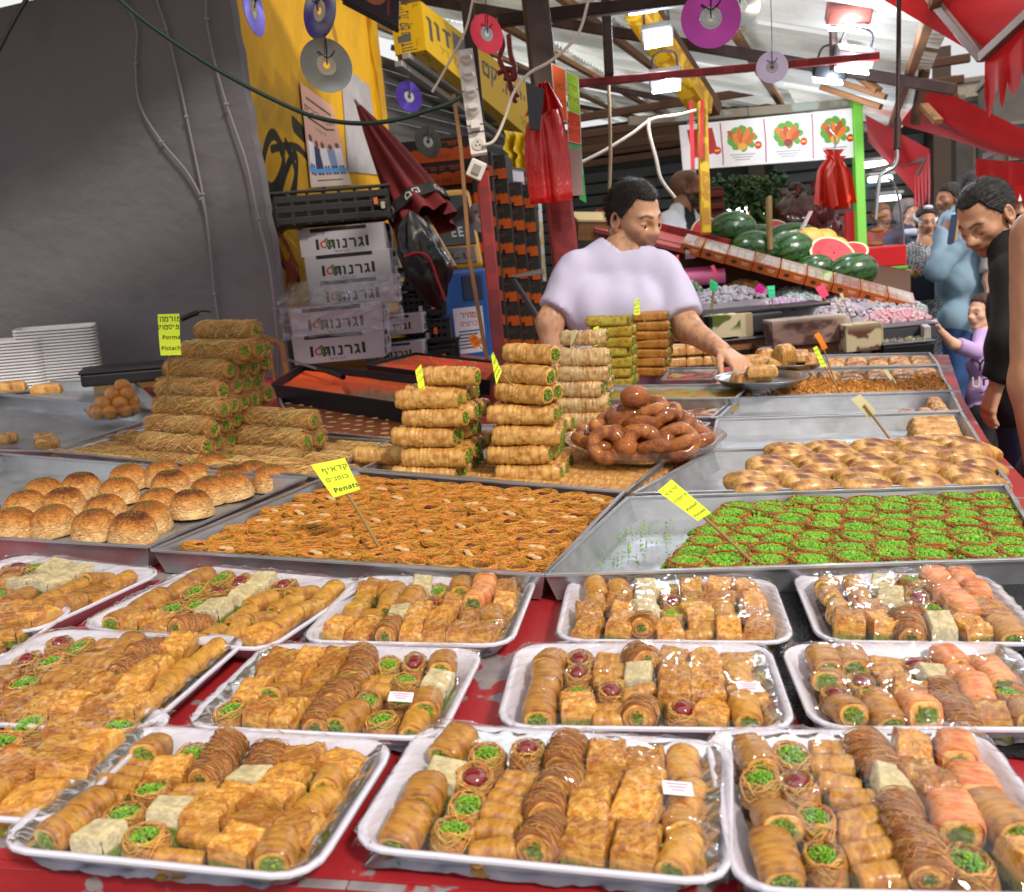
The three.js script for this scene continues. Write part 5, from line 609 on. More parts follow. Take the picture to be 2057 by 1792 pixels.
awning('middle red awning spread over the street stall at the right edge', [[1806, 250], [2140, 345], [2140, 300], [1868, 168]], [6.4, 5.6, 5.2, 5.9], [[[1862, 238, 6.1], [2100, 305, 5.5]], [[1978, 315, 6.2], [2100, 262, 5.5]]], [[1960, 318, 6.1], [2150, 335, 5.6], .28]);
awning('far red awning beyond the fried food banner', [[1745, 285], [1842, 395], [1868, 300], [1738, 230]], [8.5, 8.2, 7.6, 7.8], [[[1756, 340, 8.4], [1862, 318, 7.7]], [[1862, 318, 7.7], [1845, 350, 7.9]]], [[1835, 340, 8.0], [1868, 305, 7.6], .4]);

// far end of the lane: dark market hall behind the fruit stand and a row of low buildings
const boxAt = (X, Y, d, w, h, dp, yaw = 0) => { const p = at(X, Y, d), g = box(w, h, dp, 0, h / 2, 0).rotateY(yaw); return [p, g]; };
{
  const c = at(1450, 330, 9.0); const t = thing('market_hall', 'dim market hall with slatted shutters behind the fruit stand', 'building', 0, V(c.x, 0, c.z)), yaw = -sA; t.rotation.y = yaw; const dk = M(0x2c2a28, .8), sl = M(0x4a4c4a, .6, { metalness: .3 });
  part(t, 'back_wall', box(5.4, 2.95, .2, -.55, 1.475, -1.6), dk); part(t, 'side_wall', box(.2, 2.95, 3, -3.2, 1.475, -.1), dk); part(t, 'lintel', box(5.4, .3, .1, -.55, 2.75, -1.4), m.timberDark);
  const sg = rbox(1.5, .11, .05, .015, 0, 0, 0, 1); for (let k = 0; k < 16; k++) part(t, 'shutter_slat', sg, sl).position.set(1.1, .5 + k * .125, -1.46); const sg2 = rbox(1.8, .11, .05, .015, 0, 0, 0, 1); for (let k = 0; k < 16; k++) part(t, 'shutter_slat', sg2, M(0x3a3c3c, .6)).position.set(-1.4, .5 + k * .125, -1.46);
  for (const x of [-2.6, .2, 2.0]) part(t, 'pillar', box(.16, 3.2, .16, x, 1.6, -1.3), M(0x4a3a30, .8)); for (let k = 0; k < 4; k++) part(t, 'roof_beam', bar(V(-3.2, 2.5 + k * .1, -1.2 + k * .5), V(2.1, 2.55 + k * .1, -1.2 + k * .5), .07, .07), m.timberDark);
}
const bm = [M(0x8a8078, .85, { map: tr(T.plaster, 1) }), M(0xa89c8c, .85, { map: tr(T.plaster, 1) }), M(0x6c6660, .85, { map: tr(T.plaster, 1) })], glassDark = MP(0x20262c, .1, { clearcoat: 1 });
[[1850, 24, 7, 4.2, 0, 'low grey building at the far end of the street, left of centre'], [2010, 26, 8, 5.0, 1, 'pale building at the far end of the street behind the people'], [2260, 20, 5, 4.4, 2, 'grey building on the right side of the street beyond the awnings']].forEach(([X, d, w, h, k, lab]) => { const p = at(X, 430, d); const t = thing('building', lab, 'building', 0, V(p.x, 0, p.z)); t.rotation.y = -sA; part(t, 'wall', box(w, h, 3, 0, h / 2, -1.5), bm[k]); for (let y = 1.4; y < h - .5; y += 1.3) for (let x = -w / 2 + .6; x < w / 2 - .3; x += 1.1) { const f = part(t, 'window', box(.62, .8, .06, x, y + .3, .02), bm[(k + 1) % 3]); part(f, 'pane', box(.5, .68, .03, x, y + .3, .05), glassDark); } part(t, 'parapet', rbox(w + .1, .14, 3.1, .02, 0, h + .07, -1.5, 1), bm[(k + 2) % 3]); });
// floodlights and tubes that burn in the hall
const glow = new THREE.MeshStandardMaterial({ color: 0xffffff, emissive: 0xf4f8ff, emissiveIntensity: 6 });
function flood(label, X, Y, d, w, tilt, body = 0x8a8c90) { const o = at(X, Y, d), t = thing('floodlight', label, 'lamp', 'floodlights under the roof', o); t.rotation.set(.5, -.2, tilt); part(t, 'lamp_housing', rbox(w, w * .42, .09, .012, 0, .035, 0, 2), M(body, .35, { metalness: .6 })); part(t, 'lamp_lens', rbox(w * .86, .012, .075, .004, 0, -w * .12 + .0, .012, 1).translate(0, -.0, 0), glow); part(t, 'lamp_bracket', tube([V(-w * .4, .04, -.04), V(-w * .3, .13, -.05), V(w * .3, .13, -.05), V(w * .4, .04, -.04)], .006, 16, 6), m.black); const l = new THREE.PointLight(0xeaf2ff, .5, 6, 2); l.position.copy(o).add(V(0, -.1, .1)); l.castShadow = true; scene.add(l); return t; }
flood('floodlight highest under the roof, at the upper end of the yellow brace', 1292, 10, 4.3, .15, .12); flood('floodlight halfway down the yellow brace', 1322, 78, 4.5, .15, .15); flood('grey floodlight hanging below the red crossbar by the yellow brace', 1338, 168, 4.7, .16, .12);
flood('floodlight on the upper bracket at right of the roof', 1702, 42, 4.4, .2, -.02, 0x9a5a50); flood('black floodlight on the timber batten over the banner', 1664, 152, 5.1, .18, -.12, 0x24282c); flood('floodlight facing right at the end of the red crossbar', 1712, 128, 4.4, .18, -.15);
{ const o = at(1690, 60, 4.4), t = thing('lamp_bracket', 'rusty steel bracket frame holding the right hand floodlights', 'bracket', 0, o); [[[1672, -20], [1675, 140]], [[1668, 118], [1735, 112]], [[1692, 80], [1700, 128]], [[1695, -20], [1700, 20]]].forEach(l => { const q = qd(l, 4.42); part(t, 'bracket_bar', bar(q[0].sub(o), q[1].sub(o), .035, .03), m.brown); }); }
[[1486, 425, 8, .26], [1556, 428, 8.2, .2], [1660, 402, 8, .4], [1768, 360, 9, .22], [1786, 398, 9, .2], [1760, 330, 9, .25]].forEach(([X, Y, d, w], i) => { const o = at(X, Y, d), t = thing('tube_light', ['leftmost', 'second from the left', 'broad', 'upper right', 'lower right', 'topmost right'][i] + ' glowing white tube light deep in the market hall', 'lamp', 'tube lights in the hall', o); part(t, 'lamp_tube', rbox(w, .05, .07, .015), glow); part(t, 'lamp_tray', rbox(w + .04, .03, .12, .01, 0, .045, 0, 1), M(0x9a9c9c, .5)); if (i < 3) { const l = new THREE.PointLight(0xeaf2ff, .8, 8, 2); l.position.copy(o).add(V(0, -.12, 0)); l.castShadow = true; scene.add(l); } });

// ---------- goods and fittings behind the stall ----------
const placeBox = (name, label, cat, X, Y, d, yaw, group) => thing(name, label, cat, group, at(X, Y, d)).rotateY(yaw);
// stacks of white foam dishes
{
  const dishM = MP(0xf2f0f4, .35, { clearcoat: .3 }), mk = (X, Y, n, lab, yaw, dh) => { const B = onT(X, Y, .0); for (let k = 0; k < n; k++) { const t = thing('foam_dish', lab, 'foam dish', lab.includes('shorter') ? 'dishes of the left stack' : 'dishes of the right stack'); put(t, B.clone().setY(.004 + k * dh), yaw + rr(-.015, .015)); const N = 48, rc = (k2, r) => u => { const a = (u === 1 ? 0 : u) * 2 * PI, c = cos(a), s = sin(a), q = 1 / pow(pow(abs(c), 7) + pow(abs(s), 7), 1 / 7); return [(.155 + k2) * c * q, (.115 + k2) * s * q]; };
    part(t, 'dish_shell', grid(N, 6, (u, v) => { const i = Math.round(v * 6), [o, y] = [[-.15, .002], [-.03, .002], [-.012, .02], [0, .03], [.006, .03], [.006, .022], [.002, .022]][i], q = rc(o, 0)(u); if (i === 0) return [0, y, 0]; return [q[0], y, q[1]]; }), dishM); } };
  mk(130, 778, 19, 'white foam dish in the taller right stack at the far left', .35, .0128); mk(20, 790, 16, 'white foam dish in the shorter left stack at the picture edge', .35, .0128);
  const bt = thing('black_tray_lid', 'flat black tray with a shiny rim lying behind the foam dishes', 'tray', 0); put(bt, onT(262, 752, .09), .3); part(bt, 'tray_body', rbox(.34, .05, .2, .012, 0, 0, 0), m.black); part(bt, 'tray_rim', [rbox(.35, .012, .21, .005, 0, .028, 0), rbox(.31, .012, .17, .003, 0, .031, 0)], m.pan);
  const cb = thing('cardboard_box', 'dim brown cardboard box under the black tray', 'box', 0); put(cb, onT(285, 775, .0), .3); part(cb, 'box_body', rbox(.36, .06, .2, .004, 0, .03, 0), M(0x7a6238, .85)); part(cb, 'flap', rbox(.36, .004, .08, .001, 0, .062, .05), M(0x8a7044, .85));
}
// cartons and crates
m.carton = M(0xaaa4ae, .8, { map: T.cloth }); const cartonTex = canvasTex(512, 170, (g, w, h) => { g.fillStyle = '#aaa6ae'; g.fillRect(0, 0, w, h); g.fillStyle = '#1c1a1c'; g.fillRect(70, 0, 340, 24); g.fillRect(96, 66, 18, 66); g.fillRect(398, 66, 18, 66); hebrew(g, 'גרנות', 282, 128, 62, '#1c1a1c', .2); g.strokeStyle = '#a8402c'; g.lineWidth = 11; g.beginPath(); g.arc(146, 102, 19, 0, 7); g.stroke(); g.strokeStyle = '#3a5a2c'; g.beginPath(); g.arc(180, 104, 17, 0, 7); g.stroke(); g.fillStyle = '#3a5a2c'; g.beginPath(); g.ellipse(160, 72, 14, 6, -.5, 0, 7); g.fill(); hebrew(g, 'הגנים של', 250, 158, 17, '#3c383c'); });
m.cartonFace = M(0xffffff, .8, { map: cartonTex });
function carton(label, X, Y, d, yaw, s = 1) { const t = placeBox('fruit_carton', label, 'carton', X, Y, d, yaw, 0), w = .385 * s, h = .125 * s, dp = .3; part(t, 'carton_body', rbox(w, h, dp, .004, 0, h / 2, 0, 1), m.carton); part(t, 'printed_face', quadSheet(V(-w / 2 + .003, .003, dp / 2 + .002), V(w / 2 - .003, .003, dp / 2 + .002), V(w / 2 - .003, h - .003, dp / 2 + .002), V(-w / 2 + .003, h - .003, dp / 2 + .002)), m.cartonFace); part(t, 'hand_hole', rbox(.002, .022, .09, .0005, w / 2 + .0005, h - .025, 0, 1), m.black); part(t, 'side_print', [[.05, .06], [-.05, .06], [.08, .025]].map(([z, y]) => rbox(.002, .03, .04, .0005, w / 2 + .0005, y, z, 1)), M(0x4c5048, .8)); return t; }
const cy = Y => 694 + (Y - 440) * .13;
[['topmost printed white fruit carton under the black crate', 702, 511], ['second printed white fruit carton from the top of the stack', 714, 562], ['third printed fruit carton, half hidden by the plastic wrap', 722, 612], ['wrapped white carton under the clear plastic sheet', 690, 667], ['lowest printed fruit carton resting behind the dark pan', 694, 719], ].forEach(([l, X, Y], i) => carton(l, X, Y, i > 2 ? 4.22 : 4.4, -.02, i > 2 ? 1 : 1));
carton('small white carton end beside the lowest printed carton', 806, 720, 4.5, -.1, .7); carton('upper white carton end at the right of the wrapped one', 803, 668, 4.5, -.1, .72);
{ const o = at(690, 640, 4.05), t = thing('plastic_wrap', 'crumpled clear plastic sheet draped over the middle cartons', 'plastic sheet', 0, o); part(t, 'sheet', grid(70, 40, (u, v) => { const x = (u - .5) * .52, y = .19 * (v - .5) + .07, f = fbm(u * 6, v * 5, 3, 4), r = pow(1 - abs(2 * fbm(u * 9 + 4, v * 7, 8, 3) - 1), 4); const top = sm(.7, 1, v); return [x + .03 * (f - .5), y + .02 * (f - .5) - (1 - v) * .04, .05 * r + .04 * f - top * .22 + .04 * sin(u * PI)]; }, 2, 1), MP(0xf4f4f8, .12, { transmission: .86, thickness: 0, ior: 1.46 })); }
function crate(label, X, Y, d, w, h, dp, yaw, mt, stick) { const t = placeBox('plastic_crate', label, 'crate', X, Y, d, yaw, 0); const bars = []; for (const s of [-1, 1]) { for (const y of [.06, .38, .66]) bars.push(rbox(w, h * .2, .014, .003, 0, h * (y + .1), s * dp / 2, 1)); for (let k = 0; k <= 7; k++) bars.push(box(.012, h * .9, .016, (k / 7 - .5) * (w - .015), h * .47, s * (dp / 2 - .002))); bars.push(rbox(.014, h * .9, dp, .003, s * w / 2, h * .47, 0, 1)); } part(t, 'crate_sides', bars, mt); part(t, 'crate_rim', [rbox(w + .03, h * .09, .03, .004, 0, h * .96, dp / 2, 1), rbox(w + .03, h * .09, .03, .004, 0, h * .96, -dp / 2, 1), rbox(.03, h * .09, dp, .004, w / 2, h * .96, 0, 1), rbox(.03, h * .09, dp, .004, -w / 2, h * .96, 0, 1)], mt); part(t, 'crate_floor', rbox(w, .012, dp, .003, 0, .008, 0, 1), mt); for (const [x, y, c] of stick || []) part(t, 'crate_label', rbox(.018, .03, .003, .0008, x, y, dp / 2 + .018, 1), M(c, .6)); return t; }
crate('wide black plastic crate on top of the fruit cartons', 668, 452, 4.35, .5, .15, .32, .22, m.black, [[.19, .08, 0xc86a24], [.22, .06, 0xa8a090]]);
crate('top black crate in the low stack between cartons and cash machine', 850, 582, 4.6, .2, .115, .26, -.05, m.black, [[0, .05, 0x8a8a8c]]); crate('second black crate in the stack beside the cash machine', 858, 634, 4.6, .2, .115, .26, -.04, m.black, [[.05, .05, 0xb8a890], [-.01, .04, 0xd8d0cc]]); crate('third black crate in the stack with a small orange label', 868, 686, 4.6, .2, .115, .26, -.05, m.black, [[.04, .06, 0xe07020], [.0, .04, 0xb0a8a0]]); crate('lowest black crate in the stack behind the orange pan', 876, 738, 4.6, .2, .115, .26, -.04, m.black, [[.06, .06, 0xd86018]]);
crate('bottom black crate to the right in the second row of crates', 905, 735, 4.62, .1, .14, .2, -.04, m.black, []);
{ // folded umbrella
  const A = at(721, 214, 4.55), B = at(862, 455, 4.3), o = A.clone(), L = A.distanceTo(B), t = thing('folded_umbrella', 'dark red market umbrella folded shut and leaning on the yellow wall', 'umbrella', 0, o); t.quaternion.setFromUnitVectors(V(0, -1, 0), B.clone().sub(A).normalize());
  const cl = MP(0x74181c, .8, { map: tr(T.cloth, 4), sheen: .3 }); part(t, 'canopy', grid(72, 24, (u, v) => { const a = (u === 1 ? 0 : u) * 2 * PI, r = (.012 + .115 * pow(v, .85)) * (1 + .22 * sin(a * 8 + v * 2) * sm(0, .3, v) + .1 * sin(a * 3 + v * 4)); return [cos(a) * r, -v * L, sin(a) * r]; }, 2, 2), cl);
  part(t, 'strap', grid(40, 2, (u, v) => { const a = (u === 1 ? 0 : u) * 2 * PI, r = .142 * (1 + .05 * sin(a * 8 + 1.6)); return [cos(a) * r, -L * .83 - v * .055, sin(a) * r]; }), M(0xffffff, .6, { map: canvasTex(512, 48, (g, w, h) => { g.fillStyle = '#141416'; g.fillRect(0, 0, w, h); for (let i = 0; i < 6; i++) hebrew(g, 'סט', 45 + i * 85, 36, 30, '#b8b4ac', .16); }) })); part(t, 'ferrule', cyl(.006, .013, .05, 0, .02, 0, 10), M(0x8a7a70, .6)); part(t, 'pole', cyl(.019, .019, .3, 0, -L - .1, 0, 12), M(0x8a6a48, .6));
}
{ // cash machine
  const o = at(930, 715, 4.7), t = thing('cash_machine', 'blue cash machine with a yellow framed dark screen panel', 'cash machine', 0, o); t.rotation.y = .35; const bl = MP(0x1d5aa8, .4, { clearcoat: .3 }), yl = M(0xc8921c, .45);
  part(t, 'cabinet', rbox(.26, .5, .3, .02, 0, .17, -.05), bl); part(t, 'lower_cabinet', rbox(.25, .75, .28, .015, 0, -.42, -.05), bl); const h = new THREE.Matrix4().makeRotationX(-.28).setPosition(-.005, .6, -.02);
  part(t, 'fascia_frame', [rbox(.28, .4, .1, .03, 0, 0, 0).applyMatrix4(h)], yl); part(t, 'screen', rbox(.23, .25, .02, .006, 0, .04, .048, 2).applyMatrix4(h), glassDark); part(t, 'keypad', [rbox(.2, .08, .02, .004, 0, -.135, .048, 1).applyMatrix4(h), ...[0, 1, 2].map(i => rbox(.04, .03, .012, .003, -.06 + i * .06, -.135, .06, 1).applyMatrix4(h))], M(0x5a5c60, .5)); part(t, 'screen_text', [...'EE'].map((_, i) => [box(.008, .05, .003), box(.02, .008, .003, .01, .02), box(.02, .008, .003, .01, 0), box(.02, .008, .003, .01, -.02)].map(g => g.translate(.0 + i * .035, -.02, .06).applyMatrix4(h))).flat(), M(0xc8ccd0, .5));
  part(t, 'slot', rbox(.1, .12, .01, .004, .05, .33, .1, 1), M(0x20304a, .5)); part(t, 'notice', quadSheet(V(-.06, .02, .103), V(.09, .02, .103), V(.09, .24, .103), V(-.06, .24, .103)), M(0xffffff, .7, { map: canvasTex(128, 180, (g, w, h) => { g.fillStyle = '#d8d4dc'; g.fillRect(0, 0, w, h); hebrew(g, 'מחיר', 64, 40, 24, '#b02838', .16); hebrew(g, 'כרטיס', 64, 72, 20, '#b02838'); g.fillStyle = '#3a4a7a'; for (let i = 0; i < 6; i++) g.fillRect(16, 90 + i * 13, 96 - (i % 3) * 14, 6); }) }));
}
{ // black cloth bag
  const o = at(848, 520, 4.2), t = thing('black_sack', 'shiny black plastic sack slumped over the crates beside the cash machine', 'sack', 0, o); t.scale.set(.72, .86, .6); part(t, 'sack', grid(44, 30, (u, v) => { const a = (u === 1 ? 0 : u) * 2 * PI, b = v * PI, k = 1 + .7 * (fbm(cos(a) * 2 + 3, v * 5, sin(a) * 2, 4) - .5) + .1 * sin(a * 7 + v * 5); return [cos(a) * pow(sin(b), .6) * .14 * k + .09 * (v - .4) * 1.1, .22 - v * .5 + .02 * k, sin(a) * sin(b) * .12 * k]; }, 1, 1), MP(0x0c0c0e, .3, { clearcoat: .2 }));
  part(t, 'red_drawstring', tube([V(-.1, .02, .13), V(0, .03, .17), V(.05, .0, .16), V(.09, -.12, .14), V(.12, -.22, .12)], .007, 24, 6), M(0xa81c24, .6)); }
// orange and black boxes
{
  const face = canvasTex(128, 192, (g, w, h) => { g.fillStyle = '#33302c'; g.fillRect(0, 0, w, h); hebrew(g, 'דקל', 64, 50, 22, '#a8501c', .14); g.fillStyle = '#e2640c'; g.beginPath(); g.moveTo(0, h); g.lineTo(0, 118); for (let i = 0; i < 4; i++) { const x = i * 32; g.lineTo(x + 4, 112); g.quadraticCurveTo(x + 16, 100, x + 28, 112); g.lineTo(x + 32, 118); } g.lineTo(w, h); g.fill(); g.fillStyle = '#241c18'; g.beginPath(); g.moveTo(54, h); g.lineTo(54, 168); g.arc(64, 166, 10, PI, 0); g.lineTo(74, h); g.fill(); });
  const side = canvasTex(384, 128, (g, w, h) => { g.fillStyle = '#241e1a'; g.fillRect(0, 0, w, h); g.fillStyle = '#b84a0c'; g.beginPath(); g.moveTo(0, h); g.lineTo(0, 66); for (let i = 0; i < 6; i++) g.quadraticCurveTo(i * 64 + 32, 40, i * 64 + 64, 66); g.lineTo(w, h); g.fill(); hebrew(g, 'תמרים מדבר', 200, 40, 26, '#c0501a', .14); hebrew(g, 'קצת אחר', 200, 108, 20, '#3a1c0c'); });
  const body = M(0x2c2824, .7), band = M(0xb84c10, .7), fm = M(0xffffff, .7, { map: face }), sm2 = M(0xffffff, .7, { map: side });
  const bw = .102, bh = .118, bd = .3; const mk = (X, Y, d, yaw, lab, grp, front) => { const t = placeBox('date_box', lab, 'cardboard box', X, Y, d, yaw, grp), w = front ? bw : .3, dp = front ? bd : .1; part(t, 'box_body', rbox(w, bh, dp, .003, 0, bh / 2, 0, 1), body); part(t, 'orange_band', rbox(.002, bh * .36, dp * .98, .0004, -w / 2 - .0005, bh * .2, 0, 1), band); part(t, 'printed_face', quadSheet(V(-w / 2 + .002, .002, dp / 2 + .002), V(w / 2 - .002, .002, dp / 2 + .002), V(w / 2 - .002, bh - .002, dp / 2 + .002), V(-w / 2 + .002, bh - .002, dp / 2 + .002)), front ? fm : sm2); };
  const cols = [['first', 985, 9], ['second', 1012, 9], ['third', 1036, 8], ['fourth', 1058, 8.5 | 0], ['fifth', 1082, 4]]; cols.forEach(([nm, X, n], c) => { const B = at(X + 28, 742, 4.95 + c * .06); for (let k = 0; k < n; k++) { const p = B.clone().addScaledVector(UP, k * (bh + .002)); const t = thing('date_box', `orange castle print box, ${nm} column from the left, ${ord(k)} from the bottom`, 'cardboard box', `date boxes of the ${nm} column`, p); t.rotation.y = -.12 + rr(-.03, .03); part(t, 'box_body', rbox(bw, bh, bd, .003, 0, bh / 2, 0, 1), body); part(t, 'orange_band', rbox(.002, bh * .36, bd * .98, .0004, -bw / 2 - .0005, bh * .2, 0, 1), band); part(t, 'printed_face', quadSheet(V(-bw / 2 + .002, .002, bd / 2 + .002), V(bw / 2 - .002, .002, bd / 2 + .002), V(bw / 2 - .002, bh - .002, bd / 2 + .002), V(-bw / 2 + .002, bh - .002, bd / 2 + .002)), fm); } });
  const L = at(925, 742, 5.15); for (let k = 0; k < 10; k++) { const p = L.clone().addScaledVector(UP, k * (bh + .002)), t = thing('date_box', `long side of a date box left of the castle columns, ${ord(k)} up`, 'cardboard box', 'date boxes seen from the long side', p); t.rotation.y = -.1 + rr(-.03, .03); part(t, 'box_body', rbox(.46, bh, .1, .003, 0, bh / 2, 0, 1), body); part(t, 'printed_face', quadSheet(V(-.228, .002, .052), V(.228, .002, .052), V(.228, bh - .002, .052), V(-.228, bh - .002, .052)), sm2); }
}
const sheetSign = (name, label, cat, px, d, t2, draw, tw2 = 160, th = 160, rough = .6, back) => { const q = qd(px, d), o = q[0].clone(), t = thing(name, label, cat, 0, o); part(t, 'panel', slab(q.map(p => p.sub(o)), t2), draw.isMaterial ? draw : M(0xffffff, rough, { map: canvasTex(tw2, th, draw) })); return t; };
sheetSign('ning_sign', 'white sign with red serif letters on top of the date boxes', 'sign', [[1014, 392], [1057, 398], [1051, 343], [1009, 337]], 5.0, .01, (g, w, h) => { g.fillStyle = '#dcd2d6'; g.fillRect(0, 0, w, h); g.fillStyle = '#8a94a4'; g.fillRect(0, 0, w, 9); txt(g, 'Ning', 80, 105, 72, '#b2323e', 'serif'); });
sheetSign('menu_board', 'tall menu board of food pictures beside the red post', 'menu board', [[1072, 575], [1098, 575], [1088, 410], [1060, 405]], 5.1, .01, (g, w, h) => { g.fillStyle = '#cfc8c4'; g.fillRect(0, 0, w, h); for (const y of [60, 170]) { g.fillStyle = '#c8b070'; g.fillRect(4, y, w - 8, 80); g.fillStyle = '#e8e4e0'; g.beginPath(); g.ellipse(70, y + 40, 58, 34, 0, 0, 7); g.fill(); g.fillStyle = '#7a4a2c'; g.beginPath(); g.ellipse(60, y + 34, 20, 14, 0, 0, 7); g.fill(); g.fillStyle = '#5a7a3c'; g.beginPath(); g.ellipse(90, y + 46, 18, 12, 0, 0, 7); g.fill(); } g.fillStyle = '#8a8684'; for (let i = 0; i < 5; i++) g.fillRect(14, 14 + i * 8, 120 - i * 12, 3); }, 160, 280);
{ const o = at(1062, 552, 4.4), t = thing('wall_bracket', 'grey folding shelf bracket beside the vendor elbow', 'bracket', 0, o), q = qd([[1026, 556], [1090, 540], [1094, 550], [1040, 558]], 4.4).map(p => p.sub(o)); part(t, 'shelf_plate', slab(q, .012), M(0x7c8078, .6)); part(t, 'strut', bar(at(1030, 560, 4.4).sub(o), at(1082, 640, 4.4).sub(o), .03, .02), M(0x38363a, .6)); }
// red plastic bags on the post
const bagM = MP(0xd01410, .35, { clearcoat: .25, transmission: .12, thickness: 0, bumpMap: tr(T.film, 1), bumpScale: .003 });
{
  const px = [[1066, 411], [1148, 401], [1137, 215], [1040, 250]], t = thing('red_bags', 'thick bundle of red plastic carrier bags hanging on the steel post', 'plastic bags', 0, at(1066, 411, 3.3)), o = at(1066, 411, 3.3);
  for (let k = 0; k < 6; k++) { const q = qd(px.map(([x, y], i) => [x + (i === 1 || i === 2 ? k * .6 : k * 1.1), y - k * .6]), 3.3 + k * .012).map(p => p.sub(o)); part(t, 'bag', grid(28, 22, (u, v) => { const p = q[0].clone().lerp(q[1], u).lerp(q[3].clone().lerp(q[2], u), v); const g = pow(v, 3); p.x += .05 * g * (.5 - u) * 1.2; p.z += .018 * sin(u * PI) + .016 * sin(u * 16 + k) * g - .022 * exp(-pow((u - .5) * 14, 2)) + .008 * (fbm(u * 4, v * 5, k, 3) - .5); if (v > .999 || v < .001) p.z -= .01; return [p.x, p.y, p.z]; }, 1, 1), bagM); }
  const n = qd([[1052, 238], [1130, 218], [1100, 165], [1082, 168]], 3.33).map(p => p.sub(o)); part(t, 'bag_handles', grid(24, 12, (u, v) => { const p = n[0].clone().lerp(n[1], u).lerp(n[3].clone().lerp(n[2], u), v); p.z += .025 * sin(u * 22) * (1 - .4 * v) + .02; return [p.x, p.y, p.z]; }), bagM);
  sheetSign('dark_plank', 'dark blue grey board wedged in front of the red bags', 'board', [[1064, 258], [1084, 262], [1094, 180], [1056, 165]], 3.24, .012, M(0x3a3c48, .5, { map: T.metal }));
}
const notes = (c, a, b) => (g, w, h) => { g.fillStyle = c; g.fillRect(0, 0, w, h); g.strokeStyle = '#e8e4e8'; g.lineWidth = 8; g.strokeRect(0, 0, w, h); hebrew(g, a, w / 2, h * .4, 34, '#7a3a18'); hebrew(g, b, w / 2, h * .7, 34, '#7a3a18'); };
sheetSign('orange_notice', 'orange handwritten notice upper left on the card board by the post', 'notice', [[1116, 238], [1140, 246], [1136, 140], [1107, 126]], 3.55, .008, notes('#ee6420', 'כאן', 'דוכן'), 100, 280);
sheetSign('green_notice', 'light green handwritten notice beside the orange one', 'notice', [[1142, 222], [1166, 232], [1162, 154], [1136, 142]], 3.6, .008, notes('#9ed02c', 'טרי', 'טעים'), 100, 240);
sheetSign('coral_notice', 'coral red notice under the light green one', 'notice', [[1141, 284], [1168, 290], [1166, 230], [1139, 222]], 3.62, .008, notes('#ee5438', 'מבצע', 'היום'), 100, 200);
sheetSign('mint_notice', 'pale green card under the coral notice', 'notice', [[1140, 345], [1172, 352], [1168, 292], [1140, 286]], 3.64, .008, M(0x6cd08a, .6)); sheetSign('grey_card', 'pinkish grey cardboard sheet beside the red bags', 'card', [[1150, 393], [1172, 392], [1167, 300], [1138, 298]], 3.5, .006, M(0xa88c8a, .8)); sheetSign('green_strip', 'narrow green strip hanging below the notices', 'strip', [[1164, 400], [1178, 408], [1172, 340], [1164, 330]], 3.66, .004, M(0x2ea04a, .6));
// hanging discs
const disc = { silver: MP(0x9a9c98, .24, { metalness: 1, anisotropy: .85, iridescence: 1, iridescenceIOR: 1.6, iridescenceThicknessRange: [100, 420] }), purple: MP(0xa03888, .2, { metalness: .85, anisotropy: .85, iridescence: 1, iridescenceIOR: 1.7, iridescenceThicknessRange: [100, 560] }), lilac: MP(0xc8b8d4, .3, { metalness: .5, iridescence: .6, iridescenceIOR: 1.5, iridescenceThicknessRange: [100, 300] }), red: MP(0xc83a48, .22, { metalness: .85, anisotropy: .85, iridescence: 1, iridescenceIOR: 1.7, iridescenceThicknessRange: [100, 640] }), violet: MP(0x6a52c8, .22, { metalness: .85, anisotropy: .85, iridescence: 1, iridescenceIOR: 1.7, iridescenceThicknessRange: [100, 480] }), dark: MP(0x4a5650, .1, { metalness: .3, transmission: .5, thickness: 0, iridescence: 1, iridescenceIOR: 1.6, iridescenceThicknessRange: [100, 500] }) };
const hubM = MP(0xd8dcde, .1, { transmission: .6, thickness: 0 });
function cd(label, X, Y, hgt, mt, turn, top) { const d = .12 * 950 / (hgt / 2.0088), o = at(X, Y, d), t = thing('hanging_disc', label, 'compact disc', 0, o), rg = (a, b, th) => lathe([[a, -th], [b, -th], [b, th], [a, th], [a, -th]], 48).rotateX(PI / 2); const look = camera.position.clone().sub(o); t.rotation.y = Math.atan2(look.x, look.z) + turn; t.rotation.x = -.12; part(t, 'data_side', rg(.0225, .06, .0006), disc[mt]); part(t, 'clear_hub', rg(.0075, .0222, .0006), hubM); part(t, 'hub_ring', rg(.016, .0175, .0009), M(0xb8b8bc, .3)); if (top) { const q = at(top[0], top[1], d).sub(o).applyQuaternion(t.quaternion.clone().invert()); part(t, 'string', tube([V(0, .0, .003), V(0, .012, .006), q.clone().multiplyScalar(.5).add(V(0, 0, .008)), q], .0016, 16, 5), m.lead); part(t, 'knot', tube([V(-.018, .028, .004), V(-.006, .018, .006), V(0, .014, .006), V(.012, .02, .006), V(.022, .032, .002)], .0014, 14, 5), m.lead); } return t; }
cd('large magenta disc at the top right of centre', 1428, 36, 119, 'purple', .1, [1427, -30]); cd('large silver disc hanging before the yellow wall', 656, 131, 108, 'silver', .35, [651, 60]); cd('silver disc cut by the top edge above the large one', 642, 22, 108, 'silver', -.9, [640, -30]); cd('bluish disc seen nearly edge on at the top left', 509, 16, 108, 'violet', 1.2, [508, -30]);
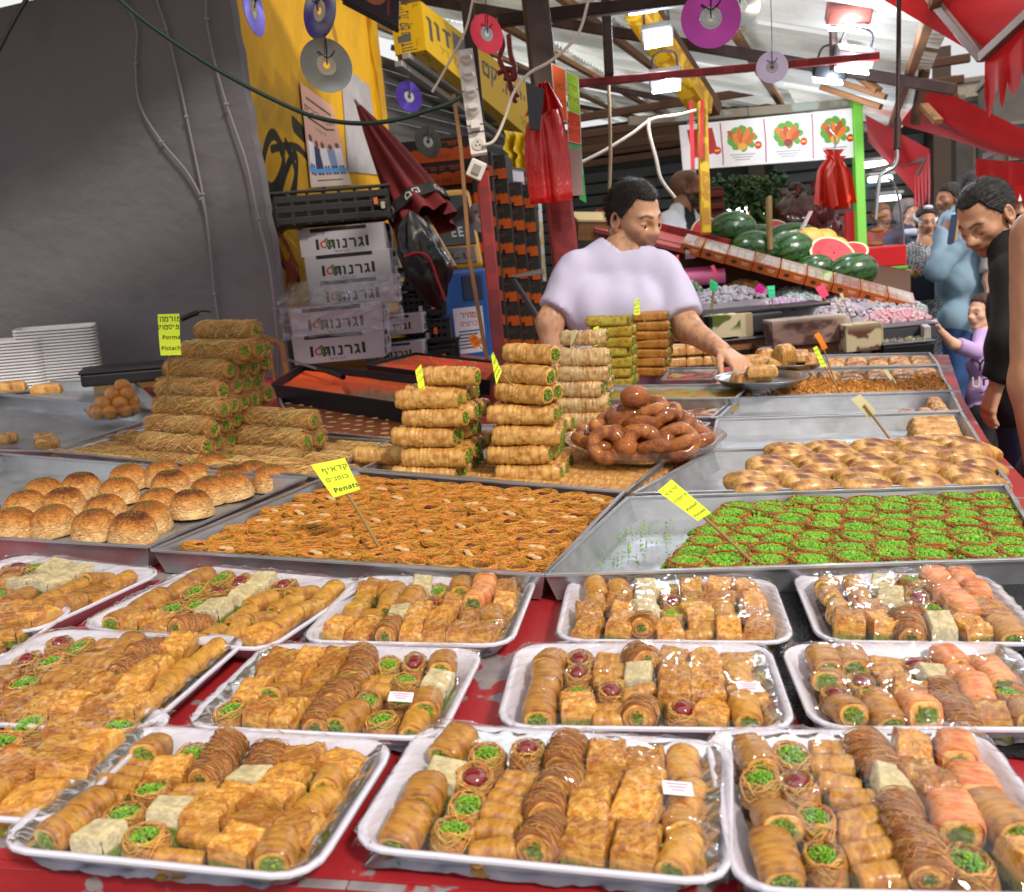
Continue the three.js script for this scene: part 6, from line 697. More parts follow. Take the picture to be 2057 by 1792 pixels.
cd('red tinted disc beside the dark steel post', 978, 68, 78, 'red', .6, [975, 0]); cd('pale lilac disc hanging on a black cord under the roof', 1551, 135, 63, 'lilac', .15, [1548, -10]); cd('small violet disc in front of the shutter', 822, 194, 62, 'violet', .6, [817, 130]); cd('dim clear disc hanging below the violet one', 860, 285, 62, 'dark', .6, [857, 230]); cd('small silver disc against the thin red post', 964, 437, 59, 'silver', .6, [962, 395]); cd('grey disc half hidden behind the magenta one', 1486, 10, 84, 'silver', .3, [1488, -20]);
// fried food banner
sheetSign('food_banner', 'white banner of fried chicken pictures over the fruit stand', 'banner', [[1372, 342], [1731, 315], [1729, 216], [1364, 252]], 5.5, .012, (g, w, h) => { g.fillStyle = '#e6e2e0'; g.fillRect(0, 0, w, h); const dr = (x, k) => { g.fillStyle = '#5a9a30'; for (let i = 0; i < 9; i++) { g.beginPath(); g.ellipse(x + cos(i * .7) * 62, 105 + sin(i * .7) * 52, 26, 18, i, 0, 7); g.fill(); } for (let i = 0; i < 6; i++) { g.fillStyle = ['#c8641c', '#b04c14', '#d87a28'][(i + k) % 3]; g.beginPath(); g.ellipse(x - 42 + i * 17, 92 + (i % 2) * 24, 17, k === 1 ? 46 : 34, (i - 2.5) * .3, 0, 7); g.fill(); } g.fillStyle = k === 2 ? '#8a2c20' : '#e0a028'; g.beginPath(); g.ellipse(x, 150, 24, 20, 0, 0, 7); g.fill(); g.fillStyle = '#c01818'; g.beginPath(); g.arc(x + 88, 150, 20, 0, 7); g.fill(); g.fillStyle = '#f0c030'; g.fillRect(x + 76, 144, 24, 10); g.fillStyle = '#9a9498'; for (let i = 0; i < 3; i++) g.fillRect(x - 70 + i * 14, 190 + i * 13, 140 - i * 28, 5); }; g.fillStyle = '#b01818'; g.beginPath(); g.moveTo(40, 30); g.lineTo(180, 30); g.lineTo(200, 170); g.lineTo(60, 190); g.fill(); [110, 335, 590, 850].forEach((x, k) => { if (k) dr(x, k); else { g.fillStyle = '#c01818'; g.beginPath(); g.arc(196, 160, 22, 0, 7); g.fill(); g.fillStyle = '#f0c030'; g.fillRect(184, 154, 26, 10); } }); g.fillStyle = '#a8485c'; [222, 462, 726].forEach(x => g.fillRect(x, 10, 7, 230)); }, 1000, 250);
{ // red bags under the banner, hanging from a hook
  const o = at(1676, 300, 4.3), t = thing('red_bags', 'limp orange red plastic bags hanging on a wire hook before the banner', 'plastic bags', 0, o), L = [[1650, 300], [1700, 300], [1702, 400], [1652, 408]].map(a => at(a[0], a[1], 4.3).sub(o)); const bm2 = MP(0xe03a20, .5, { transmission: .3, thickness: 0 });
  for (let k = 0; k < 4; k++) part(t, 'bag', grid(30, 26, (u, v) => { const p = L[3].clone().lerp(L[2], u).lerp(L[0].clone().lerp(L[1], u), v); const nk = 1 - .62 * exp(-pow((v - .86) * 7, 2)); p.x = p.x * nk; p.x += .02 * (k - 1.5) * (1 - v); p.y -= .03 * (k % 2) + .012 * sin(u * 9 + k) * (1 - v); p.z += .03 * sin(u * 13 + k * 2) * (1.1 - v) + .02 * k - .03; return [p.x, p.y, p.z]; }), bm2); part(t, 'wire_hook', tube([at(1670, 250, 4.3), at(1668, 262, 4.3), at(1676, 272, 4.28), at(1678, 290, 4.28), at(1674, 305, 4.27)].map(p => p.sub(o)), .004, 20, 6), m.steel); }
sheetSign('red_ribbon', 'red ribbon tied on the white post near the banner', 'ribbon', [[1388, 340], [1396, 340], [1392, 200], [1384, 205]], 4.95, .004, M(0xb01a20, .6)); sheetSign('red_ribbon', 'second red ribbon loop left of the yellow post', 'ribbon', [[1404, 320], [1412, 316], [1414, 200], [1408, 200]], 4.95, .004, M(0xb01a20, .6));
// ---------- fruit stand ----------
const Z = (x, y) => [x * .288 + 1316.4, y * .288 + 411.4];
{
  const t = thing('fruit_stand', 'sloping wooden fruit stand with a pinkish edge behind the sweets', 'fruit stand', 0, at(1500, 560, 5)), o = at(1500, 560, 5), pt = (x, y, d) => at(...Z(x, y), d).sub(o);
  part(t, 'side_board', slab([pt(-420, 470, 5.05), pt(1600, 690, 4.85), pt(1600, 610, 4.87), pt(-420, 130, 5.05)], .03), m.timberDark); part(t, 'edge_board', slab([pt(-420, 165, 4.98), pt(1770, 680, 4.76), pt(1775, 640, 4.9), pt(-420, 60, 5.25)], .02), M(0xb05a58, .6)); part(t, 'back_board', slab([pt(-420, 60, 5.3), pt(1780, 620, 5.0), pt(1780, 460, 6.0), pt(-420, 30, 6.4)], .03), m.timberDark); part(t, 'red_lip', bar(pt(-400, 52, 5.24), pt(520, 268, 5.1), .02, .04), m.redPaint);
  part(t, 'support', slab([pt(200, 900, 5.2), pt(1900, 950, 4.9), pt(1800, 650, 5.0), pt(100, 420, 5.3)], .05), M(0x26242a, .7));
  const wb = thing('timber_block', 'rough wooden box end at the upper left of the fruit stand', 'box', 0, at(1215, 458, 5.1)); part(wb, 'block', rbox(.34, .1, .2, .006), m.timber); part(wb, 'block_lid', rbox(.35, .015, .21, .004, 0, .058, 0), M(0xc0a878, .8)); wb.rotation.set(.25, .1, -.12);
  const boxM = M(0xc0601c, .6), lid = MP(0xf6f2ee, .06, { transmission: .9, thickness: 0 }), sw = M(0xb8a890, .7, { map: tr(T.grain, 2) }), logo = M(0x4a2c1c, .6);
  const e = [180, 322, 490, 672, 852, 1034, 1217, 1405, 1592, 1782]; const yl = x => 238 + (x - 180) * .265; for (let i = 0; i < 9; i++) { const a = at(...Z(e[i] + 5, yl(e[i]) + 58), 4.93 - i * .02), b = at(...Z(e[i + 1] - 3, yl(e[i + 1]) + 58), 4.91 - i * .02), L = a.distanceTo(b), x = b.clone().sub(a).normalize(), z = V().crossVectors(x, UP).normalize(), y = V().crossVectors(z, x); const t2 = thing('sweet_box', `orange window box of sweets, number ${'one two three four five six seven eight nine'.split(' ')[i]} from the left along the sloping stand`, 'box', 0, a.clone().add(b).multiplyScalar(.5)); t2.quaternion.setFromRotationMatrix(new THREE.Matrix4().makeBasis(x, y, z)); t2.rotateX(.25);
    part(t2, 'box_tray', [rbox(L, .05, .004, .001, 0, .025, .09, 1), rbox(L, .05, .004, .001, 0, .025, -.09, 1), rbox(.004, .05, .18, .001, -L / 2 + .002, .025, 0, 1), rbox(.004, .05, .18, .001, L / 2 - .002, .025, 0, 1), rbox(L, .004, .18, .001, 0, .002, 0, 1)], boxM); part(t2, 'sweets', [0, 1, 2, 3, 4, 5].map(k => rbox(L * .27, .03, .07, .008, (k % 3 - 1) * L * .3, .03, (k < 3 ? -.042 : .042), 2)), i % 3 ? sw : M(0x8a5a4a, .7)); part(t2, 'window_lid', rbox(L * .98, .003, .176, .001, 0, .0515, 0, 1), lid); part(t2, 'emblem', [cyl(.013, .013, .002, -L * .25, .025, .0925, 10).rotateX(0)].map(() => ball(.012, -L * .2, .025, .092, 1.2, .9, .15, 10)), logo); part(t2, 'box_print', [rbox(L * .3, .006, .001, .0003, L * .22, .03, .0925, 1), rbox(L * .22, .004, .001, .0003, L * .22, .02, .0925, 1)], M(0xe0b898, .6)); }
}
const wmTex = canvasTex(512, 256, (g, w, h) => { g.fillStyle = '#2c5a22'; g.fillRect(0, 0, w, h); let q = 9; const R = () => (q = (q * 16807) % 2147483647) / 2147483647; for (let k = 0; k < 12; k++) { const x = (k + .5) / 12 * w; g.strokeStyle = 'rgba(14,40,14,.85)'; g.lineWidth = 13; g.beginPath(); for (let y = 0; y <= h; y += 8) g.lineTo(x + (R() - .5) * 14, y); g.stroke(); } for (let k = 0; k < 1400; k++) { g.fillStyle = `rgba(${R() < .5 ? '96,140,64' : '12,34,12'},.22)`; g.fillRect(R() * w, R() * h, 2 + R() * 8, 1 + R() * 3); } });
m.melon = MP(0xffffff, .25, { map: wmTex, clearcoat: .4, clearcoatRoughness: .2 }); m.melonY = MP(0xe0b85c, .5, { map: T.grain });
const whole = (label, zx, zy, d, r, sx, rot) => { const t = thing('watermelon', label, 'watermelon', 0, at(...Z(zx, zy), d)); part(t, 'rind', ball(r, 0, 0, 0, 1, sx, 1, 36).rotateZ(PI / 2), m.melon); part(t, 'stem_scar', ball(r * .07, 0, 0, 0, .6, 1, 1, 8).translate(-r * sx * .99, 0, 0), M(0x8a7a4a, .8)); t.rotation.set(.2, rot, rr(-.15, .15)); return t; };
whole('largest whole watermelon at the upper left of the fruit stand', 535, 180, 5.35, .108, 1.35, .2); whole('watermelon half hidden below the largest one', 690, 310, 5.15, .1, 1.3, -.1); whole('round watermelon right of the wooden stake', 950, 330, 5.2, .108, 1.25, .4); whole('watermelon peeping over the sweet boxes, between two larger ones', 1110, 455, 5.1, .085, 1.3, 0); whole('rightmost watermelon above the sweet boxes', 1372, 470, 5.05, .1, 1.4, .1); whole('long dark watermelon at the back of the fruit stand', 900, 232, 5.8, .085, 2.2, .1); whole('dark watermelon at the back left of the stake', 710, 228, 5.9, .08, 1.5, .2);
const red = MP(0xd8404a, .3, { map: tr(T.grain, 2), clearcoat: .3 }), rindW = M(0xd8e0b0, .6), seedM = M(0x1c1210, .4);
function wedge(label, zx, zy, d, r, rot, a = PI) { const t = thing('watermelon_slice', label, 'watermelon slice', 0, at(...Z(zx, zy), d)); t.rotation.set(...rot); const g = norm(new THREE.SphereGeometry(r, 28, 14, 0, a).rotateY(PI)), face = norm(new THREE.CircleGeometry(r * .93, 30)), rim = norm(new THREE.RingGeometry(r * .9, r * .995, 30)); part(t, 'rind', g, m.melon); part(t, 'flesh', [face.translate(0, 0, .0006)], red); part(t, 'white_rind', [rim.translate(0, 0, .0015)], rindW); part(t, 'seeds', bits(Array.from({ length: 26 }, () => { const q = rnd() * 6.28, e = sqrt(rnd()) * r * .75; return [cos(q) * e, sin(q) * e, .002, .0035]; }), () => [1, 1, 1]), seedM, true); return t; }
wedge('cut watermelon with red flesh leaning at the right of the stand', 1240, 350, 5.12, .13, [-.7, .15, -.45]); wedge('second cut watermelon piece with its flesh facing up', 1330, 345, 5.25, .12, [-1.1, -.3, .1]); wedge('half watermelon showing pale flesh behind the vendor shoulder', 350, 195, 5.4, .09, [-.2, -.5, .5]); wedge('red watermelon piece at the back beside the stake', 860, 180, 5.9, .09, [-.7, .2, -.3]);
[['pale yellow melon half behind the cut watermelon', 1070, 262, 5.5, .08], ['ridged orange melon half at the back right', 1172, 262, 5.6, .075], ['small cream melon beside the red post board', 1255, 315, 5.5, .07]].forEach(([l, x, y, d, r]) => { const t = thing('melon', l, 'melon', 0, at(...Z(x, y), d)); part(t, 'melon_rind', grid(36, 18, (u, v) => { const a = (u === 1 ? 0 : u) * 2 * PI, b = v * PI, k = r * (1 + .05 * abs(sin(a * 5))); return [cos(a) * sin(b) * k * 1.1, cos(b) * k, sin(a) * sin(b) * k]; }), m.melonY); part(t, 'stem', cyl(.005, .007, .02, 0, r, 0, 8), m.stick); t.rotation.z = .5; });
post('wooden_stake', 'flat wooden stake standing upright among the watermelons', 'stake', [Z(797, 320), Z(792, -55)], 5.05, .055, .02, M(0x9a7c4a, .8, { map: T.wood })); post('price_marker', 'thin pale pink slat leaning at the back of the fruit stand', 'marker', [Z(1000, 215), Z(1085, 45)], 5.6, .03, .008, M(0xd8c0c4, .7)); post('skewer', 'thin skewer stuck in the largest watermelon', 'skewer', [Z(650, 125), Z(655, 45)], 5.3, .009, .009, m.stick);
[[1000, 110, .17, 'bag of dark red dates at the back centre of the fruit stall'], [1160, 190, .13, 'smaller bag of dark red dates near the hanging bags'], [1290, 280, .12, 'bag of dates beside the red board'], [1110, 70, .15, 'dark bag of dates right behind the pink slat']].forEach(([x, y, r, l]) => { const t = thing('date_bag', l, 'fruit bag', 0, at(...Z(x, y), 6.2)); part(t, 'bag_body', grid(28, 18, (u, v) => { const a = (u === 1 ? 0 : u) * 2 * PI, b = v * PI, k = r * (1 + .25 * (noise(cos(a) * 3 + 5, b * 3, sin(a) * 3) - .5) + .06 * sin(a * 9)); return [cos(a) * sin(b) * k, cos(b) * k, sin(a) * sin(b) * k]; }), MP(0x4a1414, .25, { clearcoat: .6 })); part(t, 'bag_neck', lathe([[.03, 0], [.012, .03], [.03, .07]], 12).translate(0, r * .95, 0), MP(0x8a5050, .3)); });
{ const lf = [], o = at(...Z(600, 60), 7); for (let k = 0; k < 500; k++) lf.push([rr(-.3, .3), rr(-.25, .3) * (1 - .3 * rnd()), rr(-.2, .2), rr(.015, .04)]); const t = thing('herb_heap', 'dark green heap of leafy herbs behind the largest watermelon', 'herbs', 0, o); part(t, 'leaves', bits(lf, () => mixA(col('#1c3a14'), col('#3c6a24'), rnd())), m.crumb, true); const c = placeBox('red_crate', 'dark red crate tilted before the herbs behind the largest watermelon', 'crate', ...Z(330, 60), 6.6, .2, 0); part(c, 'crate_body', rbox(.3, .34, .06, .01), M(0x5a1c14, .6)); part(c, 'crate_slats', [0, 1, 2, 3].map(k => rbox(.28, .04, .03, .006, 0, -.12 + k * .08, .04)), M(0x7a2c1c, .6)); }
sheetSign('red_board', 'upright bright red board beside the green post', 'board', [Z(1342, 330), Z(1398, 325), Z(1392, 42), Z(1330, 42)], 5.55, .03, M(0xc81c28, .5)); { const t = placeBox('red_counter', 'small counter with a red top beyond the green post', 'counter', ...Z(1550, 470), 6.2, -.2, 0); part(t, 'counter_top', rbox(.3, .13, .3, .01, 0, .1, 0), M(0xcc1a22, .4)); part(t, 'counter_base', rbox(.28, .9, .28, .01, 0, -.42, 0), M(0x3a3434, .7)); part(t, 'green_edge', rbox(.31, .02, .31, .004, 0, .025, 0), m.greenPaint); }
{ const o = at(...Z(1500, 330), 6.4), t = thing('glass_case', 'curved glass display case glinting beyond the green post', 'display case', 0, o); part(t, 'curved_glass', grid(4, 20, (u, v) => { const a = v * PI / 2; return [.02 + .1 * sin(PI / 2 - a) , .46 * sin(a), (u - .5) * .5]; }), MP(0xeaf0f0, .03, { transmission: .85, thickness: 0 })); part(t, 'glass_frame', tube(Array.from({ length: 12 }, (_, i) => V(.02 + .1 * cos(i / 11 * PI / 2), .46 * sin(i / 11 * PI / 2), .25)), .008, 30, 6), m.steel); part(t, 'case_base', rbox(.2, .1, .5, .01, .04, -.05, 0), m.steel); part(t, 'pastries_inside', [0, 1, 2].map(i => ball(.035, .02 + i * .01, .05 + i * .09, .05, 1.4, .5, 1, 12)), M(0xc08848, .6)); }
// ---------- sweets counter: sugar cubes and halva ----------
m.clearTray = MP(0xeeeaf2, .1, { transmission: .55, thickness: 0 });
function mound(label, x0, y0, x1, y1, d, cols, r, shape = 'c') { const a = at(...Z(x0, y1), d), b = at(...Z(x1, y1), d), c = at(...Z((x0 + x1) / 2, y0), d + .12), w = a.distanceTo(b), mid = a.clone().add(b).multiplyScalar(.5), t = thing('sweet_mound', label, 'sweets', 0, mid), h = max(.05, c.y - mid.y), l = [], dp = .22; const n = Math.round(w * dp / (r * r) * 1.3); for (let k = 0; k < n; k++) { const x = rr(-.5, .5), z = rr(-.5, .5), e = max(abs(x), abs(z)) * 2; l.push([x * w, .01 + h * .72 * (1 - pow(e, 2.5)) * rr(.75, 1.05) + (.5 - z) * h * .25, z * dp - dp / 2, r * rr(.8, 1.25)]); } const g = shape === 'b' ? new THREE.IcosahedronGeometry(.8, 1) : shape === 's' ? OCT : new THREE.BoxGeometry(1.15, 1.15, 1.15).toNonIndexed(); part(t, 'sweet_pieces', bits(l, () => mixA(...pick(cols), rnd()), g), m.coco, true); part(t, 'tray_lip', [grid(24, 3, (u, v) => [(u - .5) * w * 1.06, .012 - v * .035 + .004 * sin(u * 40), .012 + .006 * v], 1, 1), rbox(w * 1.04, .004, dp, .001, 0, -.02, -dp / 2)], m.clearTray); return t; }
const W = [col('#e8e4ea'), col('#cfc8d2')], PK = [col('#f0a8b8'), col('#f4d8de')], LI = [col('#c8a4cc'), col('#ead8ec')], CY = [col('#a8d8d8'), col('#e8f0f0')], SV = [col('#c8c8c4'), col('#8a8a88')], PU = [col('#8a6aa0'), col('#dcd0e4')], OR = [col('#e09a3c'), col('#f0c890')], GN = [col('#3c9a5c'), col('#8ac8a0')], BRN = [col('#b8988a'), col('#d8c8bc')];
mound('mound of white sugared balls beside the paper cups', 290, 575, 770, 690, 4.7, [W], .016, 'b'); mound('orange apricot coloured sweets behind the white balls', 520, 545, 770, 610, 4.85, [OR], .014); mound('small brown and green sweets next to the vendor arm', 165, 535, 335, 625, 4.75, [GN, BRN], .012); mound('silvery nut brittle heap under the sloping board', 500, 490, 800, 560, 5.0, [SV, BRN], .012, 's'); mound('silvery wrapped sweets right of the magenta tag', 850, 545, 1170, 625, 4.9, [SV, W], .012, 's'); mound('pale lilac sugar cubes above the marbled halva', 690, 655, 1150, 750, 4.62, [LI], .0125); mound('pale turquoise sugar cubes behind the lilac ones', 900, 630, 1150, 680, 4.75, [CY], .0115);
mound('white and lilac sugar cubes left of the pink ones', 1130, 690, 1530, 805, 4.55, [W, LI], .0125); mound('purple flecked white cubes behind, near the coral tag', 1220, 630, 1540, 700, 4.7, [PU, W], .012); mound('black white and turquoise speckled cubes at the back right', 1530, 665, 1880, 740, 4.65, [CY, W, PU], .012); mound('pink sugar cubes in the tray the child touches', 1510, 730, 1945, 835, 4.45, [PK], .0125);
{ const t = placeBox('pink_roll', 'translucent pink roll of sweets behind the vendor arm', 'sweet', ...Z(250, 515), 4.9, -.1, 0); part(t, 'roll_body', [cyl(.04, .04, .34, 0, 0, 0, 20).rotateZ(PI / 2), cyl(.036, .036, .34, .02, .045, -.05, 20).rotateZ(PI / 2)], MP(0xd86a98, .3, { clearcoat: .4 })); part(t, 'roll_wrap', cyl(.041, .041, .05, .14, 0, 0, 20).rotateZ(PI / 2), m.clearTray); }
function block(name, label, cat, zx, zy, d, w, h, dp, yaw, cf, top) { const t = placeBox(name, label, cat, ...Z(zx, zy), d, yaw, 0); const wob = g => { const p = g.attributes.position; for (let i = 0; i < p.count; i++) { const x = p.getX(i), y = p.getY(i), z = p.getZ(i), n = fbm(x * 30 + 3, y * 30, z * 30 + 7, 3) - .5; p.setXYZ(i, x * (1 + .03 * n), y * (1 + .03 * n), z * (1 + .03 * n)); g.attributes.color.setXYZ(i, ...cf(x, y, z)); } g.computeVertexNormals(); return g; }; part(t, 'halva_block', wob(norm(new THREE.BoxGeometry(w, h, dp, 36, 18, 12)).translate(0, h / 2, 0)), m.coco); return t; }
const crm = col('#d8cca8');
const faceTex = (x, y, z, s) => fbm(x * s + 9, y * s * 1.6 + 4, z * s, 4);
block('halva_block', 'cream halva block with a green pistachio vein', 'halva', 450, 918, 4.4, .15, .1, .14, .15, (x, y, z) => mixA(crm, col('#5a6a28'), sm(.5, .58, faceTex(x, y - x * .6, z, 14)) * sm(.02, .05, y) + (x < -.06 ? .8 : 0))); block('halva_block', 'thin cream halva slab right of the green veined block', 'halva', 600, 912, 4.46, .07, .105, .14, .05, (x, y) => mixA(crm, col('#8a6a50'), x > 0 ? .5 : 0)); block('halva_block', 'long greyish brown marbled chocolate halva block', 'halva', 1045, 962, 4.3, .335, .115, .14, .02, (x, y, z) => mixA(mixA(col('#a88a80'), col('#5c3c34'), sm(.38, .62, faceTex(x, y, z, 22))), col('#c8bcae'), sm(.098, .112, y) * .8 + sm(.14, .16, x) * .6)); block('halva_block', 'cream halva block with a chocolate vein at the right', 'halva', 1425, 1008, 4.2, .15, .115, .12, -.05, (x, y, z) => mixA(crm, col('#6a4028'), sm(.52, .6, faceTex(x, y, z, 18)) * sm(.1, .03, abs(y - .045)))); block('halva_block', 'crumbly narrow halva slice beside the chocolate veined block', 'halva', 1540, 990, 4.24, .035, .1, .1, -.1, (x, y, z) => mixA(crm, col('#b0a070'), fbm(x * 60, y * 60, z * 60)));
const drawer = (label, x0, y0, x1, y1, d) => { const a = at(...Z(x0, y1), d), b = at(...Z(x1, y1), d), h = at(...Z(x0, y0), d).y - a.y, w = a.distanceTo(b), t = thing('wooden_box', label, 'wooden box', 0, a.clone().add(b).multiplyScalar(.5)); t.rotation.y = .02; part(t, 'box_front', rbox(w, h * .86, .2, .004, 0, h * .43, -.1), m.timber); part(t, 'steel_lid', rbox(w + .02, .01, .24, .003, 0, h * .92, -.1), M(0x5c5e66, .35, { metalness: .7 })); };
drawer('wooden box under the green veined halva', 480, 925, 790, 1012, 4.36); drawer('wooden box under the long marbled halva', 745, 962, 1300, 1045, 4.26); drawer('left wooden box behind the nut bar tower', -40, 850, 300, 960, 4.5);
{ const t = placeBox('halva_tray', 'flat dark tray strewn with halva crumbs at the right of the counter', 'tray', ...Z(1720, 1000), 4.2, -.02, 0); part(t, 'tray_plate', rbox(.23, .012, .16, .004, 0, .03, 0), m.aluDark); part(t, 'tray_base', rbox(.22, .05, .15, .004, 0, -.005, 0), m.pan); part(t, 'halva_crumbs', bits(Array.from({ length: 120 }, () => [rr(-.1, .1), .039, rr(-.07, .07), rr(.001, .005)]), () => mixA(crm, col('#a89870'), rnd())), m.crumb, true); const s = placeBox('slate_block', 'dark slate coloured shelf end under the pink sugar cubes', 'shelf', ...Z(1700, 935), 4.4, 0, 0); part(s, 'shelf_board', rbox(.26, .07, .2, .01, 0, .03, 0), M(0x3c3c46, .6)); part(s, 'shelf_edge', rbox(.27, .008, .21, .002, 0, .068, 0), M(0x54545e, .4)); const s2 = placeBox('slate_block', 'dark grey block between the green veined and the marbled halva', 'shelf', ...Z(735, 880), 4.5, 0, 0); part(s2, 'shelf_board', rbox(.16, .09, .2, .01, 0, .045, 0), M(0x34343a, .6)); part(s2, 'shelf_edge', rbox(.6, .015, .3, .003, .02, .1, -.1), M(0x2a2a30, .4));
  const w2 = placeBox('counter_end', 'white weathered end panel of the sweets counter', 'panel', ...Z(1868, 1010), 4.35, -.3, 0); part(w2, 'panel_board', rbox(.03, .12, .3, .004, 0, .06, 0), M(0xb8b4b0, .7, { map: T.rust })); part(w2, 'panel_foot', rbox(.04, .02, .3, .004, 0, -.01, 0), m.pan);
  const B = at(...Z(283, 785), 4.55); for (let k = 0; k < 7; k++) { const c = thing('paper_cup', 'white paper cup in the short nested stack beside the vendor arm', 'cup', 'nested paper cups', B.clone().addScaledVector(UP, k * .0105)); part(c, 'cup_wall', cyl(.033, .026, .03, 0, .015, 0, 24, true), m.foam); part(c, 'cup_rim', norm(new THREE.TorusGeometry(.033, .002, 6, 28).rotateX(PI / 2).translate(0, .03, 0)), m.foam); } }
for (let j = 0; j < 2; j++) for (let i = 0; i < 3; i++) single('flakeBlock', 'square_pastry', 'light golden square pastry piled behind the brown nut tower', 'pastry', 'square pastries behind the tower', onT(1358 + i * 34, 735 - i * 2, .03).setY(.03 + j * .042), .1).scale.set(.62, 1, 1.3);
single('flakeBlock', 'pastry_wedge', 'yellow pastry wedge standing on the rear round platter', 'pastry', 0, onT(1572, 722, .12), .5, .3).scale.set(.5, 1.2, 1);
// bright tags on the sweets
const mini = (label, px, base, c, d) => tagSign(label, 0, 0, px.map(q => Z(...q)), (g, w, h) => { bg(g, w, h, c); hebrew(g, 'לוקום', w / 2, h * .45, 40, '#1c1410'); hebrew(g, 'ורד', w / 2, h * .8, 36, '#1c1410'); }, { world: at(...Z(...base), d), backMat: M(c, .7), r: .003 });
mini('curled pink tag nearest the vendor on the sweets', [[142, 352], [165, 348], [160, 425], [140, 412]], [146, 450], '#ff4a6a', 4.7); mini('pink tag over the white sugared balls', [[386, 425], [410, 420], [440, 490], [412, 508]], [395, 740], '#ff5a80', 4.6); mini('mint green tag below the pink one on the sweets', [[385, 515], [437, 550], [427, 612], [377, 592]], [380, 745], '#3ce08a', 4.58); mini('magenta diamond shaped tag on the orange sweets', [[722, 545], [772, 588], [738, 635], [690, 597]], [735, 690], '#ff1ab0', 4.7); mini('turquoise tag over the lilac cubes', [[780, 568], [832, 562], [836, 650], [793, 650]], [828, 800], '#4ae8a8', 4.45); mini('coral pink tag over the purple flecked cubes', [[1115, 578], [1172, 555], [1212, 630], [1162, 655]], [1200, 690], '#ff4a78', 4.65); tagSign('dark backed tag stuck in the white lilac cubes', 0, 0, [[1250, 650], [1262, 645], [1280, 705], [1268, 710]].map(q => Z(...q)), bg, { back: '#5a5c34', world: at(...Z(1350, 840), 4.35), grip: .2 }); tagSign('olive backed tag leaning beside the dark backed one', 0, 0, [[1285, 620], [1305, 615], [1325, 670], [1308, 678]].map(q => Z(...q)), bg, { back: '#4c6a3c', world: at(...Z(1385, 830), 4.35), grip: .2 });

// small things along the wall and posts
{ const o = at(384, 633, 3.9), t = thing('wall_clip', 'black clip with a cable end stuck on the grey wall above the yellow tag', 'clip', 0, o); part(t, 'clip_body', tube([V(-.04, -.012, 0), V(0, 0, .01), V(.03, .008, 0)], .011, 10, 8), m.black); part(t, 'cable_end', tube([V(.03, .008, 0), V(.05, .012, -.005), V(.075, .004, -.02)], .004, 10, 5), m.lead); }
{ const o = at(552, 708, 4.0), t = thing('chair_back', 'brown bentwood chair back peeping behind the yellow tag and the pyramid', 'chair', 0, o); part(t, 'top_rail', tube([V(-.14, -.03, 0), V(-.1, .035, 0), V(0, .05, -.01), V(.03, .03, 0), V(.035, -.05, 0), V(.037, -.16, 0)], .014, 30, 8), m.timber); part(t, 'spindle', tube([V(-.02, .04, 0), V(-.018, -.15, 0)], .009, 6, 6), m.timber); }
{ const q = qd([[1020, 335], [1062, 340], [1056, 268], [1012, 262]], 5.15), o = q[0].clone(), r = q.map(p => p.sub(o)), t = thing('yellow_bag', 'crinkled yellow plastic bag hanging above the white sign with red letters', 'plastic bag', 0, o); part(t, 'bag', quadSheet(r[0], r[1], r[2], r[3], 20, 16, 1, 1, (p, u, v) => { p.addScaledVector(sD, -.04 * sin(u * 14) - .05 * (fbm(u * 5, v * 5, 2, 3) - .5)); p.x += .03 * (noise(v * 6, 3) - .5); }), MP(0xd8b418, .35, { clearcoat: .3, transmission: .2, thickness: 0 })); }
{ const q = qd([[815, 402], [850, 408], [838, 328], [796, 316]], 4.75), o = q[0].clone(), t = thing('striped_board', 'yellow and black striped board behind the folded umbrella', 'board', 0, o); part(t, 'panel', slab(q.map(p => p.sub(o)), .02), M(0xffffff, .6, { map: canvasTex(96, 128, (g, w, h) => { g.fillStyle = '#c8a418'; g.fillRect(0, 0, w, h); g.fillStyle = '#1a1814'; g.fillRect(28, 0, 34, h); }) })); }
{ const o = at(1012, 90, 3.9), t = thing('red_rope', 'red rope knotted round the rails between the sign and the steel post', 'rope', 0, o), L = l => tube(l.map(a => at(a[0], a[1], 3.9).sub(o)), .011, 30, 6); part(t, 'rope_strand', L([[1000, 55], [1010, 90], [1004, 120], [1018, 150], [1028, 178], [1035, 205]]), m.redPaint); part(t, 'rope_strand', L([[1022, 70], [1026, 110], [1034, 140], [1024, 172], [1040, 195]]), m.redPaint); part(t, 'rope_knot', L([[1000, 148], [1018, 140], [1036, 150], [1030, 160], [1012, 156]]), m.redPaint); }

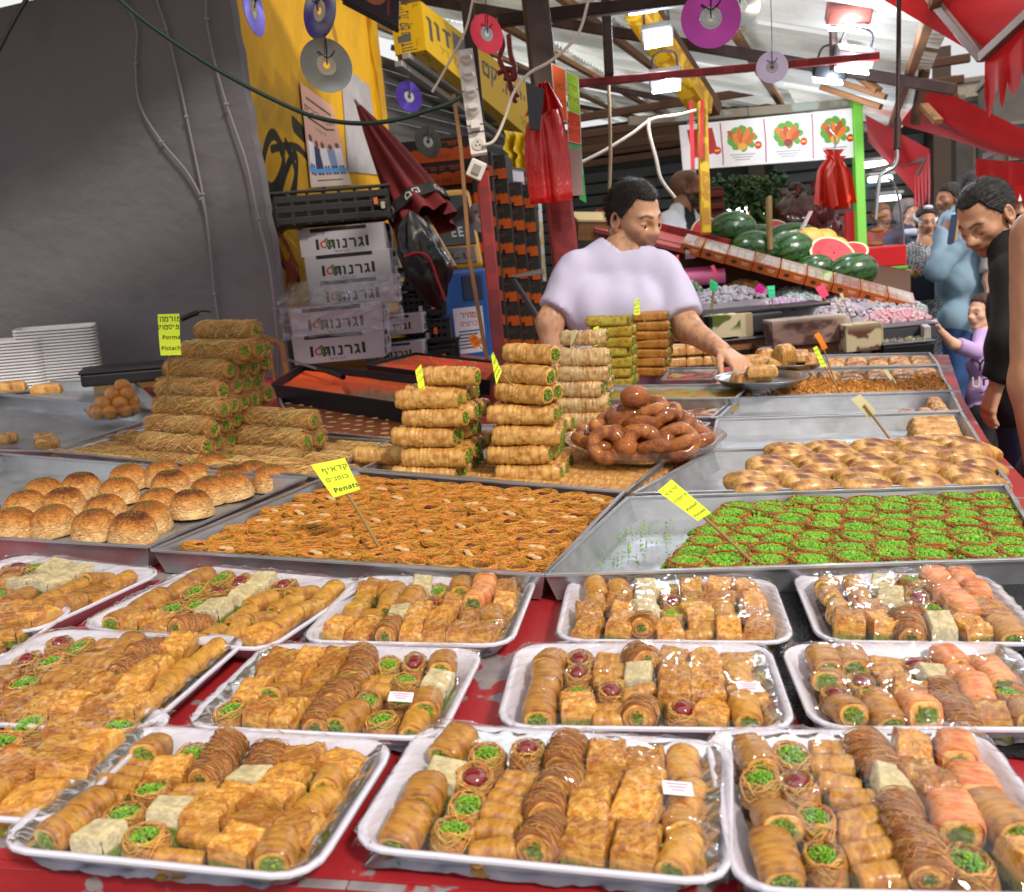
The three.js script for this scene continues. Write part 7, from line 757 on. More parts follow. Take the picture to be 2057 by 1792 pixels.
// ---------- people ----------
function net(f, lo, hi, cell, colf) { // surface nets over a distance field
  const n = [0, 1, 2].map(i => Math.ceil((hi.getComponent(i) - lo.getComponent(i)) / cell) + 1), [nx, ny, nz] = n, D = new Float32Array(nx * ny * nz), id = (i, j, k) => (k * ny + j) * nx + i;
  for (let k = 0; k < nz; k++) for (let j = 0; j < ny; j++) for (let i = 0; i < nx; i++) D[id(i, j, k)] = f(lo.x + i * cell, lo.y + j * cell, lo.z + k * cell);
  const map = new Int32Array(D.length).fill(-1), P = [], C = [], I = [];
  for (let k = 0; k < nz - 1; k++) for (let j = 0; j < ny - 1; j++) for (let i = 0; i < nx - 1; i++) {
    let s = 0, x = 0, y = 0, z = 0, c = 0; const v = []; for (let q = 0; q < 8; q++) { const w = D[id(i + (q & 1), j + (q >> 1 & 1), k + (q >> 2))]; v.push(w); if (w < 0) s |= 1 << q; } if (s === 0 || s === 255) continue;
    for (let a = 0; a < 8; a++) for (let b = 0; b < 3; b++) { const e = a ^ (1 << b); if (e < a || (v[a] < 0) === (v[e] < 0)) continue; const t = v[a] / (v[a] - v[e]); x += (a & 1) + ((e & 1) - (a & 1)) * t; y += (a >> 1 & 1) + ((e >> 1 & 1) - (a >> 1 & 1)) * t; z += (a >> 2) + ((e >> 2) - (a >> 2)) * t; c++; }
    const px = lo.x + (i + x / c) * cell, py = lo.y + (j + y / c) * cell, pz = lo.z + (k + z / c) * cell; map[id(i, j, k)] = P.length / 3; P.push(px, py, pz); const q = colf(px, py, pz); C.push(q[0], q[1], q[2]); }
  const quad = (a, b, c, d, fl) => { if (a < 0 || b < 0 || c < 0 || d < 0) return; fl ? I.push(a, c, b, a, d, c) : I.push(a, b, c, a, c, d); };
  for (let k = 1; k < nz - 1; k++) for (let j = 1; j < ny - 1; j++) for (let i = 1; i < nx - 1; i++) { const a = D[id(i, j, k)] < 0; if (a !== D[id(i + 1, j, k)] < 0) quad(map[id(i, j - 1, k - 1)], map[id(i, j, k - 1)], map[id(i, j, k)], map[id(i, j - 1, k)], !a); if (a !== D[id(i, j + 1, k)] < 0) quad(map[id(i - 1, j, k - 1)], map[id(i - 1, j, k)], map[id(i, j, k)], map[id(i, j, k - 1)], !a); if (a !== D[id(i, j, k + 1)] < 0) quad(map[id(i - 1, j - 1, k)], map[id(i, j - 1, k)], map[id(i, j, k)], map[id(i - 1, j, k)], !a); }
  const g = new THREE.BufferGeometry(); g.setAttribute('position', new THREE.Float32BufferAttribute(P, 3)); g.setAttribute('color', new THREE.Float32BufferAttribute(C, 3)); g.setIndex(I); norm(g); const p = g.attributes.position, uv = g.attributes.uv; for (let i = 0; i < p.count; i++) uv.setXY(i, p.getX(i) + p.getZ(i) * .7, p.getY(i)); return g;
}
const smin = (a, b, k) => { const h = max(k - abs(a - b), 0) / k; return min(a, b) - h * h * k * .25; }, smax = (a, b, k) => -smin(-a, -b, k);
const cap = (a, b, ra, rb) => { const dx = b.x - a.x, dy = b.y - a.y, dz = b.z - a.z, L = dx * dx + dy * dy + dz * dz || 1e-9; return (x, y, z) => { const px = x - a.x, py = y - a.y, pz = z - a.z, t = clamp((px * dx + py * dy + pz * dz) / L); return hypot(px - dx * t, py - dy * t, pz - dz * t) - (ra + (rb - ra) * t); }; };
const ell = (cx, cy, cz, rx, ry, rz) => (x, y, z) => { const a = (x - cx) / rx, b = (y - cy) / ry, c = (z - cz) / rz, k = hypot(a, b, c), q = hypot(a / rx, b / ry, c / rz) || 1e-9; return k * (k - 1) / q; };
const uni = (l, k) => (x, y, z) => { let d = l[0](x, y, z); for (let i = 1; i < l.length; i++) d = smin(d, l[i](x, y, z), k); return d; };
m.skin = MP(0xffffff, .48, { ...vc, map: tr(T.skin, 3), bumpMap: tr(T.skinB, 8), bumpScale: .0002, clearcoat: .06 });
m.clothV = M(0xffffff, .85, { ...vc });
m.hairV = M(0xffffff, .55, { ...vc, bumpMap: tr(T.fibreB, 8), bumpScale: .003 });
m.eye = MP(0xb8aca2, .1, { clearcoat: 1 }); m.iris = MP(0x2a170c, .08, { clearcoat: 1 });
// head in its own frame: y up, z forward, origin between the ears
function headField(o) {
  const f = o.fem ? .94 : 1, L = [ell(0, .03, -.012, .076, .09, .098), ell(0, -.03, .022, .06 * f, .078, .068), cap(V(-.04, -.066, .012), V(-.016, -.096, .058), .026 * f, .021), cap(V(.04, -.066, .012), V(.016, -.096, .058), .026 * f, .021), ell(.036, -.018, .058, .026, .024, .026), ell(-.036, -.018, .058, .026, .024, .026), cap(V(-.036, .02, .074), V(0, .019, .083), .010, .012), cap(V(.036, .02, .074), V(0, .019, .083), .010, .012), cap(V(0, .012, .088), V(0, -.026, .106 + (o.nose || 0)), .0085, .0125), ell(.012, -.031, .097, .009, .008, .011), ell(-.012, -.031, .097, .009, .008, .011), ell(0, -.052, .078, .03, .016, .02)];
  const base = uni(L, .022), lipU = ell(0, -.0555, .0935, .023, .0055, .010), lipL = ell(0, -.066, .0915, .019, .0065, .010), ears = [1, -1].map(s => { const a = ell(s * .080, -.004, -.008, .010, .033, .021), b = ell(s * .087, 0, -.004, .007, .021, .012); return (x, y, z) => smax(a(x, y, z), -b(x, y, z), .006); }), lobes = [1, -1].map(s => ell(s * .077, -.035, -.001, .008, .009, .008)), lids = [1, -1].map(s => ell(s * .032, -.002, .0745, .0165, .0135, .0145)), sock = [1, -1].map(s => ell(s * .031, -.002, .1, .017, .011, .02));
  return (x, y, z) => { let d = base(x, y, z); d = smax(d, -sock[0](x, y, z), .012); d = smax(d, -sock[1](x, y, z), .012); for (const q of lids) { const e = q(x, y, z); d = smin(d, smax(e, -(y - (o.closed ? -.009 : -.0025)), .002), .004); d = smin(d, smax(e, y + .0095, .002), .004); } d = smin(d, lipU(x, y, z), .006); d = smin(d, lipL(x, y, z), .006); for (const q of ears) d = smin(d, q(x, y, z), .008); for (const q of lobes) d = smin(d, q(x, y, z), .006); return d; };
}
function headColor(o) { const S = o.skin, lip = o.lip || mixA(S, col('#7c2c28'), .45), hairC = o.hair; return (x, y, z) => { const n = fbm(x * 60 + 5, y * 60, z * 60 + 9, 3); let c = S.map(v => v * (.93 + .14 * n)); c = mixA(c, mixA(S, col('#a83c30'), .5), .16 * exp(-(pow((abs(x) - .04) / .02, 2) + pow((y + .02) / .022, 2))) * sm(.03, .07, z) + .35 * exp(-(x * x + pow(y + .028, 2)) / .00022) * sm(.09, .1, z) + .35 * sm(.07, .085, abs(x)) * sm(.03, .0, abs(y + .004)));
  if (z > .07) c = mixA(c, lip, .85 * sm(1.25, .8, hypot(x / .022, (y + .0608) / .0125))); if (z > .07) c = mixA(c, col('#3a1412'), .8 * sm(.0016, .0004, abs(y + .0607 + .06 * x * x / .02)) * sm(.024, .02, abs(x)));
  const br = exp(-pow((y - .0235 - .004 * sm(.012, .03, abs(x)) + .007 * sm(.035, .052, abs(x))) / .0050, 2)) * sm(.007, .013, abs(x)) * sm(.054, .046, abs(x)) * sm(.05, .065, z); c = mixA(c, hairC, clamp(br * (o.fem ? .75 : .95)));
  if (o.beard) { const jaw = sm(-.025, -.05, y + .35 * max(0, .06 - z) * .3 - (abs(x) > .045 ? .012 : 0)) * sm(-.035, .0, z), mus = exp(-pow((y + .045) / .008, 2)) * sm(.034, .028, abs(x)) * sm(.06, .075, z); const k = clamp(max(jaw, mus) * (.55 + .9 * noise(x * 420, y * 420, z * 420)) * o.beard); c = mixA(c, mixA(hairC, S, .12), k * (z > .07 && hypot(x / .024, (y + .061) / .012) < 1.05 ? .15 : 1)); }
  if (o.buzz) { const k = sm(.0, .02, hairLine(o)(x, y, z)); c = mixA(c, hairC, k * o.buzz * (.6 + .5 * noise(x * 300, y * 300, z * 300))); } return c; }; }
const hairLine = o => (x, y, z) => { const front = (o.line ?? .062) - .028 * (o.recede ?? .5) * sm(.0, .05, abs(abs(x) - .045) < .03 ? .03 - abs(abs(x) - .045) : 0) * -1; const side = z > .045 ? front + (z - .045) * .45 : z > .0 ? -.012 + (z) * 1.5 : -.05 - .028 * sm(0, -.06, z); const ear = sm(.03, .0, hypot(z + .008, y + .004)) * .03 * (abs(x) > .06 ? 1 : 0); return y - side - ear; };
function makeHead(root, M4, o) { // adds eyes and hair to the figure; returns the head geometry
  const f = headField(o), g = net(f, V(-.105, -.135, -.13), V(.105, .14, .14), o.cell || .0036, headColor(o)).applyMatrix4(M4); norm(g); g.computeVertexNormals();
  const E = [], R = []; for (const s of [1, -1]) { E.push(ball(.0122, s * .032, -.004, .0745, 1, 1, 1, 14)); const q = o.look || [0, -.15]; R.push(ball(.0066, 0, 0, 0, 1, 1, .35, 12).translate(s * .032 + q[0] * .012, -.004 + q[1] * .012, .0745 + .0108)); }
  part(root, 'eyes', merge(E).applyMatrix4(M4), m.eye); part(root, 'irises', merge(R).applyMatrix4(M4), m.iris);
  if (o.hairT !== 0) { const th = o.hairT || .007, hl = hairLine(o), cr = ell(0, .03, -.012, .076 + th, .09 + th * 1.25, .098 + th), bk = o.long ? uni([cap(V(0, .02, -.06), V(0, -.13, -.075), .07, .05), cap(V(-.06, .02, -.03), V(-.07, -.12, -.02), .03, .022), cap(V(.06, .02, -.03), V(.07, -.12, -.02), .03, .022)], .03) : o.bun ? ell(0, .02, -.115, .045, .045, .04) : null;
    const hf = (x, y, z) => { let d = smax(cr(x, y, z), -hl(x, y, z), .008); if (bk) d = smin(d, bk(x, y, z), .02); return d + .004 * (noise(x * 60 + z * 20, y * 30, z * 60) - .5) + .0022 * (noise(x * 300, y * 80, z * 300) - .5); }; const hc = o.hairC || o.hair;
    part(root, 'hair', net(hf, V(-.13, -.21, -.17), V(.13, .17, .13), (o.cell || .0036) * 1.15, (x, y, z) => mixA(hc, o.hair2 || hc.map(v => v * 1.8), noise(x * 160, y * 60, z * 160) * .6)).applyMatrix4(M4), m.hairV);
    if (o.strands) { const hm = t2 => t2, hg = root.children[root.children.length - 1].geometry, hp = hg.attributes.position, hn = hg.attributes.normal, cmb = V(0, -.55, -.8).transformDirection(M4), ls = []; for (let k = 0; k < o.strands; k++) { const i = floor(rnd() * hp.count), p = V().fromBufferAttribute(hp, i), n = V().fromBufferAttribute(hn, i), d = cmb.clone().addScaledVector(n, .35 - cmb.dot(n)).add(V(rr(-.3, .3), rr(-.2, .2), rr(-.3, .3))).normalize(), q = p.clone().addScaledVector(n, .0015), e = q.clone().addScaledVector(d, .008), z = e.clone().addScaledVector(d, .007).addScaledVector(n, -.002); ls.push([q, e, z]); } part(root, 'hair_strands', strands(ls, .0007, () => hc.map(v => v * rr(.7, 2.6))), m.hair, true); } }
  return g;
}
function handPrims(w, el, palmN, len, curl, spread = .3, s = 1) { // wrist, direction from elbow, palm normal -> fingers
  const d = w.clone().sub(el).normalize(), n = palmN.clone().addScaledVector(d, -palmN.dot(d)).normalize(), side = V().crossVectors(d, n), L = [], pc = w.clone().addScaledVector(d, .045 * s);
  for (let i = 0; i < 4; i++) L.push(cap(w.clone().addScaledVector(side, (i - 1.5) * .009 * s), w.clone().addScaledVector(d, .085 * s).addScaledVector(side, (i - 1.5) * .019 * s), .017 * s, .0115 * s));
  const fl = [.064, .073, .068, .052]; for (let i = 0; i < 4; i++) { let p = w.clone().addScaledVector(d, .085 * s).addScaledVector(side, (i - 1.5) * .0195 * s), a = .15; const dir = d.clone().addScaledVector(side, (i - 1.5) * .09 * spread).normalize(); for (let k = 0; k < 3; k++) { a += curl * (k ? .55 : .35); const q = p.clone().addScaledVector(dir, cos(a) * fl[i] * s * [.45, .32, .25][k]).addScaledVector(n, sin(a) * fl[i] * s * [.45, .32, .25][k]); L.push(cap(p, q, (.0092 - k * .0008) * s, (.0088 - k * .0009) * s)); p = q; } }
  let p = w.clone().addScaledVector(d, .025 * s).addScaledVector(side, -.024 * s); for (let k = 0; k < 3; k++) { const q = p.clone().addScaledVector(d, .026 * s).addScaledVector(side, (-.018 + k * .006) * s).addScaledVector(n, (.008 + k * .009 * curl) * s); L.push(cap(p, q, (.0125 - k * .0015) * s, (.0112 - k * .0015) * s)); p = q; }
  return uni(L, .008 * s);
}
const boxOf = (pts, r) => { const b = new THREE.Box3().setFromPoints(pts); return [b.min.addScalar(-r), b.max.addScalar(r)]; };
function person(label, J, o) { // J: joints as world points
  const s = o.s ?? 1, root = V(J.hip.x, 0, J.hip.z), t = thing('person', label, 'person', o.group, root), R = p => p.clone().sub(root); const j = {}; for (const k in J) j[k] = R(J[k]);
  const ax = j.sL.clone().sub(j.sR).normalize(), S = (c, w, r0, dy = 0) => { const a = c.clone().addScaledVector(ax, w * s), b = c.clone().addScaledVector(ax, -w * s); a.y += dy; b.y += dy; return [a, b, r0 * s]; };
  const mid = j.sL.clone().add(j.sR).multiplyScalar(.5), ch = mid.clone().lerp(j.hip, .22), be = mid.clone().lerp(j.hip, .62), fat = o.fat ?? 1;
  const nb = j.neck.clone().lerp(j.head, .3), torso = k => [[ch, j.hip, (.1 * fat + k) * s], [nb, j.sL.clone().addScaledVector(ax, -.04 * s), (.048 + k) * s], [nb, j.sR.clone().addScaledVector(ax, .04 * s), (.048 + k) * s], [j.sL.clone().addScaledVector(ax, -.035 * s), j.sR.clone().addScaledVector(ax, .035 * s), (.055 + k) * s], (([a, b, r]) => [a, b, r + k * s])(S(ch, .075, .108)), (([a, b, r]) => [a, b, r + k * s])(S(be, .055 * fat, .108 * fat)), (([a, b, r]) => [a, b, r + k * s])(S(j.hip, .065, .11))].map(([a, b, r]) => cap(a, b, r, r));
  const aR = o.armR ?? 1, arm = q => [cap(j['s' + q], j['e' + q], .05 * s * aR, .039 * s * aR), cap(j['e' + q], j['w' + q], .041 * s * aR, .026 * s * aR)];
  if (!j.kL) { for (const [q, sg] of [['L', 1], ['R', -1]]) { j['h' + q] = j.hip.clone().addScaledVector(ax, sg * .085 * s); j['k' + q] = j.hip.clone().addScaledVector(ax, sg * .1 * s).setY(j.hip.y * .53).add(V(0, 0, .02)); j['f' + q] = j['k' + q].clone().setY(.08 * s); } }
  const leg = (q, k) => [cap(j['h' + q], j['k' + q], (.085 + k) * s, (.056 + k) * s), cap(j['k' + q], j['f' + q], (.058 + k) * s, (.036 + k) * s)];
  const C = o.skin, cs = (x, y, z) => C.map(v => v * (.92 + .16 * fbm(x * 30, y * 30, z * 30, 3)));
  const neck = cap(j.neck, j.head.clone().add(V(0, -.02 * s, 0)), .058 * s * (o.fem ? .85 : 1), .05 * s * (o.fem ? .85 : 1));
  const all = [...torso(-.012), ...arm('L'), ...arm('R'), neck, ...leg('L', -.004), ...leg('R', -.004)], bf = uni(all, .03 * s), P = Object.values(j), [lo, hi] = boxOf(P, .14 * s);
  const M4 = new THREE.Matrix4().compose(j.head, new THREE.Quaternion().setFromEuler(new THREE.Euler(o.pitch ?? 0, o.yaw ?? 0, o.roll ?? 0, 'YXZ')), V(1, 1, 1).multiplyScalar((o.hs ?? 1) * s));
  const geos = [net(bf, lo, hi, o.bc ?? .016, (x, y, z) => o.armHair ? mixA(cs(x, y, z), col('#3a2418'), .35 * sm(.45, .75, noise(x * 130, y * 50, z * 130))) : cs(x, y, z))]; if (!o.noHead) geos.push(makeHead(t, M4, o));
  for (const [q, n, cu, sp] of o.hands || []) { const w = j['w' + q], g = handPrims(w, j['e' + q], n, 0, cu, sp, s * (o.handS ?? 1)); const d = w.clone().sub(j['e' + q]).normalize(), [a, b] = boxOf([w, w.clone().addScaledVector(d, .17 * s)], .06 * s); geos.push(net(g, a, b, .0042 * max(1, s * .9), cs)); }
  part(t, 'body', merge(geos), m.skin);
  const wr = o.wr ?? 1, fold = (x, y, z) => .024 * wr * (fbm(x * 8 + 3, y * 4 + x * 5, z * 8 + 1, 2) - .5) + .009 * wr * (1 - abs(2 * noise(x * 9 + y * 7, y * 3 - x * 5, z * 10) - 1) - .5);
  const NK = j.neck.clone().lerp(j.head, o.ck ?? .5), cloth = (nm, f, pts, r, cf, cell) => { const [a, b] = boxOf(pts, r * s); part(t, nm, net((x, y, z) => f(x, y, z) + fold(x, y, z) * (nm === 'shirt' ? sm(.01, .07, hypot(x - NK.x, y - NK.y, z - NK.z) - (o.collar ?? .092) * s) : 1), a, b, cell ?? .013, cf), o.gloss || m.clothV); };
  if (o.top) { const sl = o.sleeve ?? .6, parts = [...torso(.014 + (o.puff ?? 0))]; const pl = []; for (const q of ['L', 'R']) { const S0 = j['s' + q], E0 = j['e' + q], W0 = j['w' + q]; if (sl <= 0) continue; const d = E0.clone().sub(S0).normalize(); const hem = sl <= 1 ? S0.clone().lerp(E0, sl) : E0.clone().lerp(W0, sl - 1), hd = sl <= 1 ? d : W0.clone().sub(E0).normalize(); const c1 = cap(S0, E0, (.07 + (o.puff ?? 0)) * s * (o.slR ?? 1), (.062 + (o.puff ?? 0)) * s), c2 = sl > 1 ? cap(E0, W0, (.058 + (o.puff ?? 0)) * s, (.044 + (o.puff ?? 0)) * s) : null; parts.push((x, y, z) => { let e = c1(x, y, z); if (c2) e = smin(e, c2(x, y, z), .03); return max(e, (x - hem.x) * hd.x + (y - hem.y) * hd.y + (z - hem.z) * hd.z); }); }
    const f0 = uni(parts, .026 * s), hemY = j.hip.y - (o.hem ?? .06) * s, nk = j.neck.clone().lerp(j.head, o.ck ?? .5), col0 = o.collar ?? .092; cloth('shirt', (x, y, z) => { let d = f0(x, y, z); d = max(d, hemY - y); const dd = hypot(x - nk.x, y - nk.y, z - nk.z) - col0 * s; return max(d, -dd); }, [...P.filter((p, i) => true)], .14, typeof o.top === 'function' ? o.top : ((x, y, z) => o.top.map(v => v * (.94 + .1 * fbm(x * 9, y * 9, z * 9, 2)))), o.cc); }
  if (o.skirt) { const f = (x, y, z) => { const k = clamp((j.hip.y + .1 - y) / .6); return hypot((x - j.hip.x), (z - j.hip.z) * 1.2) - (.15 + .07 * k) * s; }; cloth('skirt', (x, y, z) => max(f(x, y, z), y - j.hip.y - .12, (o.skirtY ?? .5) - y), [...P], .2, o.skirt); }
  if (o.legs) cloth('trousers', uni([...leg('L', .012), ...leg('R', .012), torso(.006)[6]], .05 * s), [j.hL, j.hR, j.kL, j.kR, j.fL, j.fR], .14, (x, y, z) => o.legs.map(v => v * (.8 + .4 * fbm(x * 12, y * 6, z * 12, 3))), .014);
  part(t, 'shoes', ['L', 'R'].map(q => ball(.055 * s, j['f' + q].x, .045 * s, j['f' + q].z, .85, .75, 1, 14).translate(0, 0, 0)).concat(['L', 'R'].map(q => ball(.05 * s, j['f' + q].x + sin(o.face ?? 0) * .09 * s, .035 * s, j['f' + q].z + cos(o.face ?? 0) * .09 * s, 1, .65, 1.2, 14))), M(o.shoe ?? 0x3a2a20, .5));
  return [t, j, root, M4];
}
const A = (X, Y, d) => at(X, Y, d), SK = col('#c08a6c');
// the vendor
{
  const d = 3.35, J = { head: A(1274, 438, d), neck: A(1250, 502, d + .02), sL: A(1330, 548, d - .02), sR: A(1156, 540, d + .02), eL: A(1382, 660, d - .12), wL: A(1452, 706, d - .3), eR: A(1104, 648, d - .02), wR: A(1118, 775, d - .05), hip: A(1240, 860, d + .06) };
  const [t] = person('stocky vendor in a pale lilac shirt reaching over the pastry platters', J, { skin: col('#cf9c7c'), hair: col('#120d0b'), strands: 1500, s: 1.02, hs: 1.02, yaw: .62, pitch: .3, roll: .05, line: .062, recede: 1, beard: .42, nose: .006, fat: 1.0, armR: 1.1, armHair: 1, top: col('#c6c2de'), sleeve: .78, hem: .02, cell: .0031, bc: .013, cc: .0105, look: [.3, -.4], closed: 0, legs: col('#2a2c34'), hands: [['L', V(-.1, -1, .1), .5, .5], ['R', V(-1, 0, -.3), .5, .2]], wr: 1.9, hairT: .009 });
}
// bald man in the jersey
{
  const d = 6.0, J = { head: A(1380, 380, d), neck: A(1366, 425, d), sL: A(1396, 452, d + .12), sR: A(1345, 446, d - .12), eL: A(1398, 530, d + .1), wL: A(1410, 590, d), eR: A(1338, 520, d - .16), wR: A(1345, 590, d - .2), hip: A(1372, 580, d) };
  const bk = col('#16161a'), wh = col('#d8dade'); const [t, j] = person('bald bearded man in a white and black striped football shirt behind the fruit stand', J, { skin: col('#a8745a'), hair: col('#181210'), yaw: 1.45, pitch: .05, beard: 1.15, buzz: .55, hairT: 0, line: .06, recede: 1, top: (x, y, z) => { return abs(x - .055 - .08 * (y - 1.5)) < .045 ? bk : wh; }, sleeve: .75, legs: col('#23242a'), cc: .012 });
  const q = A(1398, 470, d - .2).sub(V(J.hip.x, 0, J.hip.z)); part(t, 'shirt_number', [bar(q.clone().add(V(-.02, .045, 0)), q.clone().add(V(.025, .045, 0)), .012, .006), bar(q.clone().add(V(.022, .045, 0)), q.clone().add(V(-.002, -.03, 0)), .012, .006)], M(0xe8e8ea, .6)); const q2 = A(1408, 474, d - .22).sub(V(J.hip.x, 0, J.hip.z)); 
}
// man bending over the trays at the right
{
  const d = 3.3, J = { head: A(1982, 436, d), neck: A(2040, 492, d + .02), sL: A(2120, 545, d + .22), sR: A(2046, 560, d - .16), eL: A(2150, 680, d + .25), wL: A(2120, 770, d + .1), eR: A(2030, 690, d - .22), wR: A(2002, 772, d - .18), hip: A(2072, 800, d + .04) };
  person('dark haired man in a black jacket looking down at the trays from the right', J, { skin: col('#d29c7c'), hair: col('#1a1412'), strands: 1500, yaw: -1.12, pitch: .55, roll: .08, s: 1.0, hs: 1.04, line: .068, recede: 1, beard: .3, nose: .008, closed: 1, cell: .0031, top: col('#131216'), sleeve: 1.95, puff: .016, hem: .12, legs: col('#1f2f52'), hairT: .006, hands: [['R', V(1, 0, 0), .6, .2]], look: [0, -.5], wr: 1.4, face: -1.2, collar: .075 });
}
// bare arm at the right edge
{
  const d = 2.4, J = { head: A(2190, 330, d), neck: A(2170, 420, d), sL: A(2290, 480, d + .05), sR: A(2082, 470, d), eL: A(2300, 700, d), wL: A(2280, 900, d), eR: A(2072, 770, d - .02), wR: A(2100, 1000, d - .06), hip: A(2190, 960, d + .02) };
  person('person at the right edge showing only a bare arm and grey clothing', J, { skin: col('#c08a6a'), hair: col('#2a1c14'), yaw: -.9, armR: 1.25, top: col('#3a3a3e'), sleeve: 0, hem: .05, legs: col('#3a3a40'), long: 1, bc: .014, cell: .006, hairT: .01, wr: 1 });
}
// child
{
  const d = 5.2, s = .66, J = { head: A(1974, 628, d), neck: A(1977, 672, d), sL: A(1994, 706, d + .12), sR: A(1958, 704, d - .1), eL: A(2010, 770, d + .14), wL: A(2000, 830, d + .08), eR: A(1912, 690, d - .16), wR: A(1884, 660, d - .24), hip: A(1978, 835, d) };
  const [t] = person('small girl in a lilac t-shirt reaching for the pink sweets', J, { skin: col('#e8b89c'), hair: col('#2c1a10'), hair2: col('#6a4428'), s, hs: 1.22, yaw: -1.25, pitch: -.05, fem: 1, line: .07, recede: 0, hairT: .012, bun: 1, top: col('#c0a0d6'), sleeve: .75, hem: .12, legs: col('#1a181a'), hands: [['R', V(0, -1, .2), .5, .6]], handS: 1.05, cell: .005, cc: .009, bc: .011, look: [0, 0], armR: 1.05, shoe: 0x88888c, face: -1.3 });
  const o = A(1968, 745, d - .155).sub(V(J.hip.x, 0, J.hip.z)), L = [[[-.05, .06], [-.03, .035]], [[-.01, .06], [-.03, .035]], [[-.03, .035], [-.03, 0]]], L2 = [[[-.07, -.03], [-.07, -.075]], [[-.07, -.075], [-.04, -.085]], [[-.04, -.085], [-.035, -.03]]], L3 = [[[-.01, -.08], [-.01, -.045]], [[-.01, -.048], [.02, -.045]], [[.02, -.045], [.024, -.08]]]; const mk = l => l.map(([a, b]) => bar(o.clone().add(V(a[0] + .03, a[1], .004)), o.clone().add(V(b[0] + .03, b[1], .004)), .011, .008));
  part(t, 'shirt_letters', [...mk(L), ...mk(L3)], M(0x1c1620, .7)); part(t, 'pale_letter', mk(L2), M(0xd8c8b8, .7)); part(t, 'letter_ring', norm(new THREE.TorusGeometry(.02, .006, 6, 20).translate(o.x + .05, o.y + .035, o.z + .004)), M(0xd8c8b8, .7)); part(t, 'underline', bar(o.clone().add(V(.0, -.12, .004)), o.clone().add(V(.06, -.105, .004)), .008, .006), M(0x1c1620, .7));
}
// people in the street
{
  const d = 6.8, J = { head: A(1956, 382, d), neck: A(1940, 425, d), sL: A(1978, 452, d + .18), sR: A(1908, 450, d - .12), eL: A(2004, 540, d + .1), wL: A(1990, 470, d - .1), eR: A(1882, 545, d - .3), wR: A(1950, 478, d - .36), hip: A(1932, 640, d) };
  const [t, j, r, M4] = person('tall man in a pale blue sweater and jeans with sunglasses on his head', J, { skin: col('#b8846a'), hair: col('#1c1614'), yaw: 2.4, pitch: .1, beard: .8, s: 1.04, top: col('#86a4ba'), sleeve: 1.9, puff: .01, hem: .1, fat: 1.1, legs: col('#2c4c80'), shoe: 0x5a3a24, hands: [['R', V(0, .3, -1), .9, .2]], cell: .006, hairT: .011, line: .06 });
  part(t, 'sunglasses', [ball(.028, .034, .085, .07, 1, .75, .4, 12), ball(.028, -.034, .085, .07, 1, .75, .4, 12), tube([V(-.08, .07, -.02), V(-.06, .085, .06), V(.06, .085, .06), V(.08, .07, -.02)], .004, 20, 6)].map(g => g.applyMatrix4(M4)), MP(0x1c2438, .1, { clearcoat: 1 })); part(t, 'wrist_band', norm(new THREE.TorusGeometry(.034, .012, 8, 20).applyMatrix4(new THREE.Matrix4().lookAt(j.wR, j.eR, UP).setPosition(j.wR.clone().lerp(j.eR, .12)))), m.black);
  const a = A(1918, 432, d - .2).sub(r), b = A(1908, 500, d - .32).sub(r); part(t, 'backpack_strap', bar(a, b, .045, .012), M(0x1c2a4a, .7)); part(t, 'strap_edge', bar(a.clone().add(V(.025, 0, .01)), b.clone().add(V(.025, 0, .01)), .016, .012), M(0xb08a50, .7));
}
{
  const d = 7.6, J = { head: A(1906, 400, d), neck: A(1915, 440, d), sL: A(1945, 470, d + .15), sR: A(1895, 470, d - .15), eL: A(1950, 560, d), wL: A(1945, 620, d), eR: A(1890, 560, d - .1), wR: A(1895, 620, d - .2), hip: A(1920, 640, d) };
  person('man in profile with a dark cap behind the one in the blue sweater', J, { skin: col('#b07c60'), hair: col('#16120f'), yaw: -1.3, beard: .6, top: col('#8aa0b4'), sleeve: 1.9, puff: .02, legs: col('#3a3c44'), cell: .007, hairT: .012, line: .05, bc: .02, cc: .018 });
}
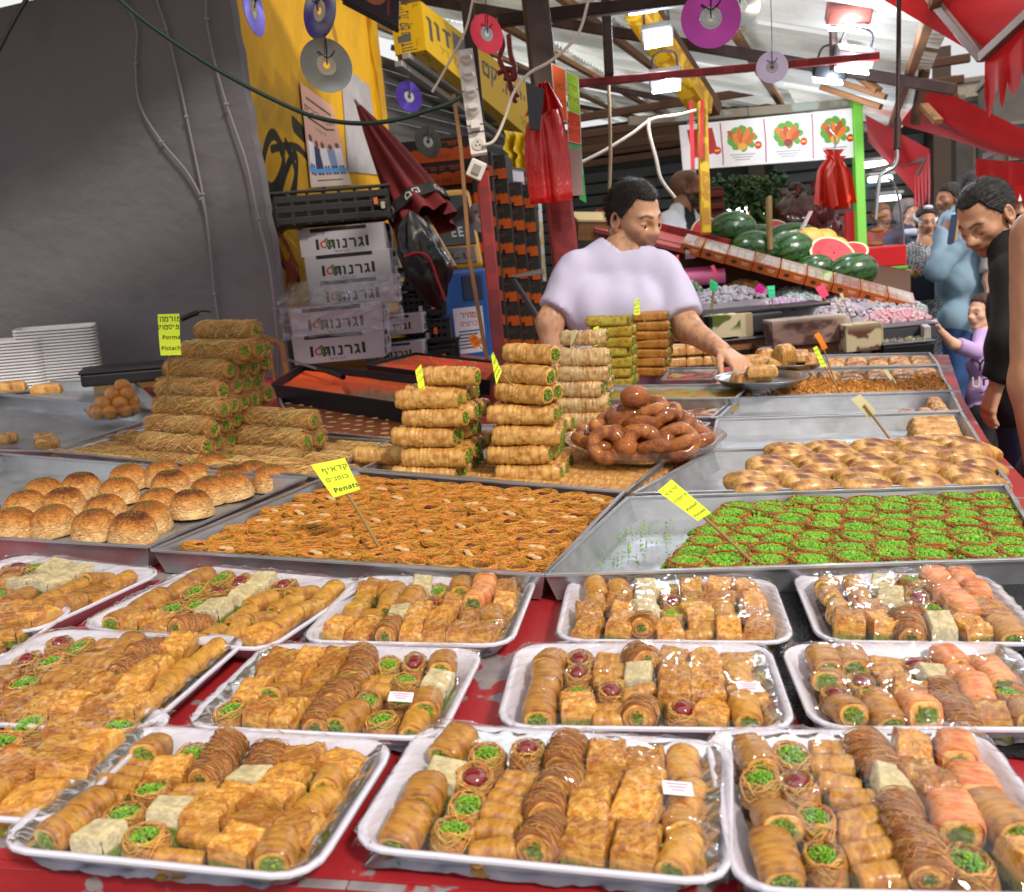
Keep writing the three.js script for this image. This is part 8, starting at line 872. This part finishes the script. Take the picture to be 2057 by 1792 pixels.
{
  const d = 7.4, J = { head: A(1859, 447, d), neck: A(1856, 488, d), sL: A(1882, 512, d), sR: A(1826, 512, d), eL: A(1888, 580, d - .05), wL: A(1850, 562, d - .26), eR: A(1806, 570, d - .05), wR: A(1824, 558, d - .26), hip: A(1858, 630, d) };
  const pat = (x, y, z) => (floor(x * 60 + y * 34) + floor(y * 60 - x * 20)) & 1 ? col('#b8b8bc') : col('#4c4e54'); const [t, j, r, M4] = person('dark haired woman in a grey patterned dress with a white headband', J, { skin: col('#c08c70'), hair: col('#181010'), fem: 1, yaw: -.12, pitch: .06, roll: -.05, s: .96, lip: col('#a04848'), top: pat, sleeve: 1.6, puff: .012, skirt: pat, skirtY: .42, legs: 0, cell: .005, bun: 1, hairT: .012, line: .065, recede: 0, collar: .13, hands: [['R', V(.5, .6, 0), .8, .2], ['L', V(-.5, .6, 0), .8, .2]], cc: .012, shoe: 0x18181a });
  part(t, 'headband', norm(new THREE.TorusGeometry(.08, .013, 10, 36).scale(1, 1.16, 1.2).rotateX(-1.05).translate(0, .045, -.005)).applyMatrix4(M4), M(0xffffff, .7, { map: canvasTex(128, 64, (g, w, h) => { g.fillStyle = '#dcdce4'; g.fillRect(0, 0, w, h); g.fillStyle = '#2a3058'; for (let i = 0; i < 9; i++) g.fillRect(i * 15, (i % 3) * 16, 7, 22); }) })); part(t, 'headband_knot', ball(.03, 0, .12, .05, 1.3, .7, .9, 12).applyMatrix4(M4), M(0xd0d0dc, .7)); part(t, 'yellow_wrap', tube([A(1806, 556, d - .34), A(1820, 549, d - .36), A(1838, 549, d - .34)].map(p => p.sub(r)), .028, 12, 10), M(0xd8c05c, .6)); part(t, 'striped_bag', rbox(.26, .2, .08, .02, 0, 0, 0).translate(...A(1862, 575, d - .3).sub(r).toArray()), M(0xffffff, .8, { map: canvasTex(128, 64, (g, w, h) => { g.fillStyle = '#c8c8cc'; g.fillRect(0, 0, w, h); g.fillStyle = '#2c2e3a'; for (let i = 0; i < 8; i++) g.fillRect(i * 16, 0, 5, h); }) })); part(t, 'camisole', ball(.05, j.neck.x, j.neck.y - .12, j.neck.z + .1, 1.2, .6, .6, 12), m.black);
}
{
  const d = 8.2, J = { head: A(1824, 432, d), neck: A(1818, 468, d), sL: A(1838, 490, d + .1), sR: A(1796, 488, d - .1), eL: A(1842, 560, d), wL: A(1835, 610, d), eR: A(1792, 550, d - .1), wR: A(1800, 600, d - .2), hip: A(1815, 620, d) };
  const [t, j] = person('grey haired woman in a quilted slate coloured jacket and pale scarf', J, { skin: col('#c89c86'), hair: col('#6a6668'), hair2: col('#b8b4b6'), fem: 1, yaw: .55, top: (x, y) => floor(y * 16) & 1 ? col('#4a5066') : col('#3a4054'), sleeve: 1.95, puff: .025, hem: .15, legs: col('#22242c'), cell: .007, hairT: .022, line: .06, recede: 0, bc: .02, cc: .016 }); part(t, 'scarf', norm(new THREE.TorusGeometry(.085, .035, 10, 24).rotateX(PI / 2).translate(j.neck.x, j.neck.y + .0, j.neck.z + .03)), M(0xb4bcd4, .8));
}
[['dark skinned person in black inside the fruit stall', 1563, 398, 7.2, '#4a2e20', '#0e0a08', '#16161a', .5, 0], ['woman in a light blue top inside the fruit stall', 1598, 402, 7.4, '#a87458', '#120d0c', '#4ab0d8', -.4, 1], ['blurred person in rust red far down the street', 1772, 436, 9.5, '#b8806a', '#8a5a3c', '#8a3a2c', .3, 1], ['fair haired person in a white hat behind the bending man', 2044, 418, 6.6, '#d8a88c', '#b08a50', '#c8c0b8', -.3, 1]].forEach(([l, X, Y, d, sk, hr, tp2, yw, fem]) => { const k = 950 / d * 2.0088 * 1, Q = (x, y, z = 0) => A(X + x * k, Y + y * k, d + z); const J = { head: Q(0, 0), neck: Q(-.01, .15), sL: Q(.17, .23), sR: Q(-.17, .23), eL: Q(.2, .5), wL: Q(.18, .72, -.15), eR: Q(-.2, .5), wR: Q(-.18, .72, -.15), hip: Q(0, .72) }; const [t, j, r, M4] = person(l, J, { skin: col(sk), hair: col(hr), fem, yaw: yw, top: col(tp2), sleeve: .8, legs: col('#26262c'), cell: .007, hairT: .014, bun: fem, long: hr === '#b08a50', bc: .022, cc: .02 }); if (hr === '#b08a50') part(t, 'white_hat', lathe([[0, .15], [.09, .135], [.1, .06], [.13, .05], [.13, .042], [.09, .05]], 28).applyMatrix4(M4), M(0xe8e6e4, .7)); });
renderer.render(scene, camera);
